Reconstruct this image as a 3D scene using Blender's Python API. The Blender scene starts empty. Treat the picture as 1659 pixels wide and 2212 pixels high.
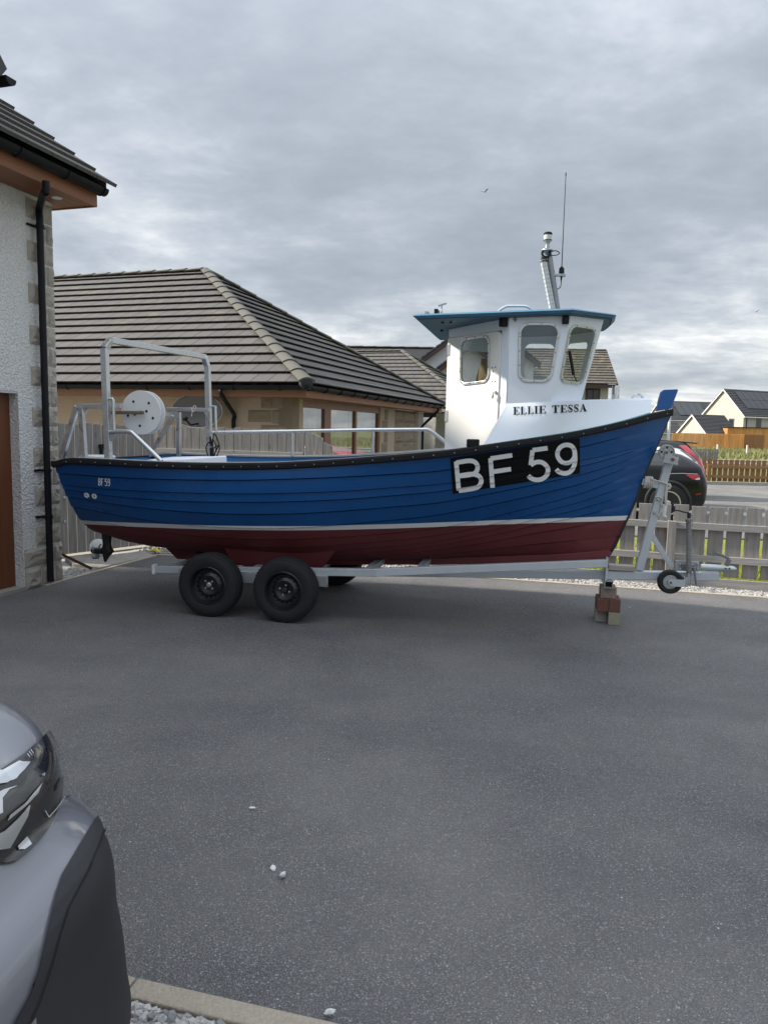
import bpy, bmesh, math, random
import numpy as np
from mathutils import Vector, Matrix
from mathutils.bvhtree import BVHTree
random.seed(7); rng = np.random.default_rng(7)
sc = bpy.context.scene
col = sc.collection

# ------------------------------------------------------------------ camera
FD, CX, CY, CAMH = 1576.0, 829.5, 1106.0, 1.68      # focal length in px of a 1659 px wide picture
PITCH, ROLL = math.radians(6.5), 0.022
_F = np.array([0, math.cos(PITCH), -math.sin(PITCH)]); _U0 = np.array([0, math.sin(PITCH), math.cos(PITCH)]); _R0 = np.array([1., 0, 0])
_R = _R0*math.cos(ROLL)+_U0*math.sin(ROLL); _U = _U0*math.cos(ROLL)-_R0*math.sin(ROLL)
CAM = np.array([0, 0, CAMH])
cam = bpy.data.cameras.new('camera'); cam_o = bpy.data.objects.new('camera', cam); col.objects.link(cam_o)
cam.sensor_fit = 'VERTICAL'; cam.sensor_height = 36.0; cam.lens = FD/2212*36.0
cam.clip_start = 0.05; cam.clip_end = 3000
m = Matrix.Identity(4)
for i in range(3):
    m[i][0], m[i][1], m[i][2], m[i][3] = _R[i], _U[i], -_F[i], CAM[i]
cam_o.matrix_world = m
sc.camera = cam_o
sc.view_settings.view_transform = 'Standard'; sc.view_settings.look = 'None'
sc.view_settings.exposure = 0.60; sc.view_settings.gamma = 1.0; sc.view_settings.use_curve_mapping = False

# ------------------------------------------------------------------ sky and sun
SUN_H = np.array([-0.985, 0.172]); SUN_EL = math.radians(33.5)
SKY_O = (0.5, 7.7, 0)
w = bpy.data.worlds.new('World'); sc.world = w; w.use_nodes = True
nt = w.node_tree; N = nt.nodes; L = nt.links; N.clear()
def nd(t, **k):
    n = N.new(t)
    for a, b in k.items(): setattr(n, a, b)
    return n
def math_n(op, a=None, b=None, c=None):
    n = N.new('ShaderNodeMath'); n.operation = op
    for i, v in enumerate((a, b, c)):
        if v is None: continue
        if isinstance(v, (int, float)): n.inputs[i].default_value = v
        else: L.new(v, n.inputs[i])
    return n.outputs[0]
sky = nd('ShaderNodeTexSky', sky_type='NISHITA', sun_disc=False)
sky.sun_elevation = SUN_EL; sky.sun_rotation = math.atan2(SUN_H[0], SUN_H[1])
tc = nd('ShaderNodeTexCoord'); sep = nd('ShaderNodeSeparateXYZ'); L.new(tc.outputs['Generated'], sep.inputs[0])
zz = math_n('MAXIMUM', sep.outputs[2], 0.0)
den = math_n('ADD', zz, 0.20)
px_ = math_n('DIVIDE', sep.outputs[0], den); py_ = math_n('DIVIDE', sep.outputs[1], den)
cmb = nd('ShaderNodeCombineXYZ'); L.new(px_, cmb.inputs[0]); L.new(py_, cmb.inputs[1])
def noise(scale, detail, rough, dist=0.0, off=(0, 0, 0)):
    mp = nd('ShaderNodeMapping'); mp.inputs['Location'].default_value = off; mp.inputs['Rotation'].default_value = (0, 0, .35)
    mp.inputs['Scale'].default_value = (1.0, 1.25, 1); L.new(cmb.outputs[0], mp.inputs[0])
    n = nd('ShaderNodeTexNoise'); n.inputs['Scale'].default_value = scale; n.inputs['Detail'].default_value = detail
    n.inputs['Roughness'].default_value = rough; n.inputs['Distortion'].default_value = dist; L.new(mp.outputs[0], n.inputs['Vector'])
    return n.outputs['Fac']
big = noise(0.55, 2, .5, .2, SKY_O); mid = noise(1.9, 5, .58, .25, (SKY_O[1], 5.2, 2)); fine = noise(6.5, 5, .6, .15, (7, SKY_O[0], 4))
lump = math_n('MULTIPLY_ADD', big, .46, math_n('MULTIPLY_ADD', mid, .38, math_n('MULTIPLY', fine, .16)))
# cloud sheet thins a little towards the horizon
elev = math_n('ADD', lump, math_n('MULTIPLY', math_n('POWER', math_n('SUBTRACT', 1.0, zz), 3.0), .05))
ramp = nd('ShaderNodeValToRGB'); cr = ramp.color_ramp; cr.interpolation = 'B_SPLINE'
cr.elements[0].position = .385; cr.elements[0].color = (.285, .315, .36, 1)
cr.elements[1].position = .69; cr.elements[1].color = (1.0, .985, .95, 1)
for p, c in ((.475, (.36, .395, .445, 1)), (.535, (.45, .485, .53, 1)), (.585, (.58, .605, .63, 1)), (.63, (.80, .805, .80, 1))):
    e = cr.elements.new(p); e.color = c
L.new(elev, ramp.inputs[0])
# an overcast dome is brighter towards the zenith
zen = math_n('MULTIPLY_ADD', math_n('POWER', zz, 3.0), 3.0, .86)
cloud = nd('ShaderNodeBackground'); L.new(ramp.outputs[0], cloud.inputs[0]); L.new(zen, cloud.inputs[1])
clear = nd('ShaderNodeBackground'); L.new(sky.outputs[0], clear.inputs[0]); clear.inputs[1].default_value = .10
mixs = nd('ShaderNodeMixShader'); mixs.inputs[0].default_value = .9
L.new(clear.outputs[0], mixs.inputs[1]); L.new(cloud.outputs[0], mixs.inputs[2])
wo = nd('ShaderNodeOutputWorld'); L.new(mixs.outputs[0], wo.inputs[0])
sun = bpy.data.lights.new('sun', 'SUN'); sun.energy = 5.0; sun.angle = math.radians(3.0); sun.color = (1.0, .93, .82)
sun_o = bpy.data.objects.new('sun', sun); col.objects.link(sun_o); sun_o.location = (-20, 6, 20)
sd = Vector((SUN_H[0]*math.cos(SUN_EL), SUN_H[1]*math.cos(SUN_EL), math.sin(SUN_EL)))
sun_o.rotation_euler = sd.to_track_quat('Z', 'Y').to_euler()

# ------------------------------------------------------------------ photograph geometry helpers
def ray(x, y): return _F+_R*((x-CX)/FD)-_U*((y-CY)/FD)
def hit(x, y, p, n):
    d = ray(x, y); n = np.array(n, float); return CAM+d*(np.dot(np.array(p, float)-CAM, n)/np.dot(d, n))
def gnd(x, y, z=0.0): return hit(x, y, (0, 0, z), (0, 0, 1))
def atY(x, y, Yv): return hit(x, y, (0, Yv, 0), (0, 1, 0))
class Frame:
    """a local frame: x along heading, y to its left, z up"""
    def __init__(s, origin, deg):
        s.o = np.array([origin[0], origin[1], origin[2] if len(origin) > 2 else 0.0]); s.a = math.radians(deg)
        s.x = np.array([math.cos(s.a), math.sin(s.a), 0]); s.y = np.array([-math.sin(s.a), math.cos(s.a), 0])
    def loc(s, p): q = np.array(p)-s.o; return Vector((q@s.x, q@s.y, q[2]))
    def W(s, x, y, z=0): return s.o+s.x*x+s.y*y+np.array([0, 0, z])
    def onY(s, px, py, yl): return s.loc(hit(px, py, s.o+s.y*yl, s.y))
    def onX(s, px, py, xl): return s.loc(hit(px, py, s.o+s.x*xl, s.x))
    def onZ(s, px, py, z): return s.loc(gnd(px, py, s.o[2]+z))
    def onP(s, px, py, p, n):
        P = s.W(*p); nw = s.x*n[0]+s.y*n[1]+np.array([0, 0, n[2]]); return s.loc(hit(px, py, P, nw))
    def lray(s, px, py):
        d = ray(px, py); return s.loc(CAM), Vector((d@s.x, d@s.y, d[2])).normalized()
def zc(o, scl):            # coordinates read in an enlarged crop of the 2000 px photograph
    return lambda a, b: ((o[0]+a/scl)/1.2056, (o[1]+b/scl)/1.2056)

# ------------------------------------------------------------------ mesh helpers
def empty(name, fr=None, loc=None, rz=0, label=None, cat=None, group=None, parent=None):
    o = bpy.data.objects.new(name, None); col.objects.link(o); o.empty_display_size = .1
    if fr: o.location = fr.o; o.rotation_euler = (0, 0, fr.a)
    if loc is not None: o.location = loc; o.rotation_euler = (0, 0, rz)
    if parent: o.parent = parent
    if label: tag(o, label, cat, group)
    return o
def tag(o, label=None, cat=None, group=None, kind=None):
    if label: o['label'] = label
    if cat: o['category'] = cat
    if group: o['group'] = group
    if kind: o['kind'] = kind
    return o
class MB:
    def __init__(s): s.v = []; s.f = []
    def add(s, vs, fs):
        n = len(s.v); s.v += [tuple(map(float, q)) for q in vs]; s.f += [tuple(i+n for i in f) for f in fs]; return s
    def hexa(s, p):   # p: 4 bottom (ccw from above), 4 top
        return s.add(p, [(3, 2, 1, 0), (4, 5, 6, 7), (0, 1, 5, 4), (1, 2, 6, 5), (2, 3, 7, 6), (3, 0, 4, 7)])
    def box(s, x0, x1, y0, y1, z0, z1):
        return s.hexa([(x0, y0, z0), (x1, y0, z0), (x1, y1, z0), (x0, y1, z0), (x0, y0, z1), (x1, y0, z1), (x1, y1, z1), (x0, y1, z1)])
    def bar(s, p0, p1, w, h, up=(0, 0, 1), w1=None, h1=None):
        p0 = Vector(p0); p1 = Vector(p1); d = (p1-p0).normalized(); up = Vector(up)
        sd = d.cross(up)
        if sd.length < 1e-4: sd = d.cross(Vector((1, 0, 0)))
        sd.normalize(); u = sd.cross(d).normalized()
        w1 = w if w1 is None else w1; h1 = h if h1 is None else h1
        q = []
        for p, a, b in ((p0, w/2, h/2), (p1, w1/2, h1/2)):
            q += [p-sd*a-u*b, p+sd*a-u*b, p+sd*a+u*b, p-sd*a+u*b]
        return s.add(q, [(0, 1, 2, 3), (7, 6, 5, 4), (1, 0, 4, 5), (2, 1, 5, 6), (3, 2, 6, 7), (0, 3, 7, 4)])
    def tube(s, pts, r, n=8, caps=True, closed=False):
        pts = [Vector(p) for p in pts]; m = len(pts); rs = r if isinstance(r, (list, tuple)) else [r]*m
        prev = None; rings = []
        for i, p in enumerate(pts):
            if closed: d = pts[(i+1) % m]-pts[i-1]
            else: d = pts[min(i+1, m-1)]-pts[max(i-1, 0)]
            d.normalize()
            if prev is None:
                a = d.cross(Vector((0, 0, 1)))
                if a.length < 1e-3: a = d.cross(Vector((1, 0, 0)))
            else: a = prev-d*prev.dot(d)
            a.normalize(); prev = a; b = d.cross(a)
            rings.append([p+a*(rs[i]*math.cos(t*2*math.pi/n))+b*(rs[i]*math.sin(t*2*math.pi/n)) for t in range(n)])
        vs = [q for r_ in rings for q in r_]; fs = []
        for i in range(m if closed else m-1):
            j = (i+1) % m
            for t in range(n):
                u = (t+1) % n; fs.append((i*n+t, i*n+u, j*n+u, j*n+t))
        if caps and not closed: fs += [tuple(range(n-1, -1, -1)), tuple((m-1)*n+t for t in range(n))]
        return s.add(vs, fs)
    def lathe(s, prof, c, axis, n=24, caps=(1, 1)):
        """prof: (r, h) pairs along axis from c"""
        c = Vector(c); ax = Vector(axis).normalized(); a = ax.cross(Vector((0, 0, 1)))
        if a.length < 1e-3: a = ax.cross(Vector((1, 0, 0)))
        a.normalize(); b = ax.cross(a); vs = []; fs = []
        for r, h in prof:
            for t in range(n):
                th = t*2*math.pi/n; vs.append(c+ax*h+a*(r*math.cos(th))+b*(r*math.sin(th)))
        for i in range(len(prof)-1):
            for t in range(n):
                u = (t+1) % n; fs.append((i*n+t, i*n+u, (i+1)*n+u, (i+1)*n+t))
        k = (len(prof)-1)*n
        if caps[0]: fs.append(tuple(range(n-1, -1, -1)))
        if caps[1]: fs.append(tuple(k+t for t in range(n)))
        return s.add(vs, fs)
    def grid(s, rows, closed=False):
        n = len(rows[0]); vs = [q for r in rows for q in r]; fs = []
        for i in range(len(rows)-1):
            for t in range(n if closed else n-1):
                u = (t+1) % n; fs.append((i*n+t, i*n+u, (i+1)*n+u, (i+1)*n+t))
        return s.add(vs, fs)
    def prism(s, pts, d):
        """pts: 3D polygon, extruded by vector d"""
        d = Vector(d); n = len(pts); q = [Vector(p) for p in pts]
        return s.add(q+[p+d for p in q], [tuple(range(n)), tuple(range(2*n-1, n-1, -1))]+[((i+1) % n, i, n+i, n+(i+1) % n) for i in range(n)])
    def build(s, name, mt, parent=None, smooth=None, bevel=0, seg=2, **tg):
        me = bpy.data.meshes.new(name); me.from_pydata(s.v, [], s.f); me.update()
        bm = bmesh.new(); bm.from_mesh(me); bmesh.ops.recalc_face_normals(bm, faces=bm.faces); bm.to_mesh(me); bm.free()
        me.materials.append(mt)
        return link(name, me, parent, smooth, bevel, seg, **tg)
def link(name, me, parent=None, smooth=None, bevel=0, seg=2, **tg):
    if smooth is not None:
        me.shade_smooth(); me.set_sharp_from_angle(angle=math.radians(smooth))
    o = bpy.data.objects.new(name, me); col.objects.link(o)
    if parent: o.parent = parent
    if bevel:
        b = o.modifiers.new('bevel', 'BEVEL'); b.width = bevel; b.segments = seg; b.limit_method = 'ANGLE'; b.angle_limit = math.radians(40)
    tag(o, **tg); return o
def copy_tree(o, parent=None):
    c = o.copy(); col.objects.link(c); c.parent = parent
    for ch in [x for x in bpy.data.objects if x.parent == o]: copy_tree(ch, c)
    return c
def rounded(pts, r, n=6):
    """round the corners of a 2D polygon"""
    out = []; m_ = len(pts)
    for i in range(m_):
        p0, p1, p2 = (np.array(pts[(i+k-1) % m_], float) for k in range(3))
        a = p0-p1; b = p2-p1; la, lb = np.linalg.norm(a), np.linalg.norm(b); a /= la; b /= lb
        rr = r[i] if isinstance(r, (list, tuple)) else r
        ang = math.acos(np.clip(a@b, -1, 1)); t = min(rr/math.tan(ang/2), .48*la, .48*lb); rr = t*math.tan(ang/2)
        c = p1+(a+b)/np.linalg.norm(a+b)*(rr/math.sin(ang/2))
        s0 = p1+a*t-c; s1 = p1+b*t-c; a0 = math.atan2(s0[1], s0[0]); a1 = math.atan2(s1[1], s1[0]); da = (a1-a0+math.pi) % (2*math.pi)-math.pi
        for k in range(n+1):
            th = a0+da*k/n; out.append(tuple(c+rr*np.array([math.cos(th), math.sin(th)])))
    return out
def offset_poly(pts, d):
    n = len(pts); ar = sum(pts[i][0]*pts[(i+1) % n][1]-pts[(i+1) % n][0]*pts[i][1] for i in range(n)); sg = 1 if ar > 0 else -1
    out = []
    for i in range(n):
        p0, p1, p2 = (np.array(pts[(i+k-1) % n], float) for k in range(3))
        e1 = p1-p0; e2 = p2-p1; e1 /= max(np.linalg.norm(e1), 1e-9); e2 /= max(np.linalg.norm(e2), 1e-9)
        n1 = np.array([e1[1], -e1[0]])*sg; n2 = np.array([e2[1], -e2[0]])*sg; nn = n1+n2; nn /= max(np.linalg.norm(nn), 1e-9)
        out.append(tuple(p1+nn*d/max(nn@n1, .5)))
    return out
def plate(outer, holes, to3, thick, name, mt, parent, bevel=0, smooth=None, **tg):
    """flat plate with holes; to3 maps (a, b) to 3D, thick is a 3D vector"""
    bm = bmesh.new()
    for lp in [outer]+holes:
        vs = [bm.verts.new(to3(*p)) for p in lp]
        for i in range(len(vs)): bm.edges.new((vs[i], vs[(i+1) % len(vs)]))
    bmesh.ops.triangle_fill(bm, use_beauty=True, use_dissolve=False, edges=bm.edges[:])
    r = bmesh.ops.extrude_face_region(bm, geom=bm.faces[:])
    bmesh.ops.translate(bm, verts=[g for g in r['geom'] if isinstance(g, bmesh.types.BMVert)], vec=Vector(thick))
    bmesh.ops.recalc_face_normals(bm, faces=bm.faces)
    me = bpy.data.meshes.new(name); bm.to_mesh(me); bm.free(); me.materials.append(mt)
    return link(name, me, parent, smooth, bevel, **tg)
def ring_plate(outer, inner, to3, thick, name, mt, parent, **k): return plate(outer, [inner], to3, thick, name, mt, parent, **k)
def msquares(f, x0, x1, y0, y1, h):
    """polygons of the region f < 0 (f vectorised on arrays)"""
    nx = int((x1-x0)/h)+2; ny = int((y1-y0)/h)+2
    X, Yg = np.meshgrid(x0+np.arange(nx)*h, y0+np.arange(ny)*h, indexing='ij'); D = f(X, Yg)
    vs = []; idx = {}; fs = []
    def vert(key, p):
        if key not in idx: idx[key] = len(vs); vs.append(p)
        return idx[key]
    cs = [(0, 0), (1, 0), (1, 1), (0, 1)]
    for i in range(nx-1):
        for j in range(ny-1):
            dd = [D[i+a, j+b] for a, b in cs]
            if min(dd) >= 0: continue
            poly = []
            for k in range(4):
                a, b = cs[k], cs[(k+1) % 4]; da, db = dd[k], dd[(k+1) % 4]; A = (i+a[0], j+a[1]); B = (i+b[0], j+b[1])
                if da < 0: poly.append(vert(A, (x0+A[0]*h, y0+A[1]*h)))
                if (da < 0) != (db < 0):
                    t = da/(da-db); key = ('e',)+tuple(sorted((A, B)))
                    poly.append(vert(key, (x0+(A[0]+t*(B[0]-A[0]))*h, y0+(A[1]+t*(B[1]-A[1]))*h)))
            poly = list(dict.fromkeys(poly))
            if len(poly) > 2: fs.append(tuple(poly))
    return vs, fs
def sd_stroke(paths, w):
    def f(X, Yg):
        D = np.full(X.shape, 1e9)
        for p in paths:
            for (ax, ay), (bx, by) in zip(p[:-1], p[1:]):
                vx, vy = bx-ax, by-ay; t = np.clip(((X-ax)*vx+(Yg-ay)*vy)/(vx*vx+vy*vy+1e-12), 0, 1)
                D = np.minimum(D, np.hypot(X-ax-t*vx, Yg-ay-t*vy))
        return D-w/2
    return f
def sd_poly(P):
    P = np.array(P, float)
    def f(X, Yg):
        D = np.full(X.shape, 1e9); ins = np.zeros(X.shape, bool); n = len(P)
        for i in range(n):
            ax, ay = P[i]; bx, by = P[(i+1) % n]; vx, vy = bx-ax, by-ay
            t = np.clip(((X-ax)*vx+(Yg-ay)*vy)/(vx*vx+vy*vy+1e-12), 0, 1); D = np.minimum(D, np.hypot(X-ax-t*vx, Yg-ay-t*vy))
            if abs(by-ay) > 1e-12:
                c = ((ay > Yg) != (by > Yg)) & (X < (bx-ax)*(Yg-ay)/(by-ay)+ax); ins ^= c
        return np.where(ins, -D, D)
    return f
def sd_butt(paths, w):
    def f(X, Yg):
        D = np.full(X.shape, 1e9)
        for p in paths:
            d = sd_stroke([p], w)(X, Yg)
            for e, q in ((p[0], p[1]), (p[-1], p[-2])):
                ox, oy = e[0]-q[0], e[1]-q[1]; l_ = math.hypot(ox, oy); pl = ((X-e[0])*ox+(Yg-e[1])*oy)/l_
                d = np.where(np.hypot(X-e[0], Yg-e[1]) < w*1.1, np.maximum(d, pl), d)
            D = np.minimum(D, d)
        return D
    return f
def union(*fs): return lambda X, Yg: np.minimum.reduce([f(X, Yg) for f in fs])
def minus(a, b): return lambda X, Yg: np.maximum(a(X, Yg), -b(X, Yg))
def smooth_path(p, n=6, closed=False):
    p = [np.array(q, float) for q in p]; out = []; m_ = len(p)
    for i in range(m_ if closed else m_-1):
        g = (lambda k: p[k % m_]) if closed else (lambda k: p[min(max(k, 0), m_-1)])
        a, b, c, d = g(i-1), g(i), g(i+1), g(i+2)
        for k in range(n):
            t = k/n; out.append(.5*((2*b)+(c-a)*t+(2*a-5*b+4*c-d)*t*t+(3*b-a-3*c+d)*t**3))
    if not closed: out.append(p[-1])
    return [tuple(q) for q in out]
def bvh_of(mb): return BVHTree.FromPolygons([Vector(v) for v in mb.v], mb.f)
def decal(f, box, h, px, fr, bvh, off, name, mt, parent, thick=0.0, sm=0, **tg):
    """a painted or moulded patch: region f<0 of the crop plane laid on a surface; px turns crop units into picture px"""
    vs, fs = msquares(f, *box, h); out = []; ok = []; nrm = []
    for a, b in vs:
        o, d = fr.lray(*px(a, b)); lo, n, i, di = bvh.ray_cast(o, d)
        ok.append(lo is not None)
        if lo is None: out.append(Vector((0, 0, 0))); nrm.append(Vector((0, 0, 1))); continue
        if n.dot(d) > 0: n = -n
        out.append(lo); nrm.append(n)
    fs = [g for g in fs if all(ok[i] for i in g)]
    if sm:
        nb_ = {}; cnt = {}
        for g in fs:
            for i in range(len(g)):
                a, b = g[i], g[(i+1) % len(g)]; nb_.setdefault(a, set()).add(b); nb_.setdefault(b, set()).add(a); k_ = (min(a, b), max(a, b)); cnt[k_] = cnt.get(k_, 0)+1
        bd = {i for k_, c_ in cnt.items() if c_ == 1 for i in k_}
        for it in range(sm):
            nrm = [(nrm[i]+sum((nrm[j] for j in nb_[i]), Vector())).normalized() if i in nb_ else nrm[i] for i in range(len(out))]
            out = [(out[i]*.4+sum((out[j] for j in nb_[i]), Vector())*(.6/len(nb_[i]))) if i in nb_ and i not in bd else out[i] for i in range(len(out))]
    out = [p+n*off for p, n in zip(out, nrm)]
    mb = MB()
    if thick:
        k = len(out); ed = {}
        for g in fs:
            for i in range(len(g)):
                e = (g[i], g[(i+1) % len(g)]); ed[e] = 1
        sides = [(a, b, b+k, a+k) for a, b in ed if (b, a) not in ed]
        mb.add([p for p in out]+[p-n*thick for p, n in zip(out, nrm)], fs+sides)
    else: mb.add(out, fs)
    me = bpy.data.meshes.new(name); me.from_pydata(mb.v, [], mb.f); me.update(); me.materials.append(mt)
    bm = bmesh.new(); bm.from_mesh(me); bmesh.ops.delete(bm, geom=[q for q in bm.verts if not q.link_faces], context='VERTS'); bmesh.ops.recalc_face_normals(bm, faces=bm.faces)
    bm.to_mesh(me); bm.free()
    return link(name, me, parent, 40, **tg)
def lerp(a, b, t): return a+(b-a)*t
def vlerp(a, b, t): return tuple(a[i]+(b[i]-a[i])*t for i in range(len(a)))

# ------------------------------------------------------------------ materials
MATS = {}
class NT:
    def __init__(s, mt): s.t = mt.node_tree; s.n = s.t.nodes; s.l = s.t.links; s.p = s.n['Principled BSDF']
    def new(s, t, **k):
        n = s.n.new(t)
        for a, b in k.items():
            if a in n.inputs.keys(): 
                if hasattr(b, 'is_linked'): s.l.new(b, n.inputs[a])
                else: n.inputs[a].default_value = b
            else: setattr(n, a, b)
        return n
    def coord(s, kind='Object', scale=(1, 1, 1), rot=(0, 0, 0)):
        c = s.new('ShaderNodeTexCoord'); mp = s.new('ShaderNodeMapping'); mp.inputs['Scale'].default_value = scale; mp.inputs['Rotation'].default_value = rot
        s.l.new(c.outputs[kind], mp.inputs[0]); return mp.outputs[0]
    def noise(s, vec, scale, detail=4, rough=.55): return s.new('ShaderNodeTexNoise', Vector=vec, Scale=scale, Detail=detail, Roughness=rough).outputs['Fac']
    def voro(s, vec, scale, out='Distance', feature='F1'):
        n = s.new('ShaderNodeTexVoronoi', feature=feature); s.l.new(vec, n.inputs['Vector']); n.inputs['Scale'].default_value = scale; return n.outputs[out]
    def ramp(s, fac, stops):
        r = s.new('ShaderNodeValToRGB'); e = r.color_ramp.elements
        e[0].position, e[1].position = stops[0][0], stops[-1][0]
        g = lambda c: (c, c, c, 1) if isinstance(c, (int, float)) else tuple(c)+((1,) if len(c) == 3 else ())
        e[0].color, e[1].color = g(stops[0][1]), g(stops[-1][1])
        for p, c in stops[1:-1]: q = e.new(p); q.color = g(c)
        s.l.new(fac, r.inputs[0]); return r.outputs[0]
    def mix(s, fac, a, b, mode='MIX'):
        n = s.new('ShaderNodeMix', data_type='RGBA', blend_type=mode)
        for i, v in ((0, fac), (6, a), (7, b)):
            if hasattr(v, 'is_linked'): s.l.new(v, n.inputs[i])
            else: n.inputs[i].default_value = v if isinstance(v, (int, float)) else (tuple(v)+(1,) if len(v) == 3 else v)
        return n.outputs[2]
    def m(s, op, a, b=None):
        n = s.new('ShaderNodeMath', operation=op)
        for i, v in enumerate((a, b)):
            if v is None: continue
            if hasattr(v, 'is_linked'): s.l.new(v, n.inputs[i])
            else: n.inputs[i].default_value = v
        return n.outputs[0]
    def bump(s, h, strength=.3, dist=.01, normal=None):
        b = s.new('ShaderNodeBump'); b.inputs['Strength'].default_value = strength; b.inputs['Distance'].default_value = dist; s.l.new(h, b.inputs['Height'])
        if normal is not None: s.l.new(normal, b.inputs['Normal'])
        s.l.new(b.outputs[0], s.p.inputs['Normal']); return b.outputs[0]
    def col(s, v): s.l.new(v, s.p.inputs['Base Color'])
    def rough(s, v): s.l.new(v, s.p.inputs['Roughness'])
    def objrand(s): return s.new('ShaderNodeObjectInfo').outputs['Random']
def mat(name, c=(.5, .5, .5), rough=.6, metal=0.0, spec=.5, coat=0.0, var=0.0, vscale=8.0, bump=0.0, bscale=60.0, bdist=.003, rv=0.0):
    if name in MATS: return MATS[name]
    mt = bpy.data.materials.new(name); mt.use_nodes = True; MATS[name] = mt; t = NT(mt); p = t.p
    p.inputs['Base Color'].default_value = tuple(c)+(1,); p.inputs['Roughness'].default_value = rough; p.inputs['Metallic'].default_value = metal
    p.inputs['Specular IOR Level'].default_value = spec; p.inputs['Coat Weight'].default_value = coat; p.inputs['Coat Roughness'].default_value = .05
    if var or bump or rv:
        v = t.coord()
        if var or rv:
            n = t.noise(v, vscale, 6, .6)
            if var: t.col(t.mix(n, tuple(max(0, q*(1-var)) for q in c), tuple(min(1, q*(1+var)) for q in c)))
            if rv: t.rough(t.m('MULTIPLY_ADD', n, rv) if False else t.ramp(n, [(.3, max(.02, rough-rv)), (.7, min(1, rough+rv))]))
        if bump: t.bump(t.noise(v, bscale, 5, .6), bump, bdist)
    return mt
# ------------------------------------------------------------------ materials of the place
def asphalt(name, c, speck=1.0, sc_=1.0):
    mt = bpy.data.materials.new(name); mt.use_nodes = True; t = NT(mt); v = t.coord('Object', (sc_,)*3); S = lambda k: tuple(q*k for q in c)
    big_ = t.noise(v, .55, 5, .62); patch = t.noise(t.coord('Object', (.5, 1.4, 1), (0, 0, .26)), 1.1, 5, .6); med = t.noise(v, 7, 5, .65); fine_ = t.noise(v, 300, 3, .7)
    sep = lambda col_: (lambda n: (t.l.new(col_, n.inputs[0]), n)[1])(t.new('ShaderNodeSeparateColor'))
    c1, d1 = sep(t.voro(v, 165, 'Color')), t.voro(v, 165, 'Distance'); c2, d2 = sep(t.voro(v, 95, 'Color')), t.voro(v, 95, 'Distance'); c3, d3 = sep(t.voro(v, 45, 'Color')), t.voro(v, 45, 'Distance')
    a = t.mix(c1.outputs[0], S(.38), S(1.6)); a = t.mix(t.ramp(d1, [(.28, 0.0), (.55, .85)]), a, S(.28))           # chippings and the dark binder between them
    a = t.mix(t.m('MULTIPLY', t.ramp(c2.outputs[1], [(.80, 0.0), (.90, .8)]), t.ramp(d2, [(.3, 1.0), (.45, 0.0)])), a, S(1.9))
    a = t.mix(t.ramp(med, [(.35, .0), (.7, .30)]), a, S(.62)); a = t.mix(t.ramp(big_, [(.32, .0), (.68, .5)]), a, tuple(q*k for q, k in zip(c, (1.55, 1.48, 1.36)))); a = t.mix(t.ramp(patch, [(.50, .0), (.70, .42)]), a, S(.55))
    dens = t.ramp(t.noise(v, 1.3, 4, .6), [(.35, .15), (.65, 1.0)])
    sp = t.m('MULTIPLY', t.m('MULTIPLY', t.ramp(c1.outputs[1], [(.962, 0.0), (.972, 1.0)]), t.ramp(d1, [(.30, 1.0), (.45, 0.0)])), t.m('MULTIPLY', dens, .9*speck)); a = t.mix(sp, a, (.66, .66, .65))
    sp = t.m('MULTIPLY', t.m('MULTIPLY', t.ramp(c3.outputs[1], [(.962, 0.0), (.968, 1.0)]), t.ramp(d3, [(.12, 1.0), (.19, 0.0)])), t.m('MULTIPLY', dens, speck)); a = t.mix(sp, a, (.75, .75, .73))
    t.col(a); t.rough(t.ramp(fine_, [(.3, .60), (.7, .92)])); t.p.inputs['Specular IOR Level'].default_value = .45
    h = t.m('ADD', t.m('MULTIPLY', d1, -1.0), t.m('MULTIPLY', c1.outputs[2], .7)); t.bump(h, 1.0, .009)
    MATS[name] = mt; return mt
asphalt('tarmac', (.215, .215, .222)); asphalt('street_tarmac', (.26, .26, .255), .4)
def harl(name, c, c2, scale=70, bs=.9, bd=.012):
    mt = bpy.data.materials.new(name); mt.use_nodes = True; t = NT(mt); v = t.coord()
    n = t.noise(v, scale, 4, .7); d = t.voro(v, scale*1.1); b = t.noise(v, 1.2, 4, .6)
    t.col(t.mix(t.ramp(b, [(.35, 0.0), (.7, 1.0)]), t.mix(t.ramp(n, [(.35, 0.0), (.65, 1.0)]), c2, c), tuple(q*.86 for q in c)))
    t.p.inputs['Roughness'].default_value = .95; t.p.inputs['Specular IOR Level'].default_value = .2
    t.bump(t.m('SUBTRACT', n, t.m('MULTIPLY', d, .8)), bs, bd); MATS[name] = mt; return mt
harl('white_harl', (.86, .855, .84), (.54, .53, .52), 45, 1.0, .016); harl('cream_harl', (.52, .43, .33), (.40, .325, .245), 80, .7, .008)
harl('far_cream', (.56, .53, .46), (.50, .47, .41), 30, .2); harl('far_grey_shade', (.46, .46, .45), (.41, .41, .41), 30, .2); harl('pale_grey_harl', (.50, .48, .45), (.40, .39, .36), 90, .5, .006)
def stone(name, c, c2):
    mt = bpy.data.materials.new(name); mt.use_nodes = True; t = NT(mt); v = t.coord(); r = t.objrand()
    n = t.noise(v, 14, 6, .65); n2 = t.noise(v, 90, 4, .7)
    a = t.mix(t.ramp(n, [(.35, 0.0), (.7, 1.0)]), c, c2); a = t.mix(t.m('MULTIPLY', r, .3), a, tuple(q*.6 for q in c)); a = t.mix(t.ramp(n2, [(.4, 0.0), (.75, .45)]), a, tuple(q*.4 for q in c))
    t.col(a); t.p.inputs['Roughness'].default_value = .92; t.p.inputs['Specular IOR Level'].default_value = .25; t.bump(t.m('ADD', n2, t.m('MULTIPLY', n, 2.0)), .8, .008); MATS[name] = mt
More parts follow.
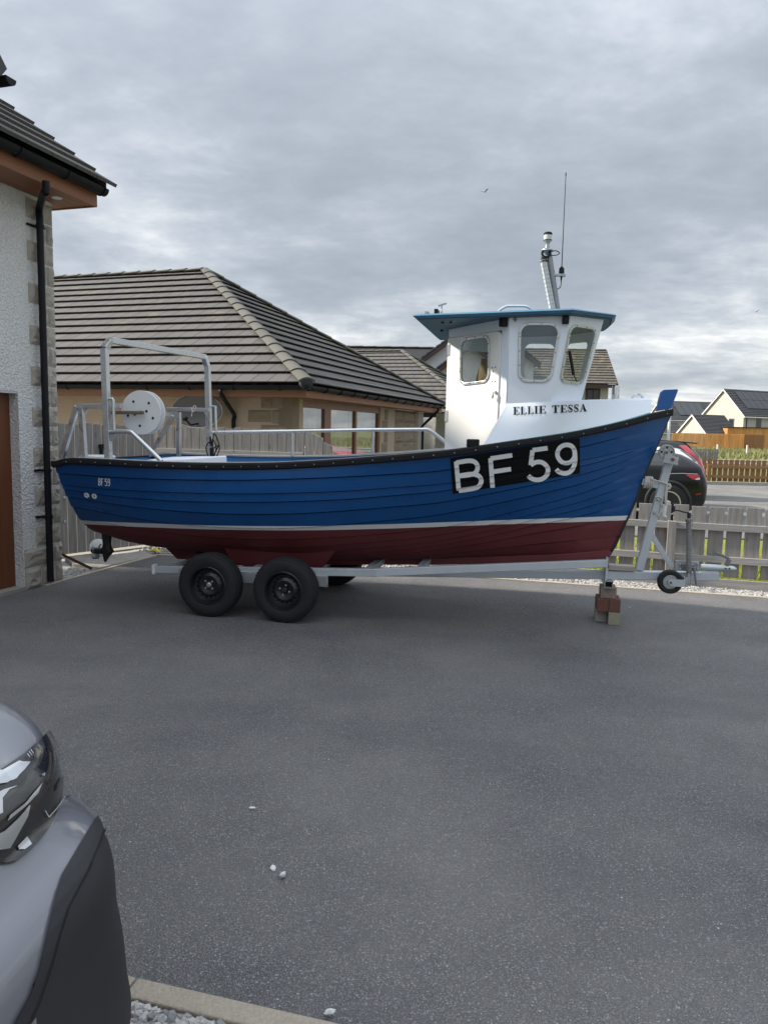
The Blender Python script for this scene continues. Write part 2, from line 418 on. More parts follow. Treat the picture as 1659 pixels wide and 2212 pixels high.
stone('grey_stone', (.60, .55, .475), (.46, .42, .36)); stone('tan_stone', (.36, .30, .215), (.27, .225, .165)); stone('gravel_stone', (.50, .49, .47), (.30, .30, .30))
stone('concrete', (.40, .375, .33), (.33, .31, .275)); stone('kerb_concrete', (.46, .40, .32), (.39, .34, .27)); stone('concrete_block', (.36, .33, .25), (.29, .27, .21)); stone('red_block', (.19, .085, .065), (.15, .10, .08))
def tiles(name, c, lich):
    mt = bpy.data.materials.new(name); mt.use_nodes = True; t = NT(mt); v = t.coord(); g = t.coord('Generated'); r = t.objrand()
    n = t.noise(v, 6, 5, .6); n2 = t.noise(v, 55, 4, .7)
    a = t.mix(r, tuple(q*.88 for q in c), tuple(q*1.12 for q in c)); a = t.mix(t.ramp(n2, [(.35, 0.0), (.7, .35)]), a, tuple(q*.6 for q in c))
    ln = t.noise(t.coord('Object', (1, 1, 1)), 2.3, 5, .7)
    a = t.mix(t.m('MULTIPLY', t.ramp(ln, [(.52, 0.0), (.75, .7)]), lich), a, (.40, .33, .16)); t.col(a)
    t.p.inputs['Roughness'].default_value = .88; t.p.inputs['Specular IOR Level'].default_value = .3; t.bump(n2, .35, .004); MATS[name] = mt
tiles('roof_tile', (.108, .102, .098), .30); tiles('hip_tile', (.125, .12, .105), .75); tiles('dark_tile', (.085, .085, .09), .0); tiles('brown_tile', (.125, .11, .095), .8)
def wood(name, c, c2, ax=2, scale=1.0, rough=.8, knots=.6, spec=.25):
    mt = bpy.data.materials.new(name); mt.use_nodes = True; t = NT(mt); s = [22*scale]*3; s[ax] = 1.6*scale; r = t.objrand()
    co = t.new('ShaderNodeTexCoord'); off = t.new('ShaderNodeVectorMath', operation='ADD'); cm = t.new('ShaderNodeCombineXYZ')
    r10 = t.m('MULTIPLY', r, 37.0); t.l.new(r10, cm.inputs[0]); t.l.new(r10, cm.inputs[1]); t.l.new(r10, cm.inputs[2]); t.l.new(co.outputs['Object'], off.inputs[0]); t.l.new(cm.outputs[0], off.inputs[1])
    mp = t.new('ShaderNodeMapping'); mp.inputs['Scale'].default_value = s; t.l.new(off.outputs[0], mp.inputs[0])
    n = t.new('ShaderNodeTexNoise', Vector=mp.outputs[0], Scale=1.5, Detail=7, Roughness=.65, Distortion=.6).outputs['Fac']
    mp2 = t.new('ShaderNodeMapping'); s2 = [5.0]*3; s2[ax] = 2.0; mp2.inputs['Scale'].default_value = s2; t.l.new(off.outputs[0], mp2.inputs[0])
    k = t.voro(mp2.outputs[0], 1.3)
    a = t.mix(t.ramp(n, [(.3, 0.0), (.7, 1.0)]), c2, c); a = t.mix(t.m('MULTIPLY', t.ramp(k, [(.05, 1.0), (.13, 0.0)]), knots), a, tuple(q*.35 for q in c2))
    a = t.mix(t.m('MULTIPLY', r, .35), a, tuple(q*.62 for q in c)); t.col(a)
    t.p.inputs['Roughness'].default_value = rough; t.p.inputs['Specular IOR Level'].default_value = spec; t.bump(n, .45, .003); MATS[name] = mt
wood('grey_wood', (.33, .315, .295), (.16, .15, .14)); wood('grey_rail', (.40, .39, .375), (.22, .21, .195), 0); wood('brown_fence', (.30, .17, .075), (.22, .12, .05)); wood('brown_rail', (.32, .19, .085), (.24, .135, .06), 0)
wood('orange_fence', (.60, .33, .11), (.50, .26, .08))
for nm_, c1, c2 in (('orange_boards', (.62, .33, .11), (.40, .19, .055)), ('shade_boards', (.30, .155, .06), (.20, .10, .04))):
    mt = bpy.data.materials.new(nm_); mt.use_nodes = True; t = NT(mt); t.col(t.mix(t.ramp(t.noise(t.coord('Object', (3.2, 3.2, .25)), 1.0, 6, .75), [(.36, 0.0), (.62, 1.0)]), c2, c1)); t.p.inputs['Roughness'].default_value = .8; MATS[nm_] = mt; wood('door_wood', (.17, .058, .022), (.12, .038, .014), 2, .6, .45, .0, .4); wood('fascia_wood', (.30, .125, .06), (.23, .09, .045), 1, .6, .5, .2, .4)
wood('fascia_wood_x', (.30, .15, .085), (.23, .11, .06), 0, .6, .5, .2, .4); wood('frame_wood', (.24, .10, .042), (.18, .07, .03), 2, .6, .4, .1, .5); wood('block_wood', (.30, .25, .20), (.17, .13, .10), 1); wood('plank_wood', (.46, .42, .38), (.30, .27, .24), 0)
mat('black_plastic', (.008, .009, .012), .5, spec=.22, rv=.1); mat('black_rubber', (.012, .0125, .014), .75, spec=.25, bump=.3, bscale=120, bdist=.002, var=.3); mat('bitumen', (.02, .02, .022), .8)
mat('white_upvc', (.75, .75, .74), .4); mat('reveal_render', (.50, .48, .45), .9, bump=.2, bscale=90, var=.12); mat('dark_brown', (.055, .03, .022), .6)
def glass(name, tint=(.9, .95, .95), refl=.12, dark=0.0, rough=.01):
    mt = bpy.data.materials.new(name); mt.use_nodes = True; n = mt.node_tree.nodes; l = mt.node_tree.links; n.clear()
    tr = n.new('ShaderNodeBsdfTransparent'); tr.inputs[0].default_value = tuple(q*(1-dark) for q in tint)+(1,)
    gl = n.new('ShaderNodeBsdfGlossy'); gl.inputs['Roughness'].default_value = rough; lw = n.new('ShaderNodeLayerWeight'); fr = n.new('ShaderNodeMath'); fr.operation = 'POWER'; fr.inputs[1].default_value = 4.0; l.new(lw.outputs['Facing'], fr.inputs[0])
    ad = n.new('ShaderNodeMath'); ad.operation = 'MULTIPLY_ADD'; ad.use_clamp = True; ad.inputs[1].default_value = .7; ad.inputs[2].default_value = refl+.02; l.new(fr.outputs[0], ad.inputs[0])
    mx = n.new('ShaderNodeMixShader'); o = n.new('ShaderNodeOutputMaterial'); l.new(ad.outputs[0], mx.inputs[0]); l.new(tr.outputs[0], mx.inputs[1]); l.new(gl.outputs[0], mx.inputs[2]); l.new(mx.outputs[0], o.inputs[0]); MATS[name] = mt
glass('pane', (.95,.97,.97), refl=.22, dark=.04); glass('cabin_glass', (.96, .98, .98), .03, .05); glass('dirty_glass', (.9, .94, .93), .06, .10, .08); glass('lens_glass', (1, 1, 1), .0)
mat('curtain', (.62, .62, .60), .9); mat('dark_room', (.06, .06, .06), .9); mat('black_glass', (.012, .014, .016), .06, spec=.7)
M = MATS

# ------------------------------------------------------------------ ground
def sheet(name, pts, z, mt, kind='structure', depth=.25, parent=None):
    mb = MB(); mb.prism([(p[0], p[1], z) for p in pts], (0, 0, -depth)); o = mb.build(name, mt, parent)
    if kind: o['kind'] = kind
    return o
def grass_mat(name, c, c2, c3, s=3.0):
    mt = bpy.data.materials.new(name); mt.use_nodes = True; t = NT(mt); v = t.coord(); a = t.mix(t.ramp(t.noise(v, s, 6, .65), [(.3, 0.0), (.7, 1.0)]), c, c2)
    a = t.mix(t.ramp(t.noise(v, s*14, 4, .7), [(.4, 0.0), (.75, .8)]), a, c3); t.col(a); t.p.inputs['Roughness'].default_value = .9; t.bump(t.noise(v, s*25, 4, .7), .8, .05); MATS[name] = mt; return mt
grass_mat('field_grass', (.13, .15, .045), (.20, .185, .075), (.075, .095, .03), .6); grass_mat('lawn_grass', (.22, .25, .03), (.30, .29, .04), (.12, .16, .02), 4)
mb = MB(); mb.add([(-900, -300, -.08), (900, -300, -.08), (900, 1500, -.08), (-900, 1500, -.08)], [(0, 1, 2, 3)]); g0 = mb.build('ground', M['field_grass']); g0['kind'] = 'structure'
E0, E1, E2 = (-3.47, 7.36), (-2.90, 9.28), (9.5, 6.16)         # line of the drive edging
sheet('driveway', [(-3.95, 5.9), (-8.5, -9), (14, -9), (14, 5.0), E2, E1, E0], 0.0, M['tarmac'])
FP = np.array([4.27, 7.93]); FU = np.array([math.cos(math.radians(-17)), math.sin(math.radians(-17))]); FV = np.array([-FU[1], FU[0]])
def fl(x, off=0.0):       # a point of the boundary fence line above world x
    t = (x-FP[0])/FU[0]; p = FP+FU*t+FV*off; return (p[0], p[1])
sheet('gravel_bed', [E1, E2, (10.2, 6.1), fl(-3.3, .05), (-3.5, 9.9)], -.03, M['gravel_stone'])
sheet('corner_gravel_bed', [E0, E1, (-3.4, 9.85), (-4.3, 8.9), (-3.5, 7.7)], -.034, M['gravel_stone'])
lawn = sheet('lawn', [fl(-.9, .1), fl(16, .1), (19, 9.2), (19, 11.6), (-.4, 12.6)], -.045, M['lawn_grass'])
sheet('street', [(-6, 12.7), (40, 10.6), (60, 24.5), (-6, 27.6)], -.02, M['street_tarmac'])
sheet('far_road', [(10, 47), (70, 40), (70, 44.5), (10, 52)], -.03, M['street_tarmac'])
sheet('far_footpath', [(10, 53), (70, 45.2), (70, 46.6), (10, 54.6)], .03, M['concrete'])
mb = MB(); mb.bar((3, 26.15, .02), (60, 23.6, .02), .14, .14); o = mb.build('street_kerb', M['concrete'], kind='structure')

def stones(name, pts_fn, n, size, z, mt, kind='stuff', parent=None, flat=.7, seed=1):
    r = np.random.default_rng(seed); ph = (1+5**.5)/2
    ico = np.array([(-1, ph, 0), (1, ph, 0), (-1, -ph, 0), (1, -ph, 0), (0, -1, ph), (0, 1, ph), (0, -1, -ph), (0, 1, -ph), (ph, 0, -1), (ph, 0, 1), (-ph, 0, -1), (-ph, 0, 1)])/1.9
    fcs = np.array([(0, 11, 5), (0, 5, 1), (0, 1, 7), (0, 7, 10), (0, 10, 11), (1, 5, 9), (5, 11, 4), (11, 10, 2), (10, 7, 6), (7, 1, 8), (3, 9, 4), (3, 4, 2), (3, 2, 6), (3, 6, 8), (3, 8, 9), (4, 9, 5), (2, 4, 11), (6, 2, 10), (8, 6, 7), (9, 8, 1)])
    V = []; Fc = []; tones = []
    for i in range(n):
        x, y = pts_fn(r); s = size*r.uniform(.55, 1.25)*.5; a = r.uniform(0, 6.28); e = np.array([r.uniform(.8, 1.35), r.uniform(.65, 1.0), flat*r.uniform(.7, 1.1)])
        q = ico*(1+r.uniform(-.28, .28, (12, 1)))*e*s; c, sn = math.cos(a), math.sin(a); ti = r.uniform(-.5, .5)
        q = np.stack([q[:, 0]*c-q[:, 1]*sn, q[:, 0]*sn+q[:, 1]*c, q[:, 2]+q[:, 0]*ti], 1)
        Fc.append(fcs+12*i); V.append(q+np.array([x, y, z+r.uniform(0, size*.35)])); tones.append(r.uniform(0, 1))
    V = np.concatenate(V); Fc = np.concatenate(Fc)
    me = bpy.data.meshes.new(name); me.from_pydata(V.tolist(), [], Fc.tolist()); me.materials.append(mt)
    at = me.color_attributes.new('tone', 'FLOAT_COLOR', 'POINT'); tn = np.repeat(np.array(tones), 12); at.data.foreach_set('color', np.stack([tn, tn, tn, np.ones_like(tn)], 1).ravel())
    return link(name, me, parent, kind=kind)
mt = bpy.data.materials.new('chips'); mt.use_nodes = True; t = NT(mt); at = t.new('ShaderNodeVertexColor', layer_name='tone')
tn = t.new('ShaderNodeSeparateColor'); t.l.new(at.outputs[0], tn.inputs[0])
cc = t.ramp(tn.outputs[0], [(0, (.15, .15, .16)), (.3, (.28, .275, .275)), (.6, (.42, .41, .40)), (.85, (.52, .50, .46)), (1, (.36, .29, .22))]); n_ = t.noise(t.coord(), 160, 4, .7)
t.col(t.mix(t.ramp(n_, [(.35, 0.0), (.7, .5)]), cc, (.22, .22, .22))); t.p.inputs['Roughness'].default_value = .85; M['chips'] = mt
def strip_pts(r):
    while True:
        x = r.uniform(-3.3, 7.0) if r.uniform() > .35 else r.uniform(1, 4.6); yA = E1[1]+(E2[1]-E1[1])*(x-E1[0])/(E2[0]-E1[0]); yB = fl(x)[1]
        y = r.uniform(yA+.05, yB-.02)
        if yB-yA > .1: return x, y
tag(stones('gravel', strip_pts, 9000, .034, -.03, M['chips']), 'grey stone chippings between the drive edging and the boundary fence', 'gravel')
def tri(A, B, C):
    def f(r):
        a, b = r.uniform(), r.uniform()
        if a+b > 1: a, b = 1-a, 1-b
        return A[0]+a*(B[0]-A[0])+b*(C[0]-A[0]), A[1]+a*(B[1]-A[1])+b*(C[1]-A[1])
    return f
fa = tri((-3.42, 7.42), (-3.27, 8.28), (-3.66, 8.46)); fb = tri((-3.42, 7.42), (-3.66, 8.46), (-3.5, 7.72))
tag(stones('gravel', lambda r: fa(r) if r.uniform() < .75 else fb(r), 1300, .032, -.03, M['chips'], seed=3), 'grey chippings at the foot of the rendered house corner', 'gravel')
# concrete slabs in front of the side gate
pv = empty('paving', loc=(0, 0, 0)); pv['kind'] = 'structure'
for q in ([(-3.66, 8.50), (-3.27, 8.31), (-3.08, 8.80), (-3.50, 9.08)], [(-3.51, 9.09), (-3.075, 8.81), (-2.93, 9.22), (-3.15, 9.50)], [(-3.95, 8.93), (-3.67, 8.52), (-3.52, 9.09), (-3.62, 9.25)]):
    mb = MB(); mb.prism([(x, y, .015) for x, y in q], (0, 0, -.06)); mb.build('slab', M['concrete'], pv, bevel=.004)
def edging(name, P, Q, w_, h, top, seg, mt, both=True):
    e = empty(name, loc=(0, 0, 0)); e['kind'] = 'structure'; P = Vector((P[0], P[1], 0)); Q = Vector((Q[0], Q[1], 0)); n = max(1, round((Q-P).length/seg))
    for i in range(n):
        a = P.lerp(Q, i/n); b = P.lerp(Q, (i+1)/n); d = (b-a).normalized()*.003; mb = MB(); mb.bar((a+d)+Vector((0, 0, top-h/2)), (b-d)+Vector((0, 0, top-h/2)), w_, h); mb.build('kerb_stone', mt, e, bevel=.006)
    return e
edging('drive_edging', E1, (8.6, E1[1]+(E2[1]-E1[1])*(8.6-E1[0])/(E2[0]-E1[0])), .05, .2, .012, .915, M['kerb_concrete'])
edging('side_edging', E0, E1, .05, .2, .012, .915, M['kerb_concrete'])
# bed with a kerb at the photographer's feet
K0 = gnd(285, 2125); K1 = gnd(662, 2212); kd = (K1-K0)/np.linalg.norm(K1-K0); kn = np.array([kd[1], -kd[0], 0])
kA = K0-kd*.9; kB = K1+kd*2.2
edging('near_edging', (kA+kn*.03)[:2], (kB+kn*.03)[:2], .075, .3, .02, .93, M['kerb_concrete'])
bed = [kA+kn*.06, kB+kn*.06, kB+kn*1.2, kA+kn*1.2]; sheet('near_bed', [p[:2] for p in bed], -.0, M['gravel_stone'], depth=.004).location.z = .004
def bed_pts(r): p = kA+kd*r.uniform(0, 3.0)+kn*(.085+r.uniform(0, .9)); return p[0], p[1]
def bed_pts2(r): p = K0+kd*r.uniform(-.15, .45)+kn*(.085+r.uniform(0, .25)); return p[0], p[1]
tag(stones('gravel', lambda r: bed_pts(r) if r.uniform() < .6 else bed_pts2(r), 4200,   .028, .008, M['chips'], flat=.85, seed=5), 'loose pale grey stones inside the concrete kerb by the grey car', 'gravel')
mat('pebble_white', (.62, .62, .60), .8, bump=.5, bscale=80, bdist=.004, var=.2)
for (x, y), s, lb in (((713, 2197), .016, 'pale pebble on the tarmac just beyond the near kerb'), ((611, 1898), .017, 'whitest of the two pebbles lying together on the drive'), ((591, 1879), .013, 'smaller greyish pebble next to a white one on the drive'), ((545, 1750), .012, 'long thin white chip alone in the middle of the drive'), ((1312, 1319+0), .010, 'white stone chip right of the propping blocks')):
    p = gnd(x if y != 1319 else 1360, y if y != 1319 else 1313); q = stones('pebble', lambda r: (0, 0), 1, s*2.4, 0, M['pebble_white'], kind=None, seed=int(x)); q.location = (p[0], p[1], s*.4); tag(q, lb, 'pebble')
    if y == 1750: q.scale = (2, .6, .6)
# lawn blades seen through the fence
def blades(name, n, fn, h0, h1, mt, wd=.006, seed=1):
    r = np.random.default_rng(seed); V = []; Fc = []
    for i in range(n):
        x, y = fn(r); h = r.uniform(h0, h1); a = r.uniform(0, 3.14); dx, dy = math.cos(a)*wd, math.sin(a)*wd; lx, ly = r.uniform(-.5, .5)*h, r.uniform(-.5, .5)*h
        V += [(x-dx, y-dy, -.045), (x+dx, y+dy, -.045), (x+lx, y+ly, -.045+h)]; Fc.append((3*i, 3*i+1, 3*i+2))
    me = bpy.data.meshes.new(name); me.from_pydata(V, [], Fc); me.materials.append(mt); return link(name, me, kind='stuff')
mat('lawn_blade', (.26, .30, .035), .7, var=.4, vscale=3)
tag(blades('grass', 26000, lambda r: (lambda x: (x, fl(x)[1]+.12+abs(r.normal(0, 1.1))))(r.uniform(1.5, 6.0)), .04, .10, M['lawn_blade']), 'short bright green lawn behind the low grey fence', 'grass')
mat('field_blade', (.19, .19, .07), .8, var=.4, vscale=.3)
tag(blades('grass', 16000, lambda r: (r.uniform(20, 62), r.uniform(56, 98)), .15, .5, M['field_blade'], .05, 4), 'rough grass field in front of the orange fence', 'grass')

# ------------------------------------------------------------------ grey house on the left
HF = Frame((-3.449, 7.725), -17)
house = empty('rendered_house', HF, label='white roughcast house with stone corner and black downpipe at the left edge', cat='house')
SOF = 3.886
yz = lambda x: (lambda a, b: (x, a, b))
plate([(-13, -.1), (0, -.1), (0, SOF), (-13, SOF)], [[(-3.2, -.05), (-.53, -.05), (-.53, 1.967), (-3.2, 1.967)]], yz(0), (-.3, 0, 0), 'wall', M['white_harl'], house)
mb = MB(); mb.box(-5.6, -.301, -13, 0, -.1, SOF).add([(-5.6, 0, SOF), (.0, 0, SOF), (-2.6, 0, 6.0)], [(0, 1, 2)]); mb.build('wall', M['white_harl'], house)
mb = MB(); mb.box(-.16, -.003, -.529, -.46, -.05, 1.964).box(-.16, -.003, -3.2, -.53, 1.945, 1.9665); mb.build('door_reveal', M['reveal_render'], house)
gd = empty('garage_door', parent=house)
for i in range(16):
    y1 = -.531-i*.165; mb = MB(); mb.box(-.14, -.105, y1-.162, y1, 0.02, 1.944); mb.build('door_board', M['door_wood'], gd, bevel=.006)
mb = MB(); mb.box(-.3, .02, -3.2, -.53, -.05, .02); mb.build('door_sill', M['concrete'], house)
def rough_stone(name, seed):
    r = np.random.default_rng(seed); n = 7; me = bpy.data.meshes.new(name); mb = MB(); rows = []
    ph = r.uniform(0, 6, 6)
    for i in range(n):
        row = []
        for j in range(n):
            a, b = i/(n-1), j/(n-1); e = min(a, 1-a, b, 1-b); ed = min(1, e/.16)
            d = ed*(.55+.25*math.sin(5*a+ph[0])*math.sin(6*b+ph[1])+.2*r.uniform(-1, 1))
            row.append((d, a-.5+(0 if e == 0 else r.uniform(-.03, .03)), b-.5+(0 if e == 0 else r.uniform(-.03, .03))))
        rows.append(row)
    mb.grid(rows); k = len(mb.v)
    bd = [rows[0][j] for j in range(n)]+[rows[i][n-1] for i in range(1, n)]+[rows[n-1][j] for j in range(n-2, -1, -1)]+[rows[i][0] for i in range(n-2, 0, -1)]
    mb.grid([bd, [(-.6, q[1], q[2]) for q in bd]], closed=True)
    me.from_pydata(mb.v, [], mb.f); bm = bmesh.new(); bm.from_mesh(me); bmesh.ops.remove_doubles(bm, verts=bm.verts, dist=1e-4); bmesh.ops.recalc_face_normals(bm, faces=bm.faces); bm.to_mesh(me); bm.free(); return me
STN = [rough_stone('stone', i) for i in range(6)]
STN2 = []
for s_ in STN: s_.materials.append(M['grey_stone']); c_ = s_.copy(); c_.materials.clear(); c_.materials.append(M['tan_stone']); STN2.append(c_)
def put_stone(parent, x, y0, y1, z0, z1, depth, pool=STN, face='x'):
    o = bpy.data.objects.new('stone', random.choice(pool)); col.objects.link(o); o.parent = parent
    o.location = (x, (y0+y1)/2, (z0+z1)/2) if face == 'x' else ((y0+y1)/2, x, (z0+z1)/2)
    o.scale = (depth, y1-y0-.014, z1-z0-.014)
    if face == 'y': o.rotation_euler = (0, 0, -math.pi/2)
    return o
z = .405; k = 0
while z < SOF-.05:
    h = min(.203, SOF-.003-z)
    if k % 2 == 0: put_stone(house, .004, -.36, -.19, z, z+h, .03); put_stone(house, .004, -.19, .004, z, z+h, .03)
    else: put_stone(house, .004, -.19, -.1, z, z+h, .028); put_stone(house, .004, -.1, .004, z, z+h, .028)
    z += .203; k += 1
for z0, z1, ys in ((.2, .40, (-.525, -.14, .004)), (-.03, .198, (-.525, -.3, -.1, .004))):
    for a, b in zip(ys[:-1], ys[1:]): put_stone(house, .006, a, b, z0, z1, .038)
# eaves, roof
mb = MB(); mb.box(.385, .405, -13, .19, SOF-.012, 4.05); mb.build('fascia', M['fascia_wood'], house, bevel=.003)
mb = MB(); mb.box(-5, .3845, .17, .19, SOF-.012, 4.03); mb.build('fascia', M['fascia_wood_x'], house, bevel=.003)
for i in range(4):
    x0 = .005+i*.095; mb = MB(); mb.box(x0, x0+.092, -13, .169, SOF, SOF+.012); mb.build('soffit_board', M['fascia_wood'], house, bevel=.003)
mb = MB(); mb.box(-5, .0, .006, .169, SOF, SOF+.012); mb.build('soffit_board', M['fascia_wood_x'], house)
mb = MB(); mb.lathe([(.05, -.006), (.05, 0), (.042, .003), (.0, .003)], (.2, -.15, SOF-.002), (0, 0, 1), 20); mb.build('soffit_light', M['white_upvc'], house, 30)
def gutter(P, Q, r, name, parent, mt, up=(0, 0, 1)):
    P, Q = Vector(P), Vector(Q); d = (Q-P).normalized(); sd_ = d.cross(Vector(up)).normalized(); u = Vector(up); n = 12; o_, i_ = [], []
    for k in range(n+1):
        t = math.pi*k/n; o_.append(sd_*(r*math.cos(t))-u*(r*math.sin(t)*1.05)); i_.append((sd_*math.cos(t)-u*math.sin(t)*1.05)*(r-.006))
    loop = o_+i_[::-1]; mb = MB(); mb.grid([[P+q for q in loop], [Q+q for q in loop]], closed=True); m2 = len(loop); mb.f += [tuple(range(n+1))]
    mb.f += [tuple(m2+k for k in range(n+1))]
    return mb.build(name, mt, parent, 40)
gut = gutter((.475, -13, 4.045), (.475, .21, 4.045), .062, 'gutter', house, M['black_plastic'])
for y_ in (.15, -.36, -.95, -1.9, -2.8):
    mb = MB(); mb.tube([(.475+.068*math.cos(t), y_, 4.045-.07*math.sin(t)) for t in np.linspace(0, math.pi, 9)], .008, 6); mb.build('bracket', M['black_plastic'], gut, 40)
p1 = HF.onX(100, 392, .475); p2 = HF.onX(97, 416, .43); p3 = HF.onX(86, 448, .075); p4 = HF.onX(88, 480, .075); p5 = HF.onX(110, 1246, .075)
mb = MB(); mb.tube(smooth_path([p1, tuple(Vector(p1).lerp(Vector((p1[0], p1[1], p1[2]-.1)), 1)), p2, p3, (p3[0], p3[1]-.0, p3[2]-.1)], 3)+[(p4[0], p5[1], p4[2]-.05), (p5[0], p5[1], .03)], .034, 14); dp = mb.build('downpipe', M['black_plastic'], house, 40)
for px in ((74, 492), (74, 1040*1.0-24), (98, 1117)):
    q = HF.onX(88, px[1], .03); mb = MB(); mb.bar((.0, q[1]+.02, q[2]), (.06, q[1]+.02, q[2]), .03, .02); mb.bar((.01, p5[1]-.1, q[2]), (.01, p5[1]+.045, q[2]), .02, .022); mb.lathe([(.042, -.012), (.042, .012)], (.075, p5[1], q[2]), (0, 0, 1), 14); mb.build('bracket', M['black_plastic'], dp, 40)
def tile_mesh(w_, l_, th, mt, poly=None, lf=.060):
    """a slab whose lower end rides on the course below; poly (a, t) clipped outline in tile units"""
    P = poly or [(0, 0), (w_-.010, 0), (w_-.010, l_), (0, l_)]
    lift = lambda t: lf*(1-t/l_)
    mb = MB(); n = len(P); mb.add([(a, t, lift(t)) for a, t in P]+[(a, t, lift(t)+th) for a, t in P], [tuple(range(n-1, -1, -1)), tuple(range(n, 2*n))]+[(i, (i+1) % n, n+(i+1) % n, n+i) for i in range(n)])
    me = bpy.data.meshes.new('roof_tile'); me.from_pydata(mb.v, [], mb.f); bm = bmesh.new(); bm.from_mesh(me); bmesh.ops.recalc_face_normals(bm, faces=bm.faces); bm.to_mesh(me); bm.free(); me.materials.append(mt); return me
def clip(P, f):
    out = []
    for i in range(len(P)):
        a, b = P[i], P[(i+1) % len(P)]; fa_, fb_ = f(*a), f(*b)
        if fa_ >= 0: out.append(a)
        if (fa_ >= 0) != (fb_ >= 0): t = fa_/(fa_-fb_); out.append((a[0]+t*(b[0]-a[0]), a[1]+t*(b[1]-a[1])))
    return out
def tile_plane(parent, org, adir, tdir, a0, a1, tmax, clips, w_, gauge, mt, budget, joined, t0=-.05, th=.017, lf=.052):
    """lay tiles over a roof plane; org + a*adir + t*tdir"""
    org, adir, tdir = Vector(org), Vector(adir).normalized(), Vector(tdir).normalized(); nrm = adir.cross(tdir)
    if nrm.z < 0: nrm = -nrm
    full = tile_mesh(w_, gauge+.05, th, mt, None, lf); k = 0; t = t0
    flip = adir.cross(tdir).z < 0
    while t < tmax:
        a = a0-(w_/2 if k % 2 else 0)
        while a < a1:
            P = [(a, t), (a+w_-.010, t), (a+w_-.010, t+gauge+.05), (a, t+gauge+.05)]; C = P
            for f in clips: C = clip(C, f) if C else C
            if len(C) > 2:
                isfull = len(C) == 4 and all(abs(C[i][0]-P[i][0])+abs(C[i][1]-P[i][1]) < 1e-6 for i in range(4))
                base = org+adir*a+tdir*t; R3 = Matrix((adir, tdir, nrm)).transposed()
                me = full if isfull else tile_mesh(w_, gauge+.05, th, mt, [(x-a, y-t) for x, y in C], lf)
                if budget[0] > 0:
                    o = bpy.data.objects.new('roof_tile', me); col.objects.link(o); o.parent = parent; o.matrix_local = Matrix.Translation(base) @ R3.to_4x4(); budget[0] -= 1
                else:
                    joined.add([base+R3 @ Vector(v.co) for v in me.vertices], [tuple(p.vertices) for p in me.polygons])
            a += w_
        t += gauge; k += 1
pr = math.radians(35); TD = (-math.cos(pr), 0, math.sin(pr))
mb = MB(); mb.add([(.50, -13, 4.06), (.50, .2, 4.06), (-2.6, .2, 4.06+3.1*math.tan(pr)), (-2.6, -13, 4.06+3.1*math.tan(pr)), (-5.7, .2, 4.06), (-5.7, -13, 4.06)], [(0, 1, 2, 3), (3, 2, 4, 5)]); mb.build('roof_deck', M['bitumen'], house)
bud = [210]; jn = MB(); tile_plane(house, (.545, .225, 4.065), (0, -1, 0), TD, 0, 13.2, 3.5, [lambda a, t: a], .3, .305, M['roof_tile'], bud, jn, th=.034, lf=.034)
if jn.f: jn.build('roof_tile', M['roof_tile'], house, kind='stuff')
mb = MB(); mb.box(-2.6, .5, .195, .215, 0, .09); 
for i, v in enumerate(mb.v): mb.v[i] = (v[0], v[1], v[2]+4.03+(.5-v[0])*math.tan(pr))
mb.build('verge_trim', M['bitumen'], house)
# dormer whose eaves show at the top left corner
dg = HF.onX(25, 168, .42); dy = dg[1]; dz = dg[2]
dm = empty('dormer', parent=house)
gutter((.42, dy, dz), (-3.0, dy, dz), .06, 'gutter', dm, M['black_plastic'])
mb = MB(); mb.box(-3, .26, dy-1.5, dy-.12, 3.95, dz+.0); mb.build('dormer_wall', M['white_harl'], dm)
mb = MB(); mb.prism([(.41, dy-.03, dz+.06), (.41, dy-.85, dz+1.0), (.41, dy-1.67, dz+.06), (.41, dy-1.6, dz-.03), (.41, dy-.85, dz+.80), (.41, dy-.1, dz-.03)], (-3.3, 0, 0)); mb.build('dormer_roof', M['dark_tile'], dm)
mb = MB(); mb.prism([(.38, dy-.1, dz-.03), (.38, dy-.85, dz+.8), (.38, dy-1.6, dz-.03)], (-.03, 0, 0)); mb.build('dormer_gable', M['bitumen'], dm)
# ------------------------------------------------------------------ neighbour's bungalow
def hip_tiles(parent, P, Q, mt, n, w_=.13, rise=.05, name='hip_tile'):
    P, Q = Vector(P), Vector(Q); d = (Q-P).normalized(); sd_ = d.cross(Vector((0, 0, 1))).normalized(); u = sd_.cross(d); Lg = (Q-P).length/n; mb = MB(); rows = []
    for l, s in ((0.0, 1.06), (Lg*1.05, .97)):
        o_ = []; i_ = []
        for k in range(7):
            a = -1+2*k/6; o_.append(d*l+sd_*(a*w_*s)+u*(rise*(1-a*a)*s+(.018 if l == 0 else 0))); i_.append(d*l+sd_*(a*(w_-.015)*s)+u*((rise*(1-a*a)-.025)*s+(.018 if l == 0 else 0)))
        rows.append(o_+i_[::-1])
    mb.grid(rows, closed=True); m2 = 14; mb.f += [tuple(range(14)), tuple(14+k for k in range(13, -1, -1))]
    me = bpy.data.meshes.new(name); me.from_pydata(mb.v, [], mb.f); bm = bmesh.new(); bm.from_mesh(me); bmesh.ops.recalc_face_normals(bm, faces=bm.faces); bm.to_mesh(me); bm.free(); me.materials.append(mt)
    me.shade_smooth(); me.set_sharp_from_angle(angle=math.radians(40))
    for i in range(n):
        o = bpy.data.objects.new(name, me); col.objects.link(o); o.parent = parent; o.location = P+d*(Lg*i)
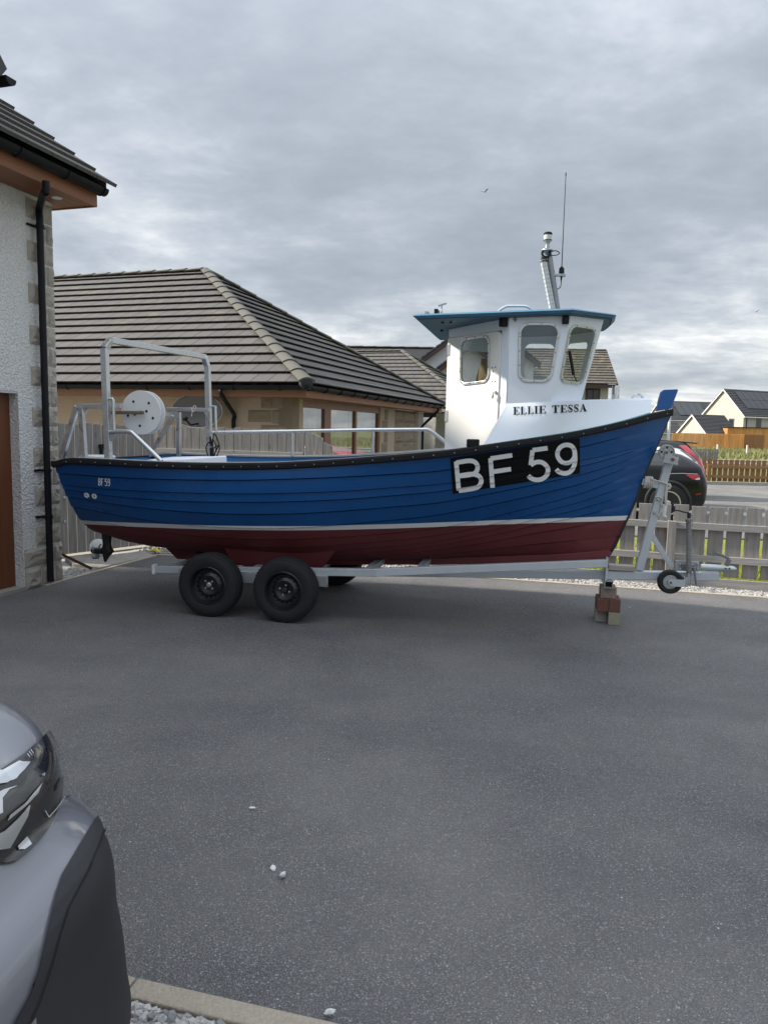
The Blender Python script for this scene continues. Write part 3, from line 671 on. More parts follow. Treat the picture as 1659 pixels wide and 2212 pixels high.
def bungalow(fr, label, r, pitch, left, zE, budL, budR, front_only=False):
    h = empty('bungalow', fr, label=label, cat='house'); p = math.radians(pitch); c, s = math.cos(p), math.sin(p); zr = zE+r*math.tan(p); sl = r/c
    mb = MB(); e = .03; z0 = zE-e
    mb.add([(0, 0, z0), (-left, 0, z0), (-left, r, zr-e), (-r, r, zr-e), (0, 2*r, z0), (-left, 2*r, z0)], [(0, 3, 2, 1), (0, 4, 3), (3, 4, 5, 2)]); mb.build('roof_deck', M['bitumen'], h)
    jn = MB(); b = [budL]
    tile_plane(h, (0, 0, zE), (-1, 0, 0), (0, c, s), -.3, left, sl-.1, [lambda a, t: a-t*c-.04, lambda a, t: sl-.02-t], .3, .343, M['roof_tile'], b, jn)
    b = [budR]
    tile_plane(h, (0, 0, zE), (0, 1, 0), (-c, 0, s), 0, 2*r, sl-.1, [lambda a, t: a-t*c-.04, lambda a, t: 2*r-a-t*c-.04], .3, .343, M['roof_tile'], b, jn)
    if jn.f: jn.build('roof_tile', M['roof_tile'], h, kind='stuff')
    n = round(math.hypot(r*2**.5, r*math.tan(p))/.42)
    hip_tiles(h, (.06, -.06, zE+.03), (-r, r, zr+.06), M['hip_tile'], n); hip_tiles(h, (.06, 2*r+.06, zE+.03), (-r, r, zr+.06), M['hip_tile'], n)
    hip_tiles(h, (-r-.05, r, zr+.05), (-left, r, zr+.05), M['hip_tile'], round((left-r)/.42), name='ridge_tile')
    mb = MB(); mb.box(-left, -r+.05, r-.05, r+.05, zr-.12, zr+.055); mb.build('ridge_bed', M['bitumen'], h)
    for yy_ in (0, 2*r): mb = MB(); mb.bar((.0, yy_, zE-.01), (-r, r, zr+.02), .14, .07); mb.build('hip_bed', M['bitumen'], h)
    return h
A0 = atY(659, 829, 11.3); NF = Frame((A0[0], A0[1], 0), -18); zE = A0[2]; RR = 4.5
nb = bungalow(NF, 'cream bungalow with large grey hipped tile roof behind the boat', RR, 31.5, 9.6, zE, 210, 90)
mb = MB(); mb.box(-9.6, .01, .03, .055, zE-.20, zE-.02); mb.build('fascia', M['fascia_wood_x'], nb, bevel=.003)
mb = MB(); mb.box(-.055, -.03, .056, 2*RR-.05, zE-.20, zE-.02); mb.build('fascia', M['fascia_wood'], nb, bevel=.003)
mb = MB(); mb.box(-9.6, -.056, .056, .42, zE-.195, zE-.185).box(-.42, -.0555, .42, 2*RR-.05, zE-.195, zE-.185); mb.build('soffit', M['fascia_wood_x'], nb)
ga = gutter((-9.6, -.035, zE-.03), (.10, -.035, zE-.03), .06, 'gutter', nb, M['black_plastic']); gb = gutter((.035, -.10, zE-.03), (.035, 2*RR+.05, zE-.03), .06, 'gutter', nb, M['black_plastic'])
for i in range(11):
    x = -.4-i*.8; mb = MB(); mb.tube([(x, -.035+.066*math.cos(t), zE-.03-.07*math.sin(t)) for t in np.linspace(0, math.pi, 9)], .010, 6); mb.build('bracket', M['black_plastic'], ga, 40)
for i in range(14):
    y = .05+i*.64; mb = MB(); mb.tube([(.035+.066*math.cos(t), y, zE-.03-.07*math.sin(t)) for t in np.linspace(0, math.pi, 9)], .012, 6); mb.build('bracket', M['black_plastic'], gb, 40)
mb = MB(); mb.lathe([(.10, -.09), (.10, .02), (.085, .03)], (.05, -.05, zE+.0), (1, -1, 0), 14); mb.build('hip_end_cap', M['bitumen'], nb, 40)
WX, WY = -.40, .42
# front wall, right wall with openings
plate([(-9.6, -.1), (WX, -.1), (WX, zE-.19), (-9.6, zE-.19)], [], lambda a, b: (a, WY, b), (0, .25, 0), 'wall', M['cream_harl'], nb)
z5 = zc((750, 1000), 3.687)
def RW(a, b, x=WX): return NF.onX(*z5(a, b), x)
yA = RW(143, 400)[1]; yB = RW(425, 400)[1]; yC = RW(665, 400)[1]; yD = RW(885, 400)[1]; zT = RW(300, 160)[2]; zT = min(zT, zE-.2)
yP0 = RW(1022, 400)[1]; yP1 = RW(1215, 400)[1]; yF = 2*RR-.45
plate([(WY, -.1), (yP0+.1, -.1), (yP0+.1, zE-.19), (WY, zE-.19)], [[(yA, .02), (yD, .02), (yD, zT), (yA, zT)]], yz(WX), (-.25, 0, 0), 'wall', M['cream_harl'], nb)
mb = MB(); mb.box(WX-1.6, WX-1.35, yP0-.4, yF, -.1, zE-.19); mb.box(WX-.3, WX-.02, yP1+.35, yF, -.1, zE-.196); mb.build('wall', M['pale_grey_harl'], nb)
mb = MB(); mb.box(WX-1.3, WX-.02, yF-.2, yF-.02, -.1, zE-.2); mb.build('wall', M['pale_grey_harl'], nb)
fw = empty('patio_door', parent=nb)
def fbar(y0, y1, z0, z1, x0=WX-.09, x1=WX-.02, nm='frame'):
    mb = MB(); mb.box(x0, x1, y0, y1, z0, z1); return mb.build(nm, M['frame_wood'], fw, bevel=.006)
fbar(yA, yA+.06, .02, zT); fbar(yB-.30, yB, .021, zT-.001, WX-.091, WX-.021); fbar(yC-.05, yC+.05, .022, zT-.002, WX-.092, WX-.022); fbar(yD-.07, yD, .02, zT); fbar(yA+.06, yD-.07, zT-.13, zT-.0005, WX-.088, WX-.018); fbar(yA+.06, yD-.07, .02, .12, WX-.087, WX-.019)
for a, b in ((yA+.06, yB-.30), (yB, yC-.05), (yC+.05, yD-.07)):
    mb = MB(); mb.box(WX-.065, WX-.055, a, b, .12, zT-.13); mb.build('pane', M['pane'], fw)
    mb = MB(); n = 60; rows = []
    for k in range(n+1):
        y = a+(b-a)*k/n; x = WX-.2+.025*math.sin(k*1.1)+.012*math.sin(k*2.7); rows.append([(x, y, .05), (x, y, zT-.1)])
    mb.grid(rows); mb.build('curtain', M['curtain'], fw, 60)
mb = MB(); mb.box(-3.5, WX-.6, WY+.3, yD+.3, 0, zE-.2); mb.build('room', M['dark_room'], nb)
# stones on the corner and by the window, stone pillar of the porch
z3 = zc((500, 700), 2.37)
for a0, b0, a1, b1 in ((425, 782, 500, 865), (500, 782, 577, 865), (345, 868, 492, 950), (492, 868, 540, 958), (425, 960, 577, 1045), (345, 1048, 500, 1130), (500, 1048, 577, 1130)):
    P = NF.onY(*z3(a0, b0), WY-.004); Q = NF.onY(*z3(a1, b1), WY-.004); put_stone(nb, WY-.004, P[0], Q[0], Q[2], P[2], .02, STN2, 'y')
zz_ = zE-.22
k = 0
while zz_ > .2:
    h = .25; put_stone(nb, WX+.004, yD+.12+(.0 if k % 2 else .16), yD+.12+.42, zz_-h, zz_, .025, STN2)
    for a, b in ((yP0, lerp(yP0, yP1, .62 if k % 2 else .4)), (lerp(yP0, yP1, .62 if k % 2 else .4), yP1)): put_stone(nb, WX-.0, a, b, zz_-h, zz_, .05, STN2)
    put_stone(nb, WX+.006, yP1, yP1+.36, zz_-h, zz_, .02, STN2); zz_ -= h; k += 1
mb = MB(); mb.box(WX-.45, WX-.02, yP0, yP1+.355, -.1, zE-.2); mb.build('porch_pillar', M['tan_stone'], nb)
def small_pipe(parent, top, off, foot, r=.034):
    t = Vector(top); f = Vector(foot); mb = MB(); mb.tube(smooth_path([t, t-Vector((0, 0, .09)), (f.x, f.y, off), (f.x, f.y, off-.1)], 4)+[(f.x, f.y, f.z)], r, 10); return mb.build('downpipe', M['black_plastic'], parent, 40)
q = NF.onY(481, 840, .0); q2 = NF.onY(505, 900, WY-.05)
small_pipe(nb, (q[0], -.03, zE-.09), q2[2]+.05, (q2[0], WY-.05, .0)); small_pipe(nb, (.03, yF-.3, zE-.09), zE-.55, (WX+.05, yF-.3, 0))
# satellite dish on the neighbour's wall
z4 = zc((150, 850), 3.318)
dish = empty('satellite_dish', NF, label='dark grey oval satellite dish on the bungalow wall behind the boat frame', cat='dish')
dc = NF.onY(*z4(1210, 730), WY-.30); rx = (NF.onY(*z4(1430, 730), WY-.3)-dc).length; rz_ = (NF.onY(*z4(1210, 585), WY-.3)-dc).length
mat('dish_grey', (.10, .10, .105), .5, var=.15)
mb = MB(); rows = []
for i in range(9):
    f = i/8; rows.append([(dc[0]+rx*f*math.cos(t), dc[1]+.10*(1-f*f)-.02, dc[2]+rz_*f*math.sin(t)) for t in np.linspace(0, 2*math.pi, 41)[:-1]])
mb.grid(rows[1:], closed=True); mb.f.append(tuple(range(40))); o = mb.build('dish', M['dish_grey'], dish, 50); so = o.modifiers.new('s', 'SOLIDIFY'); so.thickness = .006
mb = MB(); mb.tube([(dc[0]+rx*1.0*math.cos(t), dc[1]-.02, dc[2]+rz_*math.sin(t)) for t in np.linspace(0, 2*math.pi, 41)[:-1]], .006, 6, closed=True); mat('pale_metal', (.55, .55, .54), .4, .6); mb.build('rim', M['pale_metal'], dish, 50)
mb = MB(); mb.tube([(dc[0], dc[1]+.05, dc[2]-rz_*.75), (dc[0], dc[1]-.2, dc[2]-rz_*.85), (dc[0], dc[1]-.34, dc[2]-rz_*.55)], .014, 8).lathe([(.026, -.04), (.03, .03), (.02, .05)], (dc[0], dc[1]-.35, dc[2]-rz_*.5), (0, 1, .3), 12); mb.build('feed_arm', M['black_plastic'], dish, 40)
mb = MB(); mb.bar((dc[0], dc[1]+.08, dc[2]), (dc[0], WY+.0, dc[2]), .05, .08); mb.build('bracket', M['black_plastic'], dish)
# second bungalow further back, then the gabled house
B2 = atY(868, 757, 33.0); v18 = NF.y; u18 = NF.x; A2 = B2+RR*u18-RR*v18
bungalow(Frame((A2[0], A2[1], 0), -18), 'second hipped bungalow roof just left of the wheelhouse', RR, 31.5, 12, B2[2]-RR*math.tan(math.radians(31.5))-.06, 150, 20)
G = Frame((0, 42, 0), -4)
gh = empty('gabled_house', G, label='white house with brown bargeboards and tiled roof behind the wheelhouse', cat='house')
rp0 = G.onY(1308, 757, 3.2); ev = G.onY(1303, 829, 0.0); rl = G.onY(1100, 757, 3.2)
mb = MB(); xe = rp0[0]; zr_ = rp0[2]; ze_ = ev[2]
mb.add([(-6, 0, ze_), (xe, 0, ze_), (xe, 3.2, zr_), (-6, 3.2, zr_), (xe, 6.4, ze_), (-6, 6.4, ze_)], [(0, 1, 2, 3), (3, 2, 4, 5)]); mb.build('roof_deck', M['bitumen'], gh)
pg = math.atan2(zr_-ze_, 3.2); jn = MB(); bb = [120]
tile_plane(gh, (xe+.05, 0, ze_), (-1, 0, 0), (0, math.cos(pg), math.sin(pg)), 0, 9.5, math.hypot(3.2, zr_-ze_)-.05, [lambda a, t: a], .33, .3, M['brown_tile'], bb, jn)
if jn.f: jn.build('roof_tile', M['brown_tile'], gh, kind='stuff')
hip_tiles(gh, (xe, 3.2, zr_+.02), (-6, 3.2, zr_+.02), M['brown_tile'], 22, name='ridge_tile')
mb = MB(); mb.box(-6, xe-.35, .4, 6.0, -.1, ze_-.02).add([(xe-.36, .4, ze_-.05), (xe-.36, 6, ze_-.05), (xe-.36, 3.2, zr_-.2)], [(0, 1, 2)]); mb.build('wall', M['pale_grey_harl'], gh)
mb = MB(); mb.prism([(xe+.02, -.1, ze_-.25), (xe+.02, 3.2, zr_-.15), (xe+.02, 3.2, zr_+.02), (xe+.02, -.1, ze_+.0)], (.04, 0, 0)).prism([(xe+.02, 6.5, ze_-.25), (xe+.02, 3.2, zr_-.15), (xe+.02, 3.2, zr_+.02), (xe+.02, 6.5, ze_)], (.04, 0, 0)); mb.build('bargeboard', M['dark_brown'], gh)
mb = MB(); mb.box(-6, xe, -.03, .0, ze_-.22, ze_-.03); mb.build('fascia', M['dark_brown'], gh)
mb = MB(); mb.box(xe-1.6, xe-.8, .36, .39, ze_-1.3, ze_-.25); wn = mb.build('window', M['dark_brown'], gh); mb = MB(); mb.box(xe-1.5, xe-1.24, .34, .355, ze_-1.2, ze_-.35).box(xe-1.16, xe-.9, .34, .355, ze_-1.2, ze_-.35); mb.build('pane', M['black_glass'], wn)
# front gables
def gable(parent, xa, ya, za, half, zfoot, depth, wallm):
    mb = MB(); sl = (za-zfoot)/half
    mb.prism([(xa-half, ya, zfoot), (xa, ya, za), (xa+half, ya, zfoot), (xa+half, ya, -.1), (xa-half, ya, -.1)], (0, depth, 0)); mb.build('gable_wall', wallm, parent)
    o_ = .35
    for sg in (-1, 1):
        mb = MB(); P = lambda t, dz: (xa+sg*(half+.3)*t, za-sl*(half+.3)*t+dz)
        (ax, az), (bx, bz) = P(0, 0), P(1, 0)
        mb.prism([(ax, ya-o_, az+.02), (bx, ya-o_, bz+.02), (bx, ya-o_, bz-.24), (ax, ya-o_, az-.24)], (0, .04, 0)); mb.build('bargeboard', M['dark_brown'], parent)
        n = 13
        for i in range(n):
            t0, t1 = i/n, (i+1.15)/n; (x0, zz0), (x1, zz1) = P(t0, .05), P(t1, .05)
            mb = MB(); mb.prism([(x0, ya-o_-.03, zz0+.0), (x1, ya-o_-.03, zz1+.05), (x1, ya-o_-.03, zz1+.11), (x0, ya-o_-.03, zz0+.06)], (0, depth+o_, 0)); mb.build('roof_tile', M['dark_tile'] if wallm is M['white_harl'] and False else M['far_slate'], parent)
tiles('far_slate', (.13, .145, .16), .1)
ap = G.onY(1036.6, 686, -4.2); ft = G.onY(915, 775, -4.2); gable(gh, ap[0], -4.2, ap[2], ap[0]-ft[0], ft[2], 8, M['white_harl'])
ap2 = G.onY(1020, 742, -6.2); ft2 = G.onY(945, 799, -6.2); gable(gh, ap2[0], -6.2, ap2[2], ap2[0]-ft2[0], ft2[2], 2.2, M['white_harl'])

# ------------------------------------------------------------------ fences
def board(parent, x0, x1, y, z0, z1, mt, th=.02, taper=0.0, name='board'):
    mb = MB(); mb.hexa([(x0, y-th/2, z0), (x1, y-th/2, z0), (x1, y+th/2, z0), (x0, y+th/2, z0), (x0, y-th/2, z1), (x1, y-th/2, z1+taper), (x1, y+th/2, z1+taper), (x0, y+th/2, z1)]); return mb.build(name, mt, parent, bevel=.002, seg=1)
BF = Frame((FP[0], FP[1], 0), -17)
fn = empty('low_picket_fence', BF, label='low weathered grey picket fence along the gravel on the right', cat='fence')
x = -4.6
while x < 4.2:
    wv = .158; h = .895+random.uniform(-.008, .008); board(fn, x, x+wv, .06, .1, h, M['grey_wood']); x += wv+.03
for zc_, hh in ((.665, .075), (.30, .075)):
    xx = -4.65
    while xx < 4.2: mb = MB(); mb.box(xx, xx+2.397, .008, .048, zc_-hh/2, zc_+hh/2); mb.build('rail', M['grey_rail'], fn, bevel=.003); xx += 2.4
xx = -4.65
while xx < 4.2: mb = MB(); mb.box(xx, xx+2.397, -.005, .025, -.05, .085); mb.build('gravel_board', M['grey_rail'], fn, bevel=.003); xx += 2.4
for px in (1722/1.0,):
    pass
q = BF.onY(1447, 1200, -.04)
for dx in (-2.4, 0, 2.4): mb = MB(); mb.box(q[0]-.045+dx, q[0]+.045+dx, -.055, .006, -.1, .715); mb.build('post', M['grey_wood'], fn, bevel=.004)
ft_ = empty('tall_board_fence', BF, label='tall grey board fence behind the boat stepping down in front of the bungalow', cat='fence')
x = -8.05; i = 0
while x < -4.62:
    wv = .118; t = max(0.0, min(1.0, (x+5.65)/1.0)); top = 1.645-.62*t*t*(3-2*t)+random.uniform(-.01, .01); tp = -.05 if t > 0 and t < 1 else 0
    board(ft_, x, x+wv, .06, .03, top, M['grey_wood'], taper=tp); x += wv+.012; i += 1
mb = MB(); mb.box(-8.05, -5.6, .012, .048, 1.26, 1.345); mb.build('rail', M['grey_rail'], ft_, bevel=.003); mb = MB(); mb.box(-8.05, -4.62, .012, .048, .35, .43); mb.build('rail', M['grey_rail'], ft_, bevel=.003)
mb = MB(); mb.box(-8.05, -4.6, -.01, .02, -.05, .11); mb.build('gravel_board', M['grey_rail'], ft_)
ga0, ga1 = Vector((-4.02, 8.93, 0)), Vector((-3.16, 9.99, 0)); GF = Frame((ga0.x, ga0.y, 0), math.degrees(math.atan2(ga1.y-ga0.y, ga1.x-ga0.x))); Lg = (ga1-ga0).length
gt = empty('side_gate', GF, label='weathered grey board gate between the rendered house and the tall fence', cat='gate')
x = -.35
while x < Lg-.02:
    wv = .112; board(gt, x, min(x+wv, Lg), .0, .035, 1.66+random.uniform(-.012, .012), M['grey_wood']); x += wv+.007
mb = MB(); mb.bar((.55, -.03, 1.38), (.72, -.03, 1.385), .03, .05).bar((.58, -.03, 1.36), (.58, -.03, 1.27), .03, .03); mb.build('latch', M['black_plastic'], gt, bevel=.004)
for zc_ in (1.0, .75, .45): mb = MB(); mb.bar((.07, -.016, zc_), (.1, -.016, zc_), .01, .03); mb.build('hinge', M['pale_metal'], gt, bevel=.002)
sheet('side_yard', [(-9, 8.2), (-4.3, 8.75), (-3.2, 10.05), (-1.0, 10.9), (-1.0, 12.4), (-9, 13.5)], -.012, M['concrete'])
# odds and ends by the gate
p = gnd(168, 1219); st = MB(); A_ = gnd(160, 1235); st.bar((-3.62, 8.05, .22), (A_[0]+.12, A_[1]+.2, .0), .03, .03); st.build('leaning_stick', M['dark_brown'], label='dark stick leaning against the stone corner above the chippings', category_=None) if False else tag(st.build('leaning_stick', M['dark_brown']), 'dark stick leaning against the stone corner above the chippings', 'stick')
mat('yellow_rag', (.62, .50, .10), .8); p = gnd(331, 1196); mb = MB(); r_ = np.random.default_rng(4); rows = []
for i in range(7): rows.append([(p[0]-.09+.03*i+r_.normal(0, .008), p[1]+.02+j*.03+r_.normal(0, .008), .02+.05*math.exp(-((i-3)**2+(j-2)**2)/4)*r_.uniform(.3, 1.4)) for j in range(5)])
mb.grid(rows); o = tag(mb.build('yellow_cloth', M['yellow_rag'], None, 60), 'crumpled yellow cloth lying on the gravel behind the stern', 'cloth'); s_ = o.modifiers.new('s', 'SOLIDIFY'); s_.thickness = .004
mat('white_plastic', (.72, .73, .73), .4); p = gnd(205, 1210); mb = MB(); mb.lathe([(.0, 0), (.10, .0), (.105, .012), (.09, .02), (.02, .03)], (p[0]-.05, p[1]+.25, .12), (.3, -1, .1), 24); tag(mb.build('food_tub', M['white_plastic'], None, 40), 'round white plastic tub propped against the side gate', 'tub')

# ------------------------------------------------------------------ across the street
bf0, bf1 = gnd(1490, 1040.5), gnd(1700, 1046.5); BR = Frame((bf0[0], bf0[1], 0), math.degrees(math.atan2(bf1[1]-bf0[1], bf1[0]-bf0[0])))
fb_ = empty('brown_picket_fence', BR, label='brown stained picket fence on the far side of the street', cat='fence'); x = 0.0
while x < 6.5: board(fb_, x, x+.15, .03, .03, .84, M['brown_fence'], .02); x += .19
for zc_ in (.58, .22): mb = MB(); mb.box(-.1, 6.6, -.045, .018, zc_-.05, zc_+.05); mb.build('rail', M['brown_rail'], fb_)
for x in (.55, 2.72, 4.9): mb = MB(); mb.box(x, x+.11, -.11, -.047, -.05, .66); mb.build('post', M['brown_fence'], fb_, bevel=.005)
p = gnd(1545, 994); GY = Frame((p[0]-2.6, p[1]+.0, 0), -3); gg = empty('grey_yard_fence', GY, label='short weathered grey board fence piece behind the parked cars', cat='fence'); x = 0
while x < 2.6: board(gg, x, x+.13, .03, 0, .78, M['grey_wood']); x += .16
for zc_ in (.5, .2): mb = MB(); mb.box(0, 2.6, -.03, .018, zc_-.05, zc_+.05); mb.build('rail', M['grey_wood'], gg)
mb = MB(); mb.box(1.9, 2.05, -.1, -.032, 0, .62); mb.build('post', M['grey_wood'], gg)
def far_fence(name, P, Q, h, mt, label, n):
    P, Q = Vector((P[0], P[1], 0)), Vector((Q[0], Q[1], 0)); d = (Q-P)/n; mb = MB(); nn = Vector((d.y, -d.x, 0)).normalized()
    for i in range(n):
        a = P+d*i; b = P+d*(i+.94); s = nn*(.03 if i % 2 else -.02); mb.bar(a+s+Vector((0, 0, h/2)), b+s+Vector((0, 0, h/2)), .03, h)
    return tag(mb.build(name, mt), label, 'fence')
oa = atY(1449, 960, 98); ob = atY(1606, 965, 95); oc = atY(1700, 968, 93)
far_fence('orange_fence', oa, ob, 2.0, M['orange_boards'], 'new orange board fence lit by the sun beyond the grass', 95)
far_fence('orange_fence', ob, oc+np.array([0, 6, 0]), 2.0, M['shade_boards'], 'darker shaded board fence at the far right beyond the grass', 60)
sh0 = atY(1570, 942, 101); mb = MB(); mb.box(sh0[0], sh0[0]+6.0, sh0[1], sh0[1]+2.5, 0, 2.9); o = mb.build('garden_shed', M['orange_boards']); 
mb = MB(); mb.box(sh0[0]-.15, sh0[0]+6.15, sh0[1]-.15, sh0[1]+2.6, 2.9, 3.0); shd = empty('garden_shed', loc=(0, 0, 0), label='low flat roofed wooden shed behind the orange fence', cat='shed'); o.name = 'shed_wall'; o.parent = shd; mb.build('shed_roof', M['bitumen'], shd)
for k, (x, y) in enumerate(((1612, 985), (1548, 983))):
    p = gnd(x, y-3); mb = MB(); mb.box(p[0]-.06, p[0]+.06, p[1]-.06, p[1]+.06, 0, .9); tag(mb.build('marker_post', M['white_plastic']), ('thin white marker post in the grass, the right one', 'thin white marker post in the grass, nearer the boat')[k], 'post')
def gable_house(fr, wid, lng, ze, za, label, wallm=('far_cream', 'far_grey_shade'), solar=None, rows=16, win=(), gwin=()):  # cream houses: shade put into the grey of their side walls
    """gable face on local x=0 spanning y 0..wid, ridge runs along +x"""
    h = empty('gable_house', fr, label=label, cat='house'); hw = wid/2
    mb = MB(); mb.prism([(0, 0, -.1), (0, wid, -.1), (0, wid, ze), (0, hw, za), (0, 0, ze)], (.3, 0, 0)); mb.build('gable_wall', M[wallm[0]], h)
    mb = MB(); mb.box(.301, lng, .0, .3, -.1, ze).box(.301, lng, wid-.3, wid, -.1, ze).prism([(lng, .31, -.1), (lng, wid-.31, -.1), (lng, wid-.31, ze), (lng, hw, za-.1), (lng, .31, ze)], (-.3, 0, 0)); mb.build('wall', M[wallm[1]], h)
    sl = (za-ze)/hw; ov = .35
    for sg in (0, 1):
        f = (lambda y: y) if sg == 0 else (lambda y: wid-y)
        mb = MB(); mb.prism([(-.25, f(-ov), ze-sl*ov+.05), (-.25, f(hw), za+.05), (-.25, f(hw), za+.12), (-.25, f(-ov), ze-sl*ov+.12)], (lng+.5, 0, 0)); mb.build('roof_deck', M['dark_tile'], h)
        for i in range(rows):
            t0, t1 = i/rows, (i+1.1)/rows; y0, y1 = -ov+(hw+ov)*t0, -ov+(hw+ov)*min(t1, 1); z0, z1 = ze+sl*y0+.12, ze+sl*y1+.12
            mb = MB(); mb.prism([(-.28, f(y0), z0+.07), (-.28, f(y1), z1+.015), (-.28, f(y1), z1+.035), (-.28, f(y0), z0+.14)], (lng+.56, 0, 0)); mb.build('tile_course', M['dark_tile'], h)
        mb = MB(); mb.prism([(-.30, f(-ov), ze-sl*ov-.12), (-.30, f(hw), za-.12), (-.30, f(hw), za+.12), (-.30, f(-ov), ze-sl*ov+.12)], (.05, 0, 0)); mb.build('bargeboard', M['white_upvc'], h)
    mb = MB(); mb.box(-.25, lng, -ov-.02, -ov+.06, ze-sl*ov-.05, ze-sl*ov+.1); mb.build('gutter', M['white_upvc'], h)
    if solar:
        x0, x1, nx, t0, t1, ny = solar
        for i in range(nx):
            for j in range(ny):
                xa, xb = lerp(x0, x1, i/nx)+.03, lerp(x0, x1, (i+1)/nx)-.03; ta, tb = lerp(t0, t1, j/ny), lerp(t0, t1, (j+1)/ny)-.012; ya, yb = -ov+(hw+ov)*ta, -ov+(hw+ov)*tb
                mb = MB(); mb.hexa([(xa, ya, ze+sl*ya+.3), (xb, ya, ze+sl*ya+.3), (xb, yb, ze+sl*yb+.3), (xa, yb, ze+sl*yb+.3), (xa, ya, ze+sl*ya+.36), (xb, ya, ze+sl*ya+.36), (xb, yb, ze+sl*yb+.36), (xa, yb, ze+sl*yb+.36)]); mb.build('solar_panel', M['solar'], h)
    def wnd(pts, n, off):
        mb = MB(); mb.prism(pts, n); wv = mb.build('window', M['window_grey'], h); c = sum((Vector(p) for p in pts), Vector())/4; mb = MB(); mb.prism([c+(Vector(p)-c)*.8+Vector(n)*1.0+Vector(off) for p in pts], off); mb.build('pane', M['black_glass'], wv)
    for y0, y1, z0, z1 in gwin: wnd([(-.01, y0, z0), (-.01, y1, z0), (-.01, y1, z1), (-.01, y0, z1)], (-.06, 0, 0), (-.01, 0, 0))
    for x0, x1, z0, z1 in win: wnd([(x0, -.01, z0), (x1, -.01, z0), (x1, -.01, z1), (x0, -.01, z1)], (0, -.06, 0), (0, -.01, 0))
    return h
mat('solar', (.028, .03, .034), .35, var=.1); mat('window_grey', (.12, .125, .13), .5)
def far_frame(xR, yR, Yd, deg): p = atY(xR, yR, Yd); return Frame((p[0], p[1], 0), deg), p[2]
# solar house: right eaves corner of the gable at (1609, 894)
fr, zE1 = far_frame(1606, 896, 106, 24); q = atY(1563, 841.4, 109)
h1 = gable_house(fr, 7.4, 14, zE1, q[2], 'cream gabled house with solar panels at the far right', solar=(1.4, 9.0, 6, .25, .88, 2), gwin=((1.6, 2.5, 3.0, 4.3),), win=((2.6, 3.6, 2.7, 4.4), (8, 9.6, 2.7, 4.3)))
mb = MB(); mb.tube([(.6, -.25, zE1-.2), (.6, -.06, zE1-.5), (.6, -.06, 0)], .06, 8); mb.build('downpipe', M['black_plastic'], h1)
fr, zE2 = far_frame(1524, 939, 101, 20); q = atY(1495, 896.8, 103); gable_house(fr, 5.2, 5.2, zE2+.3, q[2], 'small cream gabled garage in front of the solar panel houses', rows=14)
fr, zE3 = far_frame(1449, 905, 132, 8); q = atY(1457, 867.6, 136); gable_house(fr, 8.5, 16, zE3, q[2], 'grey house with solar panels just right of the stem post', ('far_grey_shade', 'far_grey_shade'), solar=(2.0, 7.4, 4, .2, .85, 1), win=((1.2, 2.4, 1.3, 2.6), (5, 6.5, 1.3, 2.6)))
fr, zE4 = far_frame(1422, 930, 122, 10); gable_house(fr, 5, 4.2, zE4-.2, zE4+1.6, 'low dark roofed outbuilding behind the boat bow', ('far_grey_shade', 'far_grey_shade'), rows=8)
pa, pb = gnd(1437, 985), atY(1446, 893, 46); mb = MB(); p = atY(1441, 975, 46); mb.tube([(p[0], p[1], 0), (p[0], p[1], 1.2), (p[0]+.0, p[1], 3.75)], [.09, .09, .08], 10); 
lp = empty('white_pole', loc=(p[0], p[1], 0), label='slim white pole standing across the street just behind the boat stem', cat='pole')
for i, v in enumerate(mb.v): mb.v[i] = (v[0]-p[0], v[1]-p[1], v[2])
mb.build('pole', M['white_plastic'], lp, 40)
mb = MB(); mb.lathe([(.10, 3.74), (.10, 3.80), (.05, 3.86)], (0, 0, 0), (0, 0, 1), 12); mb.build('cap', M['pale_metal'], lp)
# ------------------------------------------------------------------ the boat
BT = Frame((-2.9, 7.45, 0), -12)
boat = empty('fishing_boat', BT, label='blue clinker fishing boat with white wheelhouse and maroon bottom on the trailer', cat='boat')
LB = 5.46
I = np.interp
SX = [5.013, 5.074, 5.115, 5.163, 5.217, 5.294, 5.373, 5.45, 5.50]; SZ = [.591, .713, .832, .959, 1.111, 1.392, 1.621, 1.847, 1.99]
def xs(z): return float(I(z, SZ, SX)) if z >= SZ[0] else 5.013-.0*(SZ[0]-z)
US = np.array([0, .15, .3, .45, .6, .7, .78, .86, .92, .965, 1.0]); BS = np.array([.85, .93, .975, .98, .925, .845, .735, .565, .385, .2, .012])
def cub(u, X, Yv):       # smooth interpolation
    i = int(np.clip(np.searchsorted(X, u)-1, 0, len(X)-2)); h = X[i+1]-X[i]; t = (u-X[i])/h
    d = lambda k: 0.0 if k <= 0 and False else ((Yv[min(k+1, len(X)-1)]-Yv[max(k-1, 0)])/(X[min(k+1, len(X)-1)]-X[max(k-1, 0)]))
    return (2*t**3-3*t*t+1)*Yv[i]+(t**3-2*t*t+t)*h*d(i)+(-2*t**3+3*t*t)*Yv[i+1]+(t**3-t*t)*h*d(i+1)
def bgun(u): return max(.012, cub(min(max(u, 0), 1), US, BS))
GX = np.array([.07, .10, .19, .29, .43, .70, 1.03, 1.28, 1.65, 2.12, 2.37, 2.81, 3.23, 3.70, 3.93, 4.31, 4.66, 5.0, 5.32, 5.46]); GX = (GX-.09)/(LB-.09)
GZ = np.array([1.305, 1.325, 1.348, 1.358, 1.361, 1.359, 1.356, 1.356, 1.360, 1.375, 1.387, 1.422, 1.464, 1.517, 1.553, 1.621, 1.685, 1.768, 1.866, 1.90])
def zgun(u): return cub(min(max(u, 0), 1), GX, GZ)
BX = np.array([0, .06, .12, .28, .46, .64, .79, .88, .93, 1.0]); BZ = np.array([.57, .50, .46, .43, .43, .47, .535, .575, .59, .591])
def zbot(u): return float(I(u, BX, BZ))
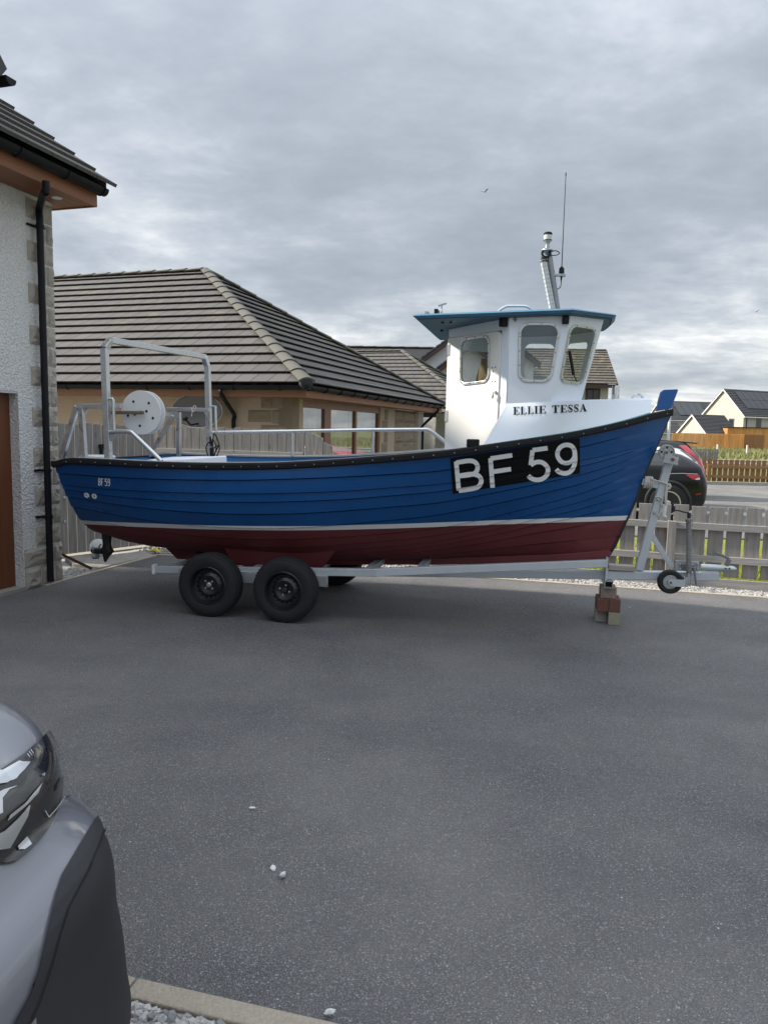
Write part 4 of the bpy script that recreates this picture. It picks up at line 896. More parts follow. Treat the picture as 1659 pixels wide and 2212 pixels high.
X0 = .09
def uL(x): return (x-X0)/(LB-X0)
def xu(u, z): return X0+u*(xs(z)-X0)
def yhull(x, z):
    u = min(max((x-X0)/(xs(z)-X0), 0), 1); zb, zg = zbot(u), zgun(u); tau = min(max((z-zb)/(zg-zb), 0), 1.05)
    ci = (max(0, 1-(1-min(tau, 1))**2.35))**.5; vv = tau**.78; f = min(max((u-.42)/.5, 0), 1); f = f*f*(3-2*f)
    fs = 1-min(max(u/.38, 0), 1); fs = fs*fs*(3-2*fs)
    return bgun(u)*lerp(lerp(ci, max(tau, 0)**.40, fs), vv, f)
def tr_line(z_, pts):
    """trace of a strake edge: picture points to (u, z) on the hull"""
    out = []
    for a, b in pts:
        px, py = z_(a, b); y = -.7
        for it in range(60):
            p = BT.onY(px, py, y); y = .5*y-.5*yhull(p[0], p[2])
        out.append(((p[0]-X0)/(xs(p[2])-X0), p[2]))
    return out
r1, r2, r3, r4 = zc((120, 1160), 2.9625), zc((620, 1160), 2.9625), zc((1140, 1160), 2.9625), zc((1500, 960), 4.097)
TR = [tr_line(r1, [(100, 212), (500, 240), (1000, 260), (1500, 264)])+tr_line(r2, [(300, 258), (800, 240), (1200, 218), (1600, 187)])+tr_line(r4, [(40, 835), (400, 745), (900, 640)]),
      tr_line(r1, [(120, 300), (500, 335), (1000, 360), (1500, 370)])+tr_line(r2, [(300, 367), (800, 350), (1200, 322), (1600, 290)])+tr_line(r4, [(40, 980), (500, 880), (870, 780)]),
      tr_line(r1, [(160, 335), (500, 385), (1000, 425), (1500, 434)])+tr_line(r2, [(300, 432), (800, 414), (1200, 383), (1600, 345)])+tr_line(r4, [(40, 1040), (350, 960), (630, 872)]),
      tr_line(r1, [(190, 395), (400, 430), (800, 483), (1300, 520)])+tr_line(r2, [(100, 528), (600, 515), (1200, 470), (1600, 430)])+tr_line(r4, [(0, 1140), (350, 1040), (640, 940)]),
      tr_line(r1, [(215, 470), (400, 505), (800, 575), (1200, 618), (1600, 636)])+tr_line(r2, [(500, 630), (1000, 590), (1600, 522)])+tr_line(r4, [(0, 1240), (350, 1125), (635, 1020)]),
      tr_line(r1, [(300, 572), (600, 618), (850, 655), (1100, 690), (1600, 722)])+tr_line(r2, [(600, 715), (1300, 662)])+tr_line(r3, [(200, 600)])+tr_line(r4, [(0, 1345), (350, 1215), (590, 1127)])]
def edge_z(k, u):
    if k == 0: return zgun(u)
    if k <= 6:
        T = TR[k-1]; U = [t[0] for t in T]; Z = [t[1] for t in T]
        if u < U[0]: return Z[0]+(Z[1]-Z[0])/(U[1]-U[0])*(u-U[0])
        if u > U[-1]: return Z[-1]+(Z[-1]-Z[-2])/(U[-1]-U[-2])*(u-U[-1])
        return cub(u, np.array(U), np.array(Z))
    z6, zb = edge_z(6, u), zbot(u); f = min(max((u-.35)/.5, 0), 1); fr_ = lerp((.66, .40, .20, .09, .04)[k-7], (.86, .74, .62, .46, .24)[k-7], f) if k < 12 else 0.0
    return zb+(z6-zb)*fr_
NS = 64; UU = [i/(NS-1) for i in range(NS)]; UU = [u**.92 for u in UU]
def edge_pt(k, u, off, sg=-1):
    z = edge_z(k, u); x = xu(u, z); y = yhull(x, z); e = off*min(1, max(0, (1.0-u)/.10)); return (x, sg*(y+e), z)
# paint: the same hull paint on every strake, with the white boot line
def hull_paint():
    mt = bpy.data.materials.new('hull_paint'); mt.use_nodes = True; t = NT(mt); c = t.new('ShaderNodeTexCoord'); s = t.new('ShaderNodeSeparateXYZ'); t.l.new(c.outputs['Object'], s.inputs[0])
    n = t.noise(c.outputs['Object'], 3.0, 5, .6); n2 = t.noise(t.coord('Object', (.8, 3, 5)), 2.0, 5, .65)
    lv = t.m('SUBTRACT', s.outputs[2], t.m('MULTIPLY', s.outputs[0], .0455)); lv = t.m('ADD', lv, t.m('MULTIPLY', n, .004))
    blue = t.mix(t.ramp(n, [(.3, 0.0), (.7, 1.0)]), (.0015, .064, .222), (.003, .080, .262)); blue = t.mix(t.ramp(n2, [(.66, 0.0), (.85, .22)]), blue, (.03, .12, .30))
    red = t.mix(t.ramp(n, [(.3, 0.0), (.7, 1.0)]), (.115, .019, .024), (.155, .029, .031)); red = t.mix(t.ramp(n2, [(.55, 0.0), (.8, .35)]), red, (.16, .05, .045))
    a = t.mix(t.m('GREATER_THAN', lv, .697), red, (.76, .77, .77)); a = t.mix(t.m('GREATER_THAN', lv, .738), a, blue); t.col(a)
    t.rough(t.mix(t.m('GREATER_THAN', lv, .697), (.62, .62, .62), t.ramp(n2, [(.3, .24), (.75, .42)]))); t.p.inputs['Specular IOR Level'].default_value = .5
    sc1 = t.noise(t.coord('Object', (2.5, 9, 60), (0, .12, 0)), 1.0, 5, .7); sc2 = t.noise(c.outputs['Object'], 1.7, 4, .6); scr = t.m('MULTIPLY', t.ramp(sc1, [(.66, 0.0), (.74, 1.0)]), t.ramp(sc2, [(.5, 0.0), (.68, .45)])); a = t.mix(scr, a, (.22, .27, .36)); t.col(a)
    t.bump(t.noise(t.coord('Object', (2, 2, 2)), 1.6, 2, .5), .06, .03); MATS['hull_paint'] = mt
hull_paint()
hull = empty('hull', parent=boat)
HB = MB()
for sg in (-1, 1):
    for k in range(12):
        rows = []; mb = MB()
        for t_ in (0, .08, .5, 1.0):
            row = []
            for u in UU:
                za, zb_ = edge_z(k, u), edge_z(k+1, u); z = lerp(za, zb_, t_); x = xu(u, z); y = yhull(x, z)+(-.014 if t_ == 0 else .001+.017*t_)*min(1, max(0, (1-u)/.12)); row.append((x, sg*y, z))
            rows.append(row)
        mb.grid(rows); lo = rows[-1]; inn = [(p[0], p[1]-sg*.030, p[2]+.004) for p in lo]; n0 = len(mb.v); mb.grid([lo, inn])
        if sg == -1: HB.add(mb.v, mb.f)
        mb.build('strake', M['hull_paint'], hull, 35)
# transom, stem band, keel, bilge keel
tz = np.linspace(zbot(0)+.005, zgun(0)-.01, 14); prof = [(X0, -yhull(X0, z), z) for z in tz]; prof += [(X0, -q[1], q[2]) for q in prof[::-1]]
mb = MB(); mb.prism(prof, (.03, 0, 0)); mb.build('transom', M['hull_paint'], hull)
mat('stem_black', (.02, .022, .03), .5)
mb = MB(); zs_ = np.linspace(.60, 1.86, 26); mb.grid([[(xs(z)-.012, -.017, z), (xs(z)+.007, -.010, z), (xs(z)+.007, .010, z), (xs(z)-.012, .017, z)] for z in zs_]); mb.build('stem_band', M['stem_black'], hull, 30)
kp = [(.86, .335), (1.5, .34), (2.5, .375), (3.49, .4355), (4.09, .484), (4.66, .542), (5.0, .586), (5.04, .63)]; up = [(5.0, .66), (4.6, .60), (3.5, .50), (2.5, .46), (1.5, .46), (.7, .47)]
mb = MB(); mb.prism([(x, -.045, z) for x, z in kp+up], (0, .09, 0)); mb.build('keel', M['hull_paint'], hull, bevel=.006)
A_ = [BT.onY(*r1(1365, 820), -.55), BT.onY(*r1(1440, 925), -.50), BT.onY(*r2(650, 942), -.50), BT.onY(*r2(785, 812), -.55)]
for sg in (1, -1):
    mb = MB(); mb.prism([(p[0], sg*p[1], p[2]+(.05 if i in (0, 3) else 0)) for i, p in enumerate(A_)], (0, sg*.05, 0)); mb.build('bilge_keel', M['hull_paint'], hull, bevel=.006)
# inside
mat('inside_blue', (.03, .16, .38), .5, var=.2, vscale=5); mat('deck_grey', (.25, .26, .27), .7, var=.2)
for sg in (-1, 1):
    mb = MB(); mb.grid([[(xu(u, z_), sg*max(.004, yhull(xu(u, z_), z_)-.045), z_) for z_ in np.linspace(.9, zgun(u)-.004, 6)] for u in UU[1:-2]]); mb.build('inner_lining', M['inside_blue'], hull, 40)
mb = MB(); mb.grid([[(xu(u, .92), -max(.01, yhull(xu(u, .92), .92)-.03), .92), (xu(u, .92), max(.01, yhull(xu(u, .92), .92)-.03), .92)] for u in UU]); mb.build('deck', M['deck_grey'], hull)
mb = MB(); mb.box(.125, .15, -.70, .70, 1.05, 1.30); mb.build('inner_lining', M['inside_blue'], hull)
# gunwale: capping and black rubbing strip with screws
mat('capping', (.40, .40, .38), .6, var=.25, vscale=12); mat('screw', (.35, .35, .35), .45, .6); mat('teal_edge', (.07, .20, .19), .5)
def gl(u, off, dz, sg=-1): z = zgun(u)+dz; x = xu(u, zgun(u)); return Vector((x, sg*max(.0, bgun(u)+off), z))
for sg in (-1, 1):
    mb = MB(); mb.grid([[gl(u, .0, .006, sg), gl(u, -.075, .006, sg), gl(u, -.075, -.012, sg), gl(u, .0, -.012, sg)] for u in UU], closed=True); mb.f += [(0, 1, 2, 3)]; cp = mb.build('gunwale_capping', M['capping'], boat, 30)
    rb = MB(); rb.grid([[gl(u, .0, .004, sg), gl(u, .026, .0, sg), gl(u, .032, -.012, sg), gl(u, .030, -.045, sg), gl(u, .018, -.055, sg), gl(u, -.002, -.055, sg)] for u in UU], closed=True); rb.f += [tuple(range(6))]; ro = rb.build('rubbing_strip', M['black_rubber'], boat, 30)
    mb = MB()
    for i in range(33):
        u = .03+i*.03; p = gl(u, .0305, -.029, sg); d = (gl(u, 0, 0, sg)-gl(u-.01, 0, 0, sg)).normalized(); n = Vector((-sg*-d.y, sg*d.x, 0)).normalized()
        if n.y*sg < 0: n = -n
        mb.lathe([(.005, -.003), (.005, .0025), (.003, .004)], p, n, 8)
    mb.build('screws', M['screw'], ro, kind='stuff')
mb = MB(); mb.bar((X0-.02, -.84, 1.30), (X0-.02, .84, 1.30), .05, .055); mb.build('rubbing_strip', M['black_rubber'], boat, bevel=.008)
# raised foredeck: side panels, deck, stem post
mat('skylit_white', (.73, .79, .86), .35, var=.05, vscale=3, rv=.08); mat('sunlit_door', (.80, .785, .74), .4, var=.05, vscale=4)  # skylight blue put into the white, sun warmth into the door colour
def ytop(x): return min(.626, bgun(uL(x))-.010, max(.05, (5.40-x)*.72))
TX = [4.10]+list(np.linspace(4.2, 5.28, 22)); FX = [3.93]+list(np.linspace(4.06, 5.26, 22))
def ztop(x): return float(I(x, [4.10, 4.68, 5.25, 5.40], [1.905, 1.94, 1.972, 1.985]))
side = MB()
for sg in (-1, 1):
    rows = []
    for xa, xb in zip(FX, TX):
        lo = Vector((xa, sg*max(.02, bgun(uL(xa))-.02), zgun(uL(xa))+.004)); hi = Vector((xb, sg*max(.015, ytop(xb)), ztop(xb))); rows.append([lo.lerp(hi, k/6) for k in range(7)])
    mb = MB(); mb.grid(rows)
    if sg == -1: side.add(mb.v, mb.f)
    o = mb.build('foredeck_side', M['skylit_white'], boat, 30); mb = MB(); mb.tube([p+Vector((.004, -sg*.006, 0)) for p in rows[0]], .007, 8); mb.build('edge_bead', M['skylit_white'], boat, 40)
    mb = MB(); mb.tube([r[0]+Vector((0, sg*.012, .004)) for r in rows], .009, 6); mb.build('edge_trim', M['teal_edge'], boat, 40)
mb = MB(); mb.grid([[(x, -max(.012, ytop(x)-.002), ztop(x)-.004), (x, -.5*ytop(x), ztop(x)+.018), (x, 0, ztop(x)+.025), (x, .5*ytop(x), ztop(x)+.018), (x, max(.012, ytop(x)-.002), ztop(x)-.004)] for x in TX]); mb.build('foredeck', M['skylit_white'], boat, 40)
mb = MB(); mb.add([(FX[-1], -max(.02, bgun(uL(FX[-1]))-.045), zgun(uL(FX[-1]))), (FX[-1], max(.02, bgun(uL(FX[-1]))-.045), zgun(uL(FX[-1]))), (TX[-1], ytop(TX[-1]), ztop(TX[-1])), (TX[-1], -ytop(TX[-1]), ztop(TX[-1]))], [(0, 1, 2, 3)]); mb.build('foredeck_front', M['skylit_white'], boat)
mb = MB(); mb.grid([[gl(u, -.06, -.004), gl(u, -.06, -.004, 1)] for u in UU if u > .9]); mb.build('bow_deck', M['stem_black'], boat)
mat('stem_blue', (.008, .095, .31), .32, var=.25, vscale=6)
sp_ = [BT.onY(*r4(a, b), -.045) for a, b in ((858, 455), (1012, 428), (1088, 228), (1078, 218), (935, 224), (908, 250), (885, 330))]; mb = MB(); mb.prism(sp_, (0, .09, 0)); mb.build('stem_post', M['stem_blue'], boat, bevel=.012)
# samson post / chromed roller and cleats on the foredeck
mat('chrome', (.62, .62, .62), .12, 1.0); mat('alu', (.56, .57, .575), .34, .85, var=.22, vscale=14, rv=.12, bump=.06, bscale=40); mat('galv', (.42, .44, .45), .5, .7, var=.3, vscale=30, rv=.15)
z7 = zc((1480, 880), 6.9125)
p = BT.onY(*z7(840, 1105), 0); q = BT.onY(*z7(840, 860), 0); rr = (BT.onY(*z7(912, 980), 0)-BT.onY(*z7(768, 980), 0)).length/2
mb = MB(); mb.lathe([(rr, 0), (rr, q[2]-p[2]-.012), (rr*.85, q[2]-p[2]), (.0, q[2]-p[2])], (p[0], 0, p[2]-.0), (0, 0, 1), 20); mb.build('samson_post', M['chrome'], boat, 50)
mb = MB(); a_ = BT.onY(*z7(1130, 1090), 0); b_ = BT.onY(*z7(1350, 1085), 0); mb.tube([a_, a_+Vector((.02, 0, .03)), a_.lerp(b_, .5)+Vector((0, 0, .022)), b_+Vector((-.04, 0, .035)), b_], .009, 8); mb.build('fairlead', M['chrome'], boat, 40)
# ------------------------------------------------------------------ wheelhouse
wh = empty('wheelhouse', parent=boat)
c5, c6 = zc((1060, 780), 5.53), zc((1320, 780), 5.53)
ZT, ZB = 2.622, 1.90
class Pl:               # a wall panel: base point, horizontal direction, lean
    def __init__(s, p, d, lean=(0, 0)):
        s.p = Vector(p); s.e = Vector((d[0], d[1], 0)).normalized(); s.up = Vector((lean[0], lean[1], 1)); n = s.e.cross(s.up).normalized()
        s.n = n
    def to3(s, a, b): return s.p+s.e*a+s.up*(b-s.p.z)
    def at(s, px, py):
        q = BT.onP(px, py, tuple(s.p), tuple(s.n)); b = q.z; v = q-s.p-s.up*(b-s.p.z); return (v.dot(s.e), b)
LEAN = (.133/.687, 0)
SD = Pl((4.10, -.62, ZB), (1, 0)); QR = Pl((4.437, -.62, 1.94), (1, 1), LEAN); DR = Pl((4.0876, -.62, ZB), (-1, 1))
def mirror(o):
    c = o.copy(); c.data = o.data.copy(); col.objects.link(c); c.parent = o.parent
    for v in c.data.vertices: v.co.y = -v.co.y
    c.data.flip_normals(); return c
def window(panel, corners, rad, name, parent, gm, both=True, flange=.022):
    pts = rounded(corners, rad, 6); fl_ = offset_poly(pts, flange); hole = offset_poly(pts, .004); res = []
    n = panel.n
    if n.y > 0: n = -n
    w_ = empty(name, parent=parent)
    ring_plate(fl_, pts, lambda a, b: panel.to3(a, b)+n*.001, n*.009, 'frame', M['alu'], w_, bevel=.003)
    plate(offset_poly(pts, .006), [], lambda a, b: panel.to3(a, b)-n*.004, n*.003, 'glass', gm, w_)
    mb = MB(); m_ = len(fl_)
    L_ = [0]; 
    for i in range(m_): L_.append(L_[-1]+math.dist(fl_[i], fl_[(i+1) % m_]))
    mid_ = [((fl_[i][0]+pts[i][0])/2, (fl_[i][1]+pts[i][1])/2) for i in range(m_)]; nxt = 0
    for i in range(m_):
        while nxt < L_[i+1]:
            t = (nxt-L_[i])/(L_[i+1]-L_[i]); a, b = vlerp(mid_[i], mid_[(i+1) % m_], t); mb.lathe([(.0045, .0), (.0045, .003)], panel.to3(a, b)+n*.010, n, 6); nxt += .115
    mb.build('screws', M['black_plastic'], w_, kind='stuff')
    if both:
        w2 = empty(name, parent=parent)
        for ch in [x for x in bpy.data.objects if x.parent == w_]: c = mirror(ch); c.parent = w2
    return hole
w1 = [SD.at(*c6(*p)) for p in ((205, 372), (745, 376), (603, 1158), (193, 1155))]; w2 = [QR.at(*c6(*p)) for p in ((925, 385), (1268, 440), (1075, 1200), (780, 1155))]; w3 = [DR.at(*c5(*p)) for p in ((1172, 540), (785, 600), (782, 1208), (1166, 1160))]
h1_ = window(SD, w1, .062, 'window', wh, M['cabin_glass']); h2_ = window(QR, w2, .052, 'window', wh, M['cabin_glass'])
TT = .014
def panel_o(panel, outer, holes, name, mt, parent=wh, th=TT):
    n = panel.n
    if n.y > 0: n = -n
    return plate(outer, holes, panel.to3, -n*th, name, mt, parent)
o = panel_o(SD, [SD.at(*c6(35, 200)), (.0, 1.90), (.331, 1.90), (.4705, 2.63)], [h1_], 'side_panel', M['skylit_white']); mirror(o)
qt = QR.at(*c6(1400, 262)); qb = QR.at(*c6(1065, 1462)); o = panel_o(QR, [(0.001, 2.63), (0.001, 1.90), (qb[0], 1.90), (qt[0], 2.63)], [h2_], 'quarter_panel', M['skylit_white']); mirror(o)
ft_ = QR.to3(qt[0], 2.63); fb_q = QR.to3(qb[0], 1.93)
FRp = Pl((fb_q.x, fb_q.y+.002, 1.93), (0, 1), LEAN); wd_ = -2*fb_q.y-.004; fw_ = rounded([(.06, 2.06), (wd_-.06, 2.06), (wd_-.06, 2.55), (.06, 2.55)], .05)
plate([(0, 1.93), (wd_, 1.93), (wd_, 2.63), (0, 2.63)], [fw_], FRp.to3, (-.014, 0, 0), 'front_panel', M['skylit_white'], wh); plate(offset_poly(fw_, .005), [], lambda a, b: FRp.to3(a, b)-Vector((.006, 0, 0)), (.003, 0, 0), 'glass', M['cabin_glass'], wh)
# aft quarter wall with the door
dl = DR.at(*c5(605, 430))[0]; d0 = DR.at(*c5(1362, 700))[0]; zt_ = 2.60
fr_w = panel_o(DR, [(.002, zt_), (.002, 1.42), (d0+.004, 1.42), (d0+.004, 2.50), (dl, 2.50), (dl, zt_)], [], 'aft_panel', M['skylit_white'])
door = empty('door', parent=wh)
h3_ = None
dn = DR.n if DR.n.y < 0 else -DR.n
D_out = rounded([(d0+.008, 1.40), (dl-.002, 1.40), (dl-.002, 2.492), (d0+.008, 2.492)], [.002, .002, .002, .045], 6)
class PD(Pl): pass
DD = Pl(tuple(DR.p+dn*.012), (-1, 1)); h3_ = rounded([DD.at(*c5(*p)) for p in ((1172, 540), (785, 600), (782, 1208), (1166, 1160))], .06, 6)
window(DD, [DD.at(*c5(*p)) for p in ((1172, 540), (785, 600), (782, 1208), (1166, 1160))], .06, 'door_window', wh, M['dirty_glass'], both=False)
dw = [x for x in bpy.data.objects if x.name.startswith('door_window')][0]
for ch in [x for x in bpy.data.objects if x.parent == dw]: ch.parent = door; ch.name = 'window_'+ch.name.split('.')[0]
bpy.data.objects.remove(dw)
plate(D_out, [offset_poly(h3_, .003)], DD.to3, -dn*.016, 'leaf', M['sunlit_door'], door)
for b0, b1 in ((645, 805), (1600, 1757)):
    q0 = DD.at(*c5(622, b0)); q1 = DD.at(*c5(622, b1)); mb = MB(); P0 = DD.to3(dl-.018, q1[1]); P1 = DD.to3(dl-.018, q0[1]); mb.bar(P0+dn*.004, P1+dn*.004, .035, .006, up=dn); mb.tube([DD.to3(dl-.001, q1[1])+dn*.006, DD.to3(dl-.001, q0[1])+dn*.006], .007, 8); mb.build('hinge', M['chrome'], door, 40)
q0 = DD.at(*c5(1285, 1340)); mb = MB(); P0 = DD.to3(*q0); mb.lathe([(.016, 0), (.016, .008), (.006, .01), (.006, .03)], P0, dn, 12).bar(P0+dn*.03, P0+dn*.03+DD.e*.012+Vector((0, 0, -.05)), .012, .01); mb.build('handle', M['chrome'], door, 40)
mb = MB()
for a, b in ((1230, 982), (1272, 974), (1240, 1035), (1225, 1182), (1268, 1178)): mb.lathe([(.0055, 0), (.0055, .003)], DD.to3(*DD.at(*c5(a, b))), dn, 8)
mb.build('bolt_heads', M['black_plastic'], door)
o = plate([(.002, zt_), (.002, 1.0), (dl, 1.0), (dl, zt_)], [rounded([(.12, 1.95), (dl-.12, 1.95), (dl-.12, 2.42), (.12, 2.42)], .06)], lambda a, b: (lambda v: Vector((v.x, -v.y, v.z)))(DR.to3(a, b)), (.012, -.012, 0), 'aft_panel', M['skylit_white'], wh)
e0 = DR.to3(dl, 1.0); mb = MB(); mb.box(e0.x-.0, e0.x+.014, e0.y+.002, -e0.y-.002, 1.0, zt_); mb.build('aft_panel', M['skylit_white'], wh)
mb = MB(); mb.box(4.25, 4.5, -.36, .36, 1.7, 1.90); mb.build('dashboard', M['skylit_white'], wh)
# oilskins hanging inside, seen through the door window
mat('oilskin', (.32, .20, .07), .7, var=.3); mb = MB(); q = DR.to3(lerp(d0, dl, .5), 2.3)-dn*.12; rows = []
for i in range(12):
    f = i/11; wd2 = .02+.10*f**.7; rows.append([q+DR.e*(wd2*math.cos(t)*(1+.2*math.sin(3*t+i)))-dn*(.03*math.sin(t))+Vector((0, 0, -.52*f))+DR.e*(.05*f) for t in np.linspace(0, 6.283, 15)[:-1]])
mb.grid(rows, closed=True); ok = mb.build('oilskin_jacket', M['oilskin'], None, 60); ok.location = BT.o; ok.rotation_euler = (0, 0, BT.a); tag(ok, 'brown oilskin hanging inside behind the wheelhouse door window', 'jacket')
# wiper inside the quarter window
a_, b_, cc_ = [QR.to3(*QR.at(*c6(*p)))+QR.n*(.02 if QR.n.y < 0 else -.02) for p in ((870, 740), (930, 1080), (980, 1180))]; mb = MB(); mb.bar(a_, b_, .022, .012, up=QR.n).bar(b_, cc_, .006, .006); mb.build('wiper', M['black_plastic'], wh)
# roof
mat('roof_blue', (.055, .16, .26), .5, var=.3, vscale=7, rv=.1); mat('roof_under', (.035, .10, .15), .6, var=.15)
def roofring(dx, z): 
    s_ = []
    for x, y in ((3.315-dx, .70), (4.577+dx*.3, .72+dx*.0), (4.93+dx, .37), (4.95+dx, 0.0)): s_.append((x, -(y+dx*.5), z+(x-3.3)*.024))
    return s_+[(x, -y, z_) for x, y, z_ in s_[-2::-1]]
rings = [roofring(-.03, 2.612), roofring(.0, 2.598), roofring(-.03, 2.575)]
mb = MB(); mb.grid(rings, closed=True); n_ = len(rings[0]); top_c = (4.1, 0, 2.665); mb.v.append(top_c); k_ = len(mb.v)-1; mb.f += [(i, (i+1) % n_, k_) for i in range(n_)]; rf = mb.build('roof', M['roof_blue'], wh, 25)
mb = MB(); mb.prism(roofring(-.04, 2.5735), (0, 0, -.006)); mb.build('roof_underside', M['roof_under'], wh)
mb = MB()
for a, b in ((515, 325), (630, 322), (500, 442)): q = BT.onZ(*c5(a, b), 2.567); mb.box(q[0]-.012, q[0]+.012, q[1]-.01, q[1]+.01, 2.556, 2.568)
mb.build('underside_fittings', M['black_plastic'], wh)
q = [BT.onY(*c5(1310, 178), -.40), BT.onY(*c5(1350, 140), -.40), BT.onY(*c5(1435, 97), -.40), BT.onY(*c6(60, 95), -.40), BT.onY(*c6(250, 96), -.40), BT.onY(*c6(320, 120), -.40), BT.onY(*c6(372, 162), -.40)]
mb = MB(); mb.tube(smooth_path(q, 4), .011, 8); o = mb.build('grab_rail', M['alu'], wh, 40); mirror(o)
for a0, b0, a1, b1, yl in ((250, 165, 297, 215, -.5), (390, 133, 440, 207, -.45)):
    P = BT.onY(*c5(a0, b0), yl); Q = BT.onY(*c5(a1, b1), yl); mb = MB(); mb.box(P[0], Q[0], yl, yl+.12, Q[2]-.01, P[2]); mb.build('roof_bracket', M['black_plastic'] if a0 == 390 else M['galv'], wh, bevel=.003)
P = BT.onY(*c5(498, 170), -.42); mb = MB(); mb.tube([P-Vector((0, 0, .02)), P+Vector((0, 0, .05))], .006, 6).bar(P+Vector((-.03, 0, .045)), P+Vector((.04, 0, .065)), .015, .012); mb.build('clamp_screw', M['galv'], wh, 40)
# side lights, crest
P = SD.at(*c6(795, 243)); Q = SD.at(*c6(888, 358)); mb = MB(); mb.box(4.10+P[0], 4.10+Q[0], -.66, -.6215, Q[1], P[1]); mb.build('side_light', M['black_plastic'], wh, bevel=.008)
mat('side_lens', (.02, .06, .09), .15); mb = MB(); mb.box(4.10+P[0]+.03, 4.10+Q[0]-.012, -.668, -.6605, Q[1]+.025, P[1]-.025); mb.build('side_light_lens', M['side_lens'], wh, bevel=.004)
P = DR.at(*c5(1468, 265)); Q = DR.at(*c5(1408, 400)); v0 = DR.to3(.02, Q[1]); mb = MB(); mb.bar(DR.to3(.035, P[1])+dn*.03, DR.to3(.035, Q[1])+dn*.03, .055, .05, up=dn); mb.build('deck_light', M['black_plastic'], wh, bevel=.006)
mat('crest_black', (.015, .015, .02), .4); mat('crest_gold', (.45, .28, .08), .4); mat('decal_white', (.88, .89, .90), .4)
sdm = MB(); sdm.add([(4.0, -.62, 1.8), (4.7, -.62, 1.8), (4.7, -.62, 2.7), (4.0, -.62, 2.7)], [(0, 1, 2, 3)]); sb = bvh_of(sdm)
shield = sd_poly([(92, 254), (142, 254), (142, 300), (130, 315), (117, 324), (104, 315), (92, 300)]); decal(shield, (88, 146, 250, 328), 2.5, c6, BT, sb, .003, 'crest', M['crest_black'], wh)
decal(union(sd_stroke([[(98, 270), (117, 290), (100, 308)], [(136, 270), (117, 290), (134, 308)]], 9)), (90, 144, 262, 318), 2, c6, BT, sb, .0045, 'crest_cross', M['decal_white'], wh); decal(sd_poly([(108, 282), (126, 282), (128, 302), (106, 302)]), (100, 134, 278, 306), 2, c6, BT, sb, .006, 'crest_centre', M['crest_gold'], wh)
# mast, light tube, aerial
cm_ = zc((1250, 400), 4.1475)
A1, A2_ = BT.onY(*cm_(848, 1700), 0), BT.onY(*cm_(742, 1085), 0); mb = MB(); mb.tube([A1-Vector((0, 0, .05)), A2_], .026, 14); mat('mast_grey', (.28, .29, .30), .45, .6, var=.25, vscale=16); mast = mb.build('mast', M['mast_grey'], boat, 40)
B1, B2_ = BT.onY(*cm_(783, 1695), -.03), BT.onY(*cm_(680, 1150), -.03); mb = MB(); mb.tube([B1, B2_], .028, 14); mat('light_tube', (.55, .58, .56), .2, spec=.6); mb.build('light_tube', M['light_tube'], mast, 40)
mb = MB()
for i in range(12): p = B1.lerp(B2_, (i+.5)/12); d = (B2_-B1).normalized(); mb.lathe([(.0292, -.0025), (.0292, .0025)], p, d, 14)
for a in (-.5, .5): mb.tube([B1+Vector((.027*a, -.026, 0)), B2_+Vector((.027*a, -.026, 0))], .002, 4)
mb.build('tube_guard', M['galv'], mast, 40)
C_ = BT.onY(*cm_(685, 1120), -.03); mb = MB(); mb.tube([B2_-(B2_-B1)*.04, C_+Vector((0, 0, .01))], [.032, .018], 12); ring_ = [C_+Vector((.02+.034*math.cos(t), 0, .035+.034*math.sin(t))) for t in np.linspace(0, 6.283, 17)[:-1]]; mb.tube(ring_, .010, 8, closed=True); mb.build('tube_cap', M['black_rubber'], mast, 40)
T_ = BT.onY(*cm_(724, 1045), 0); mb = MB(); mb.lathe([(.012, -.04), (.03, -.018), (.052, -.004), (.05, .004), (.02, .012), (.016, .05), (.018, .06), (.034, .075), (.036, .085)], T_, (0, 0, 1), 16); mb.build('lamp_base', M['galv'], mast, 40)
mb = MB(); mb.lathe([(.035, .087), (.035, .125), (.03, .13)], T_, (0, 0, 1), 16); mb.build('lamp_lens', M['light_tube'], mast, 40); mb = MB(); mb.lathe([(.037, .1305), (.037, .142), (.03, .15), (0, .152)], T_, (0, 0, 1), 16).lathe([(.037, .081), (.037, .0865)], T_, (0, 0, 1), 16); mb.build('lamp_cap', M['black_plastic'], mast, 40)
mb = MB(); mb.tube(smooth_path([A2_+Vector((-.01, -.02, 0)), A2_+Vector((.05, -.03, .02)), A2_+Vector((.09, -.02, .0)), A2_+Vector((.05, -.03, -.02)), A2_+Vector((-.02, -.03, -.01))], 5), .004, 6); mb.build('cable', M['black_rubber'], mast, 40)
D1, D2 = BT.onY(*cm_(780, 1310), 0), BT.onY(*cm_(922, 1315), 0); mb = MB(); mb.bar(D1, D2, .04, .022); mb.build('aerial_arm', M['galv'], mast, bevel=.003)
E1_, E2_, E3_ = BT.onY(*cm_(878, 1300), 0), BT.onY(*cm_(881, 1215), 0), BT.onY(*cm_(926, 205), 0); mb = MB(); mb.tube([E1_, E1_.lerp(E2_, .7), E2_], [.024, .022, .004], 12); mb.tube([E2_, E3_], [.0045, .003], 6).tube([E3_-Vector((0, 0, .03)), E3_], .005, 6); mb.tube([E1_, E1_-Vector((0, 0, .06))], [.012, .005], 8); mb.build('aerial', M['black_rubber'], mast, 40)
mb = MB(); mb.tube(smooth_path([E1_-Vector((0, 0, .05)), E1_-Vector((.005, 0, .11)), E1_-Vector((.05, 0, .13)), D1+Vector((.03, 0, -.06)), D1+Vector((.015, 0, -.03))], 5), .004, 6); mb.build('cable', M['black_rubber'], mast, 40)
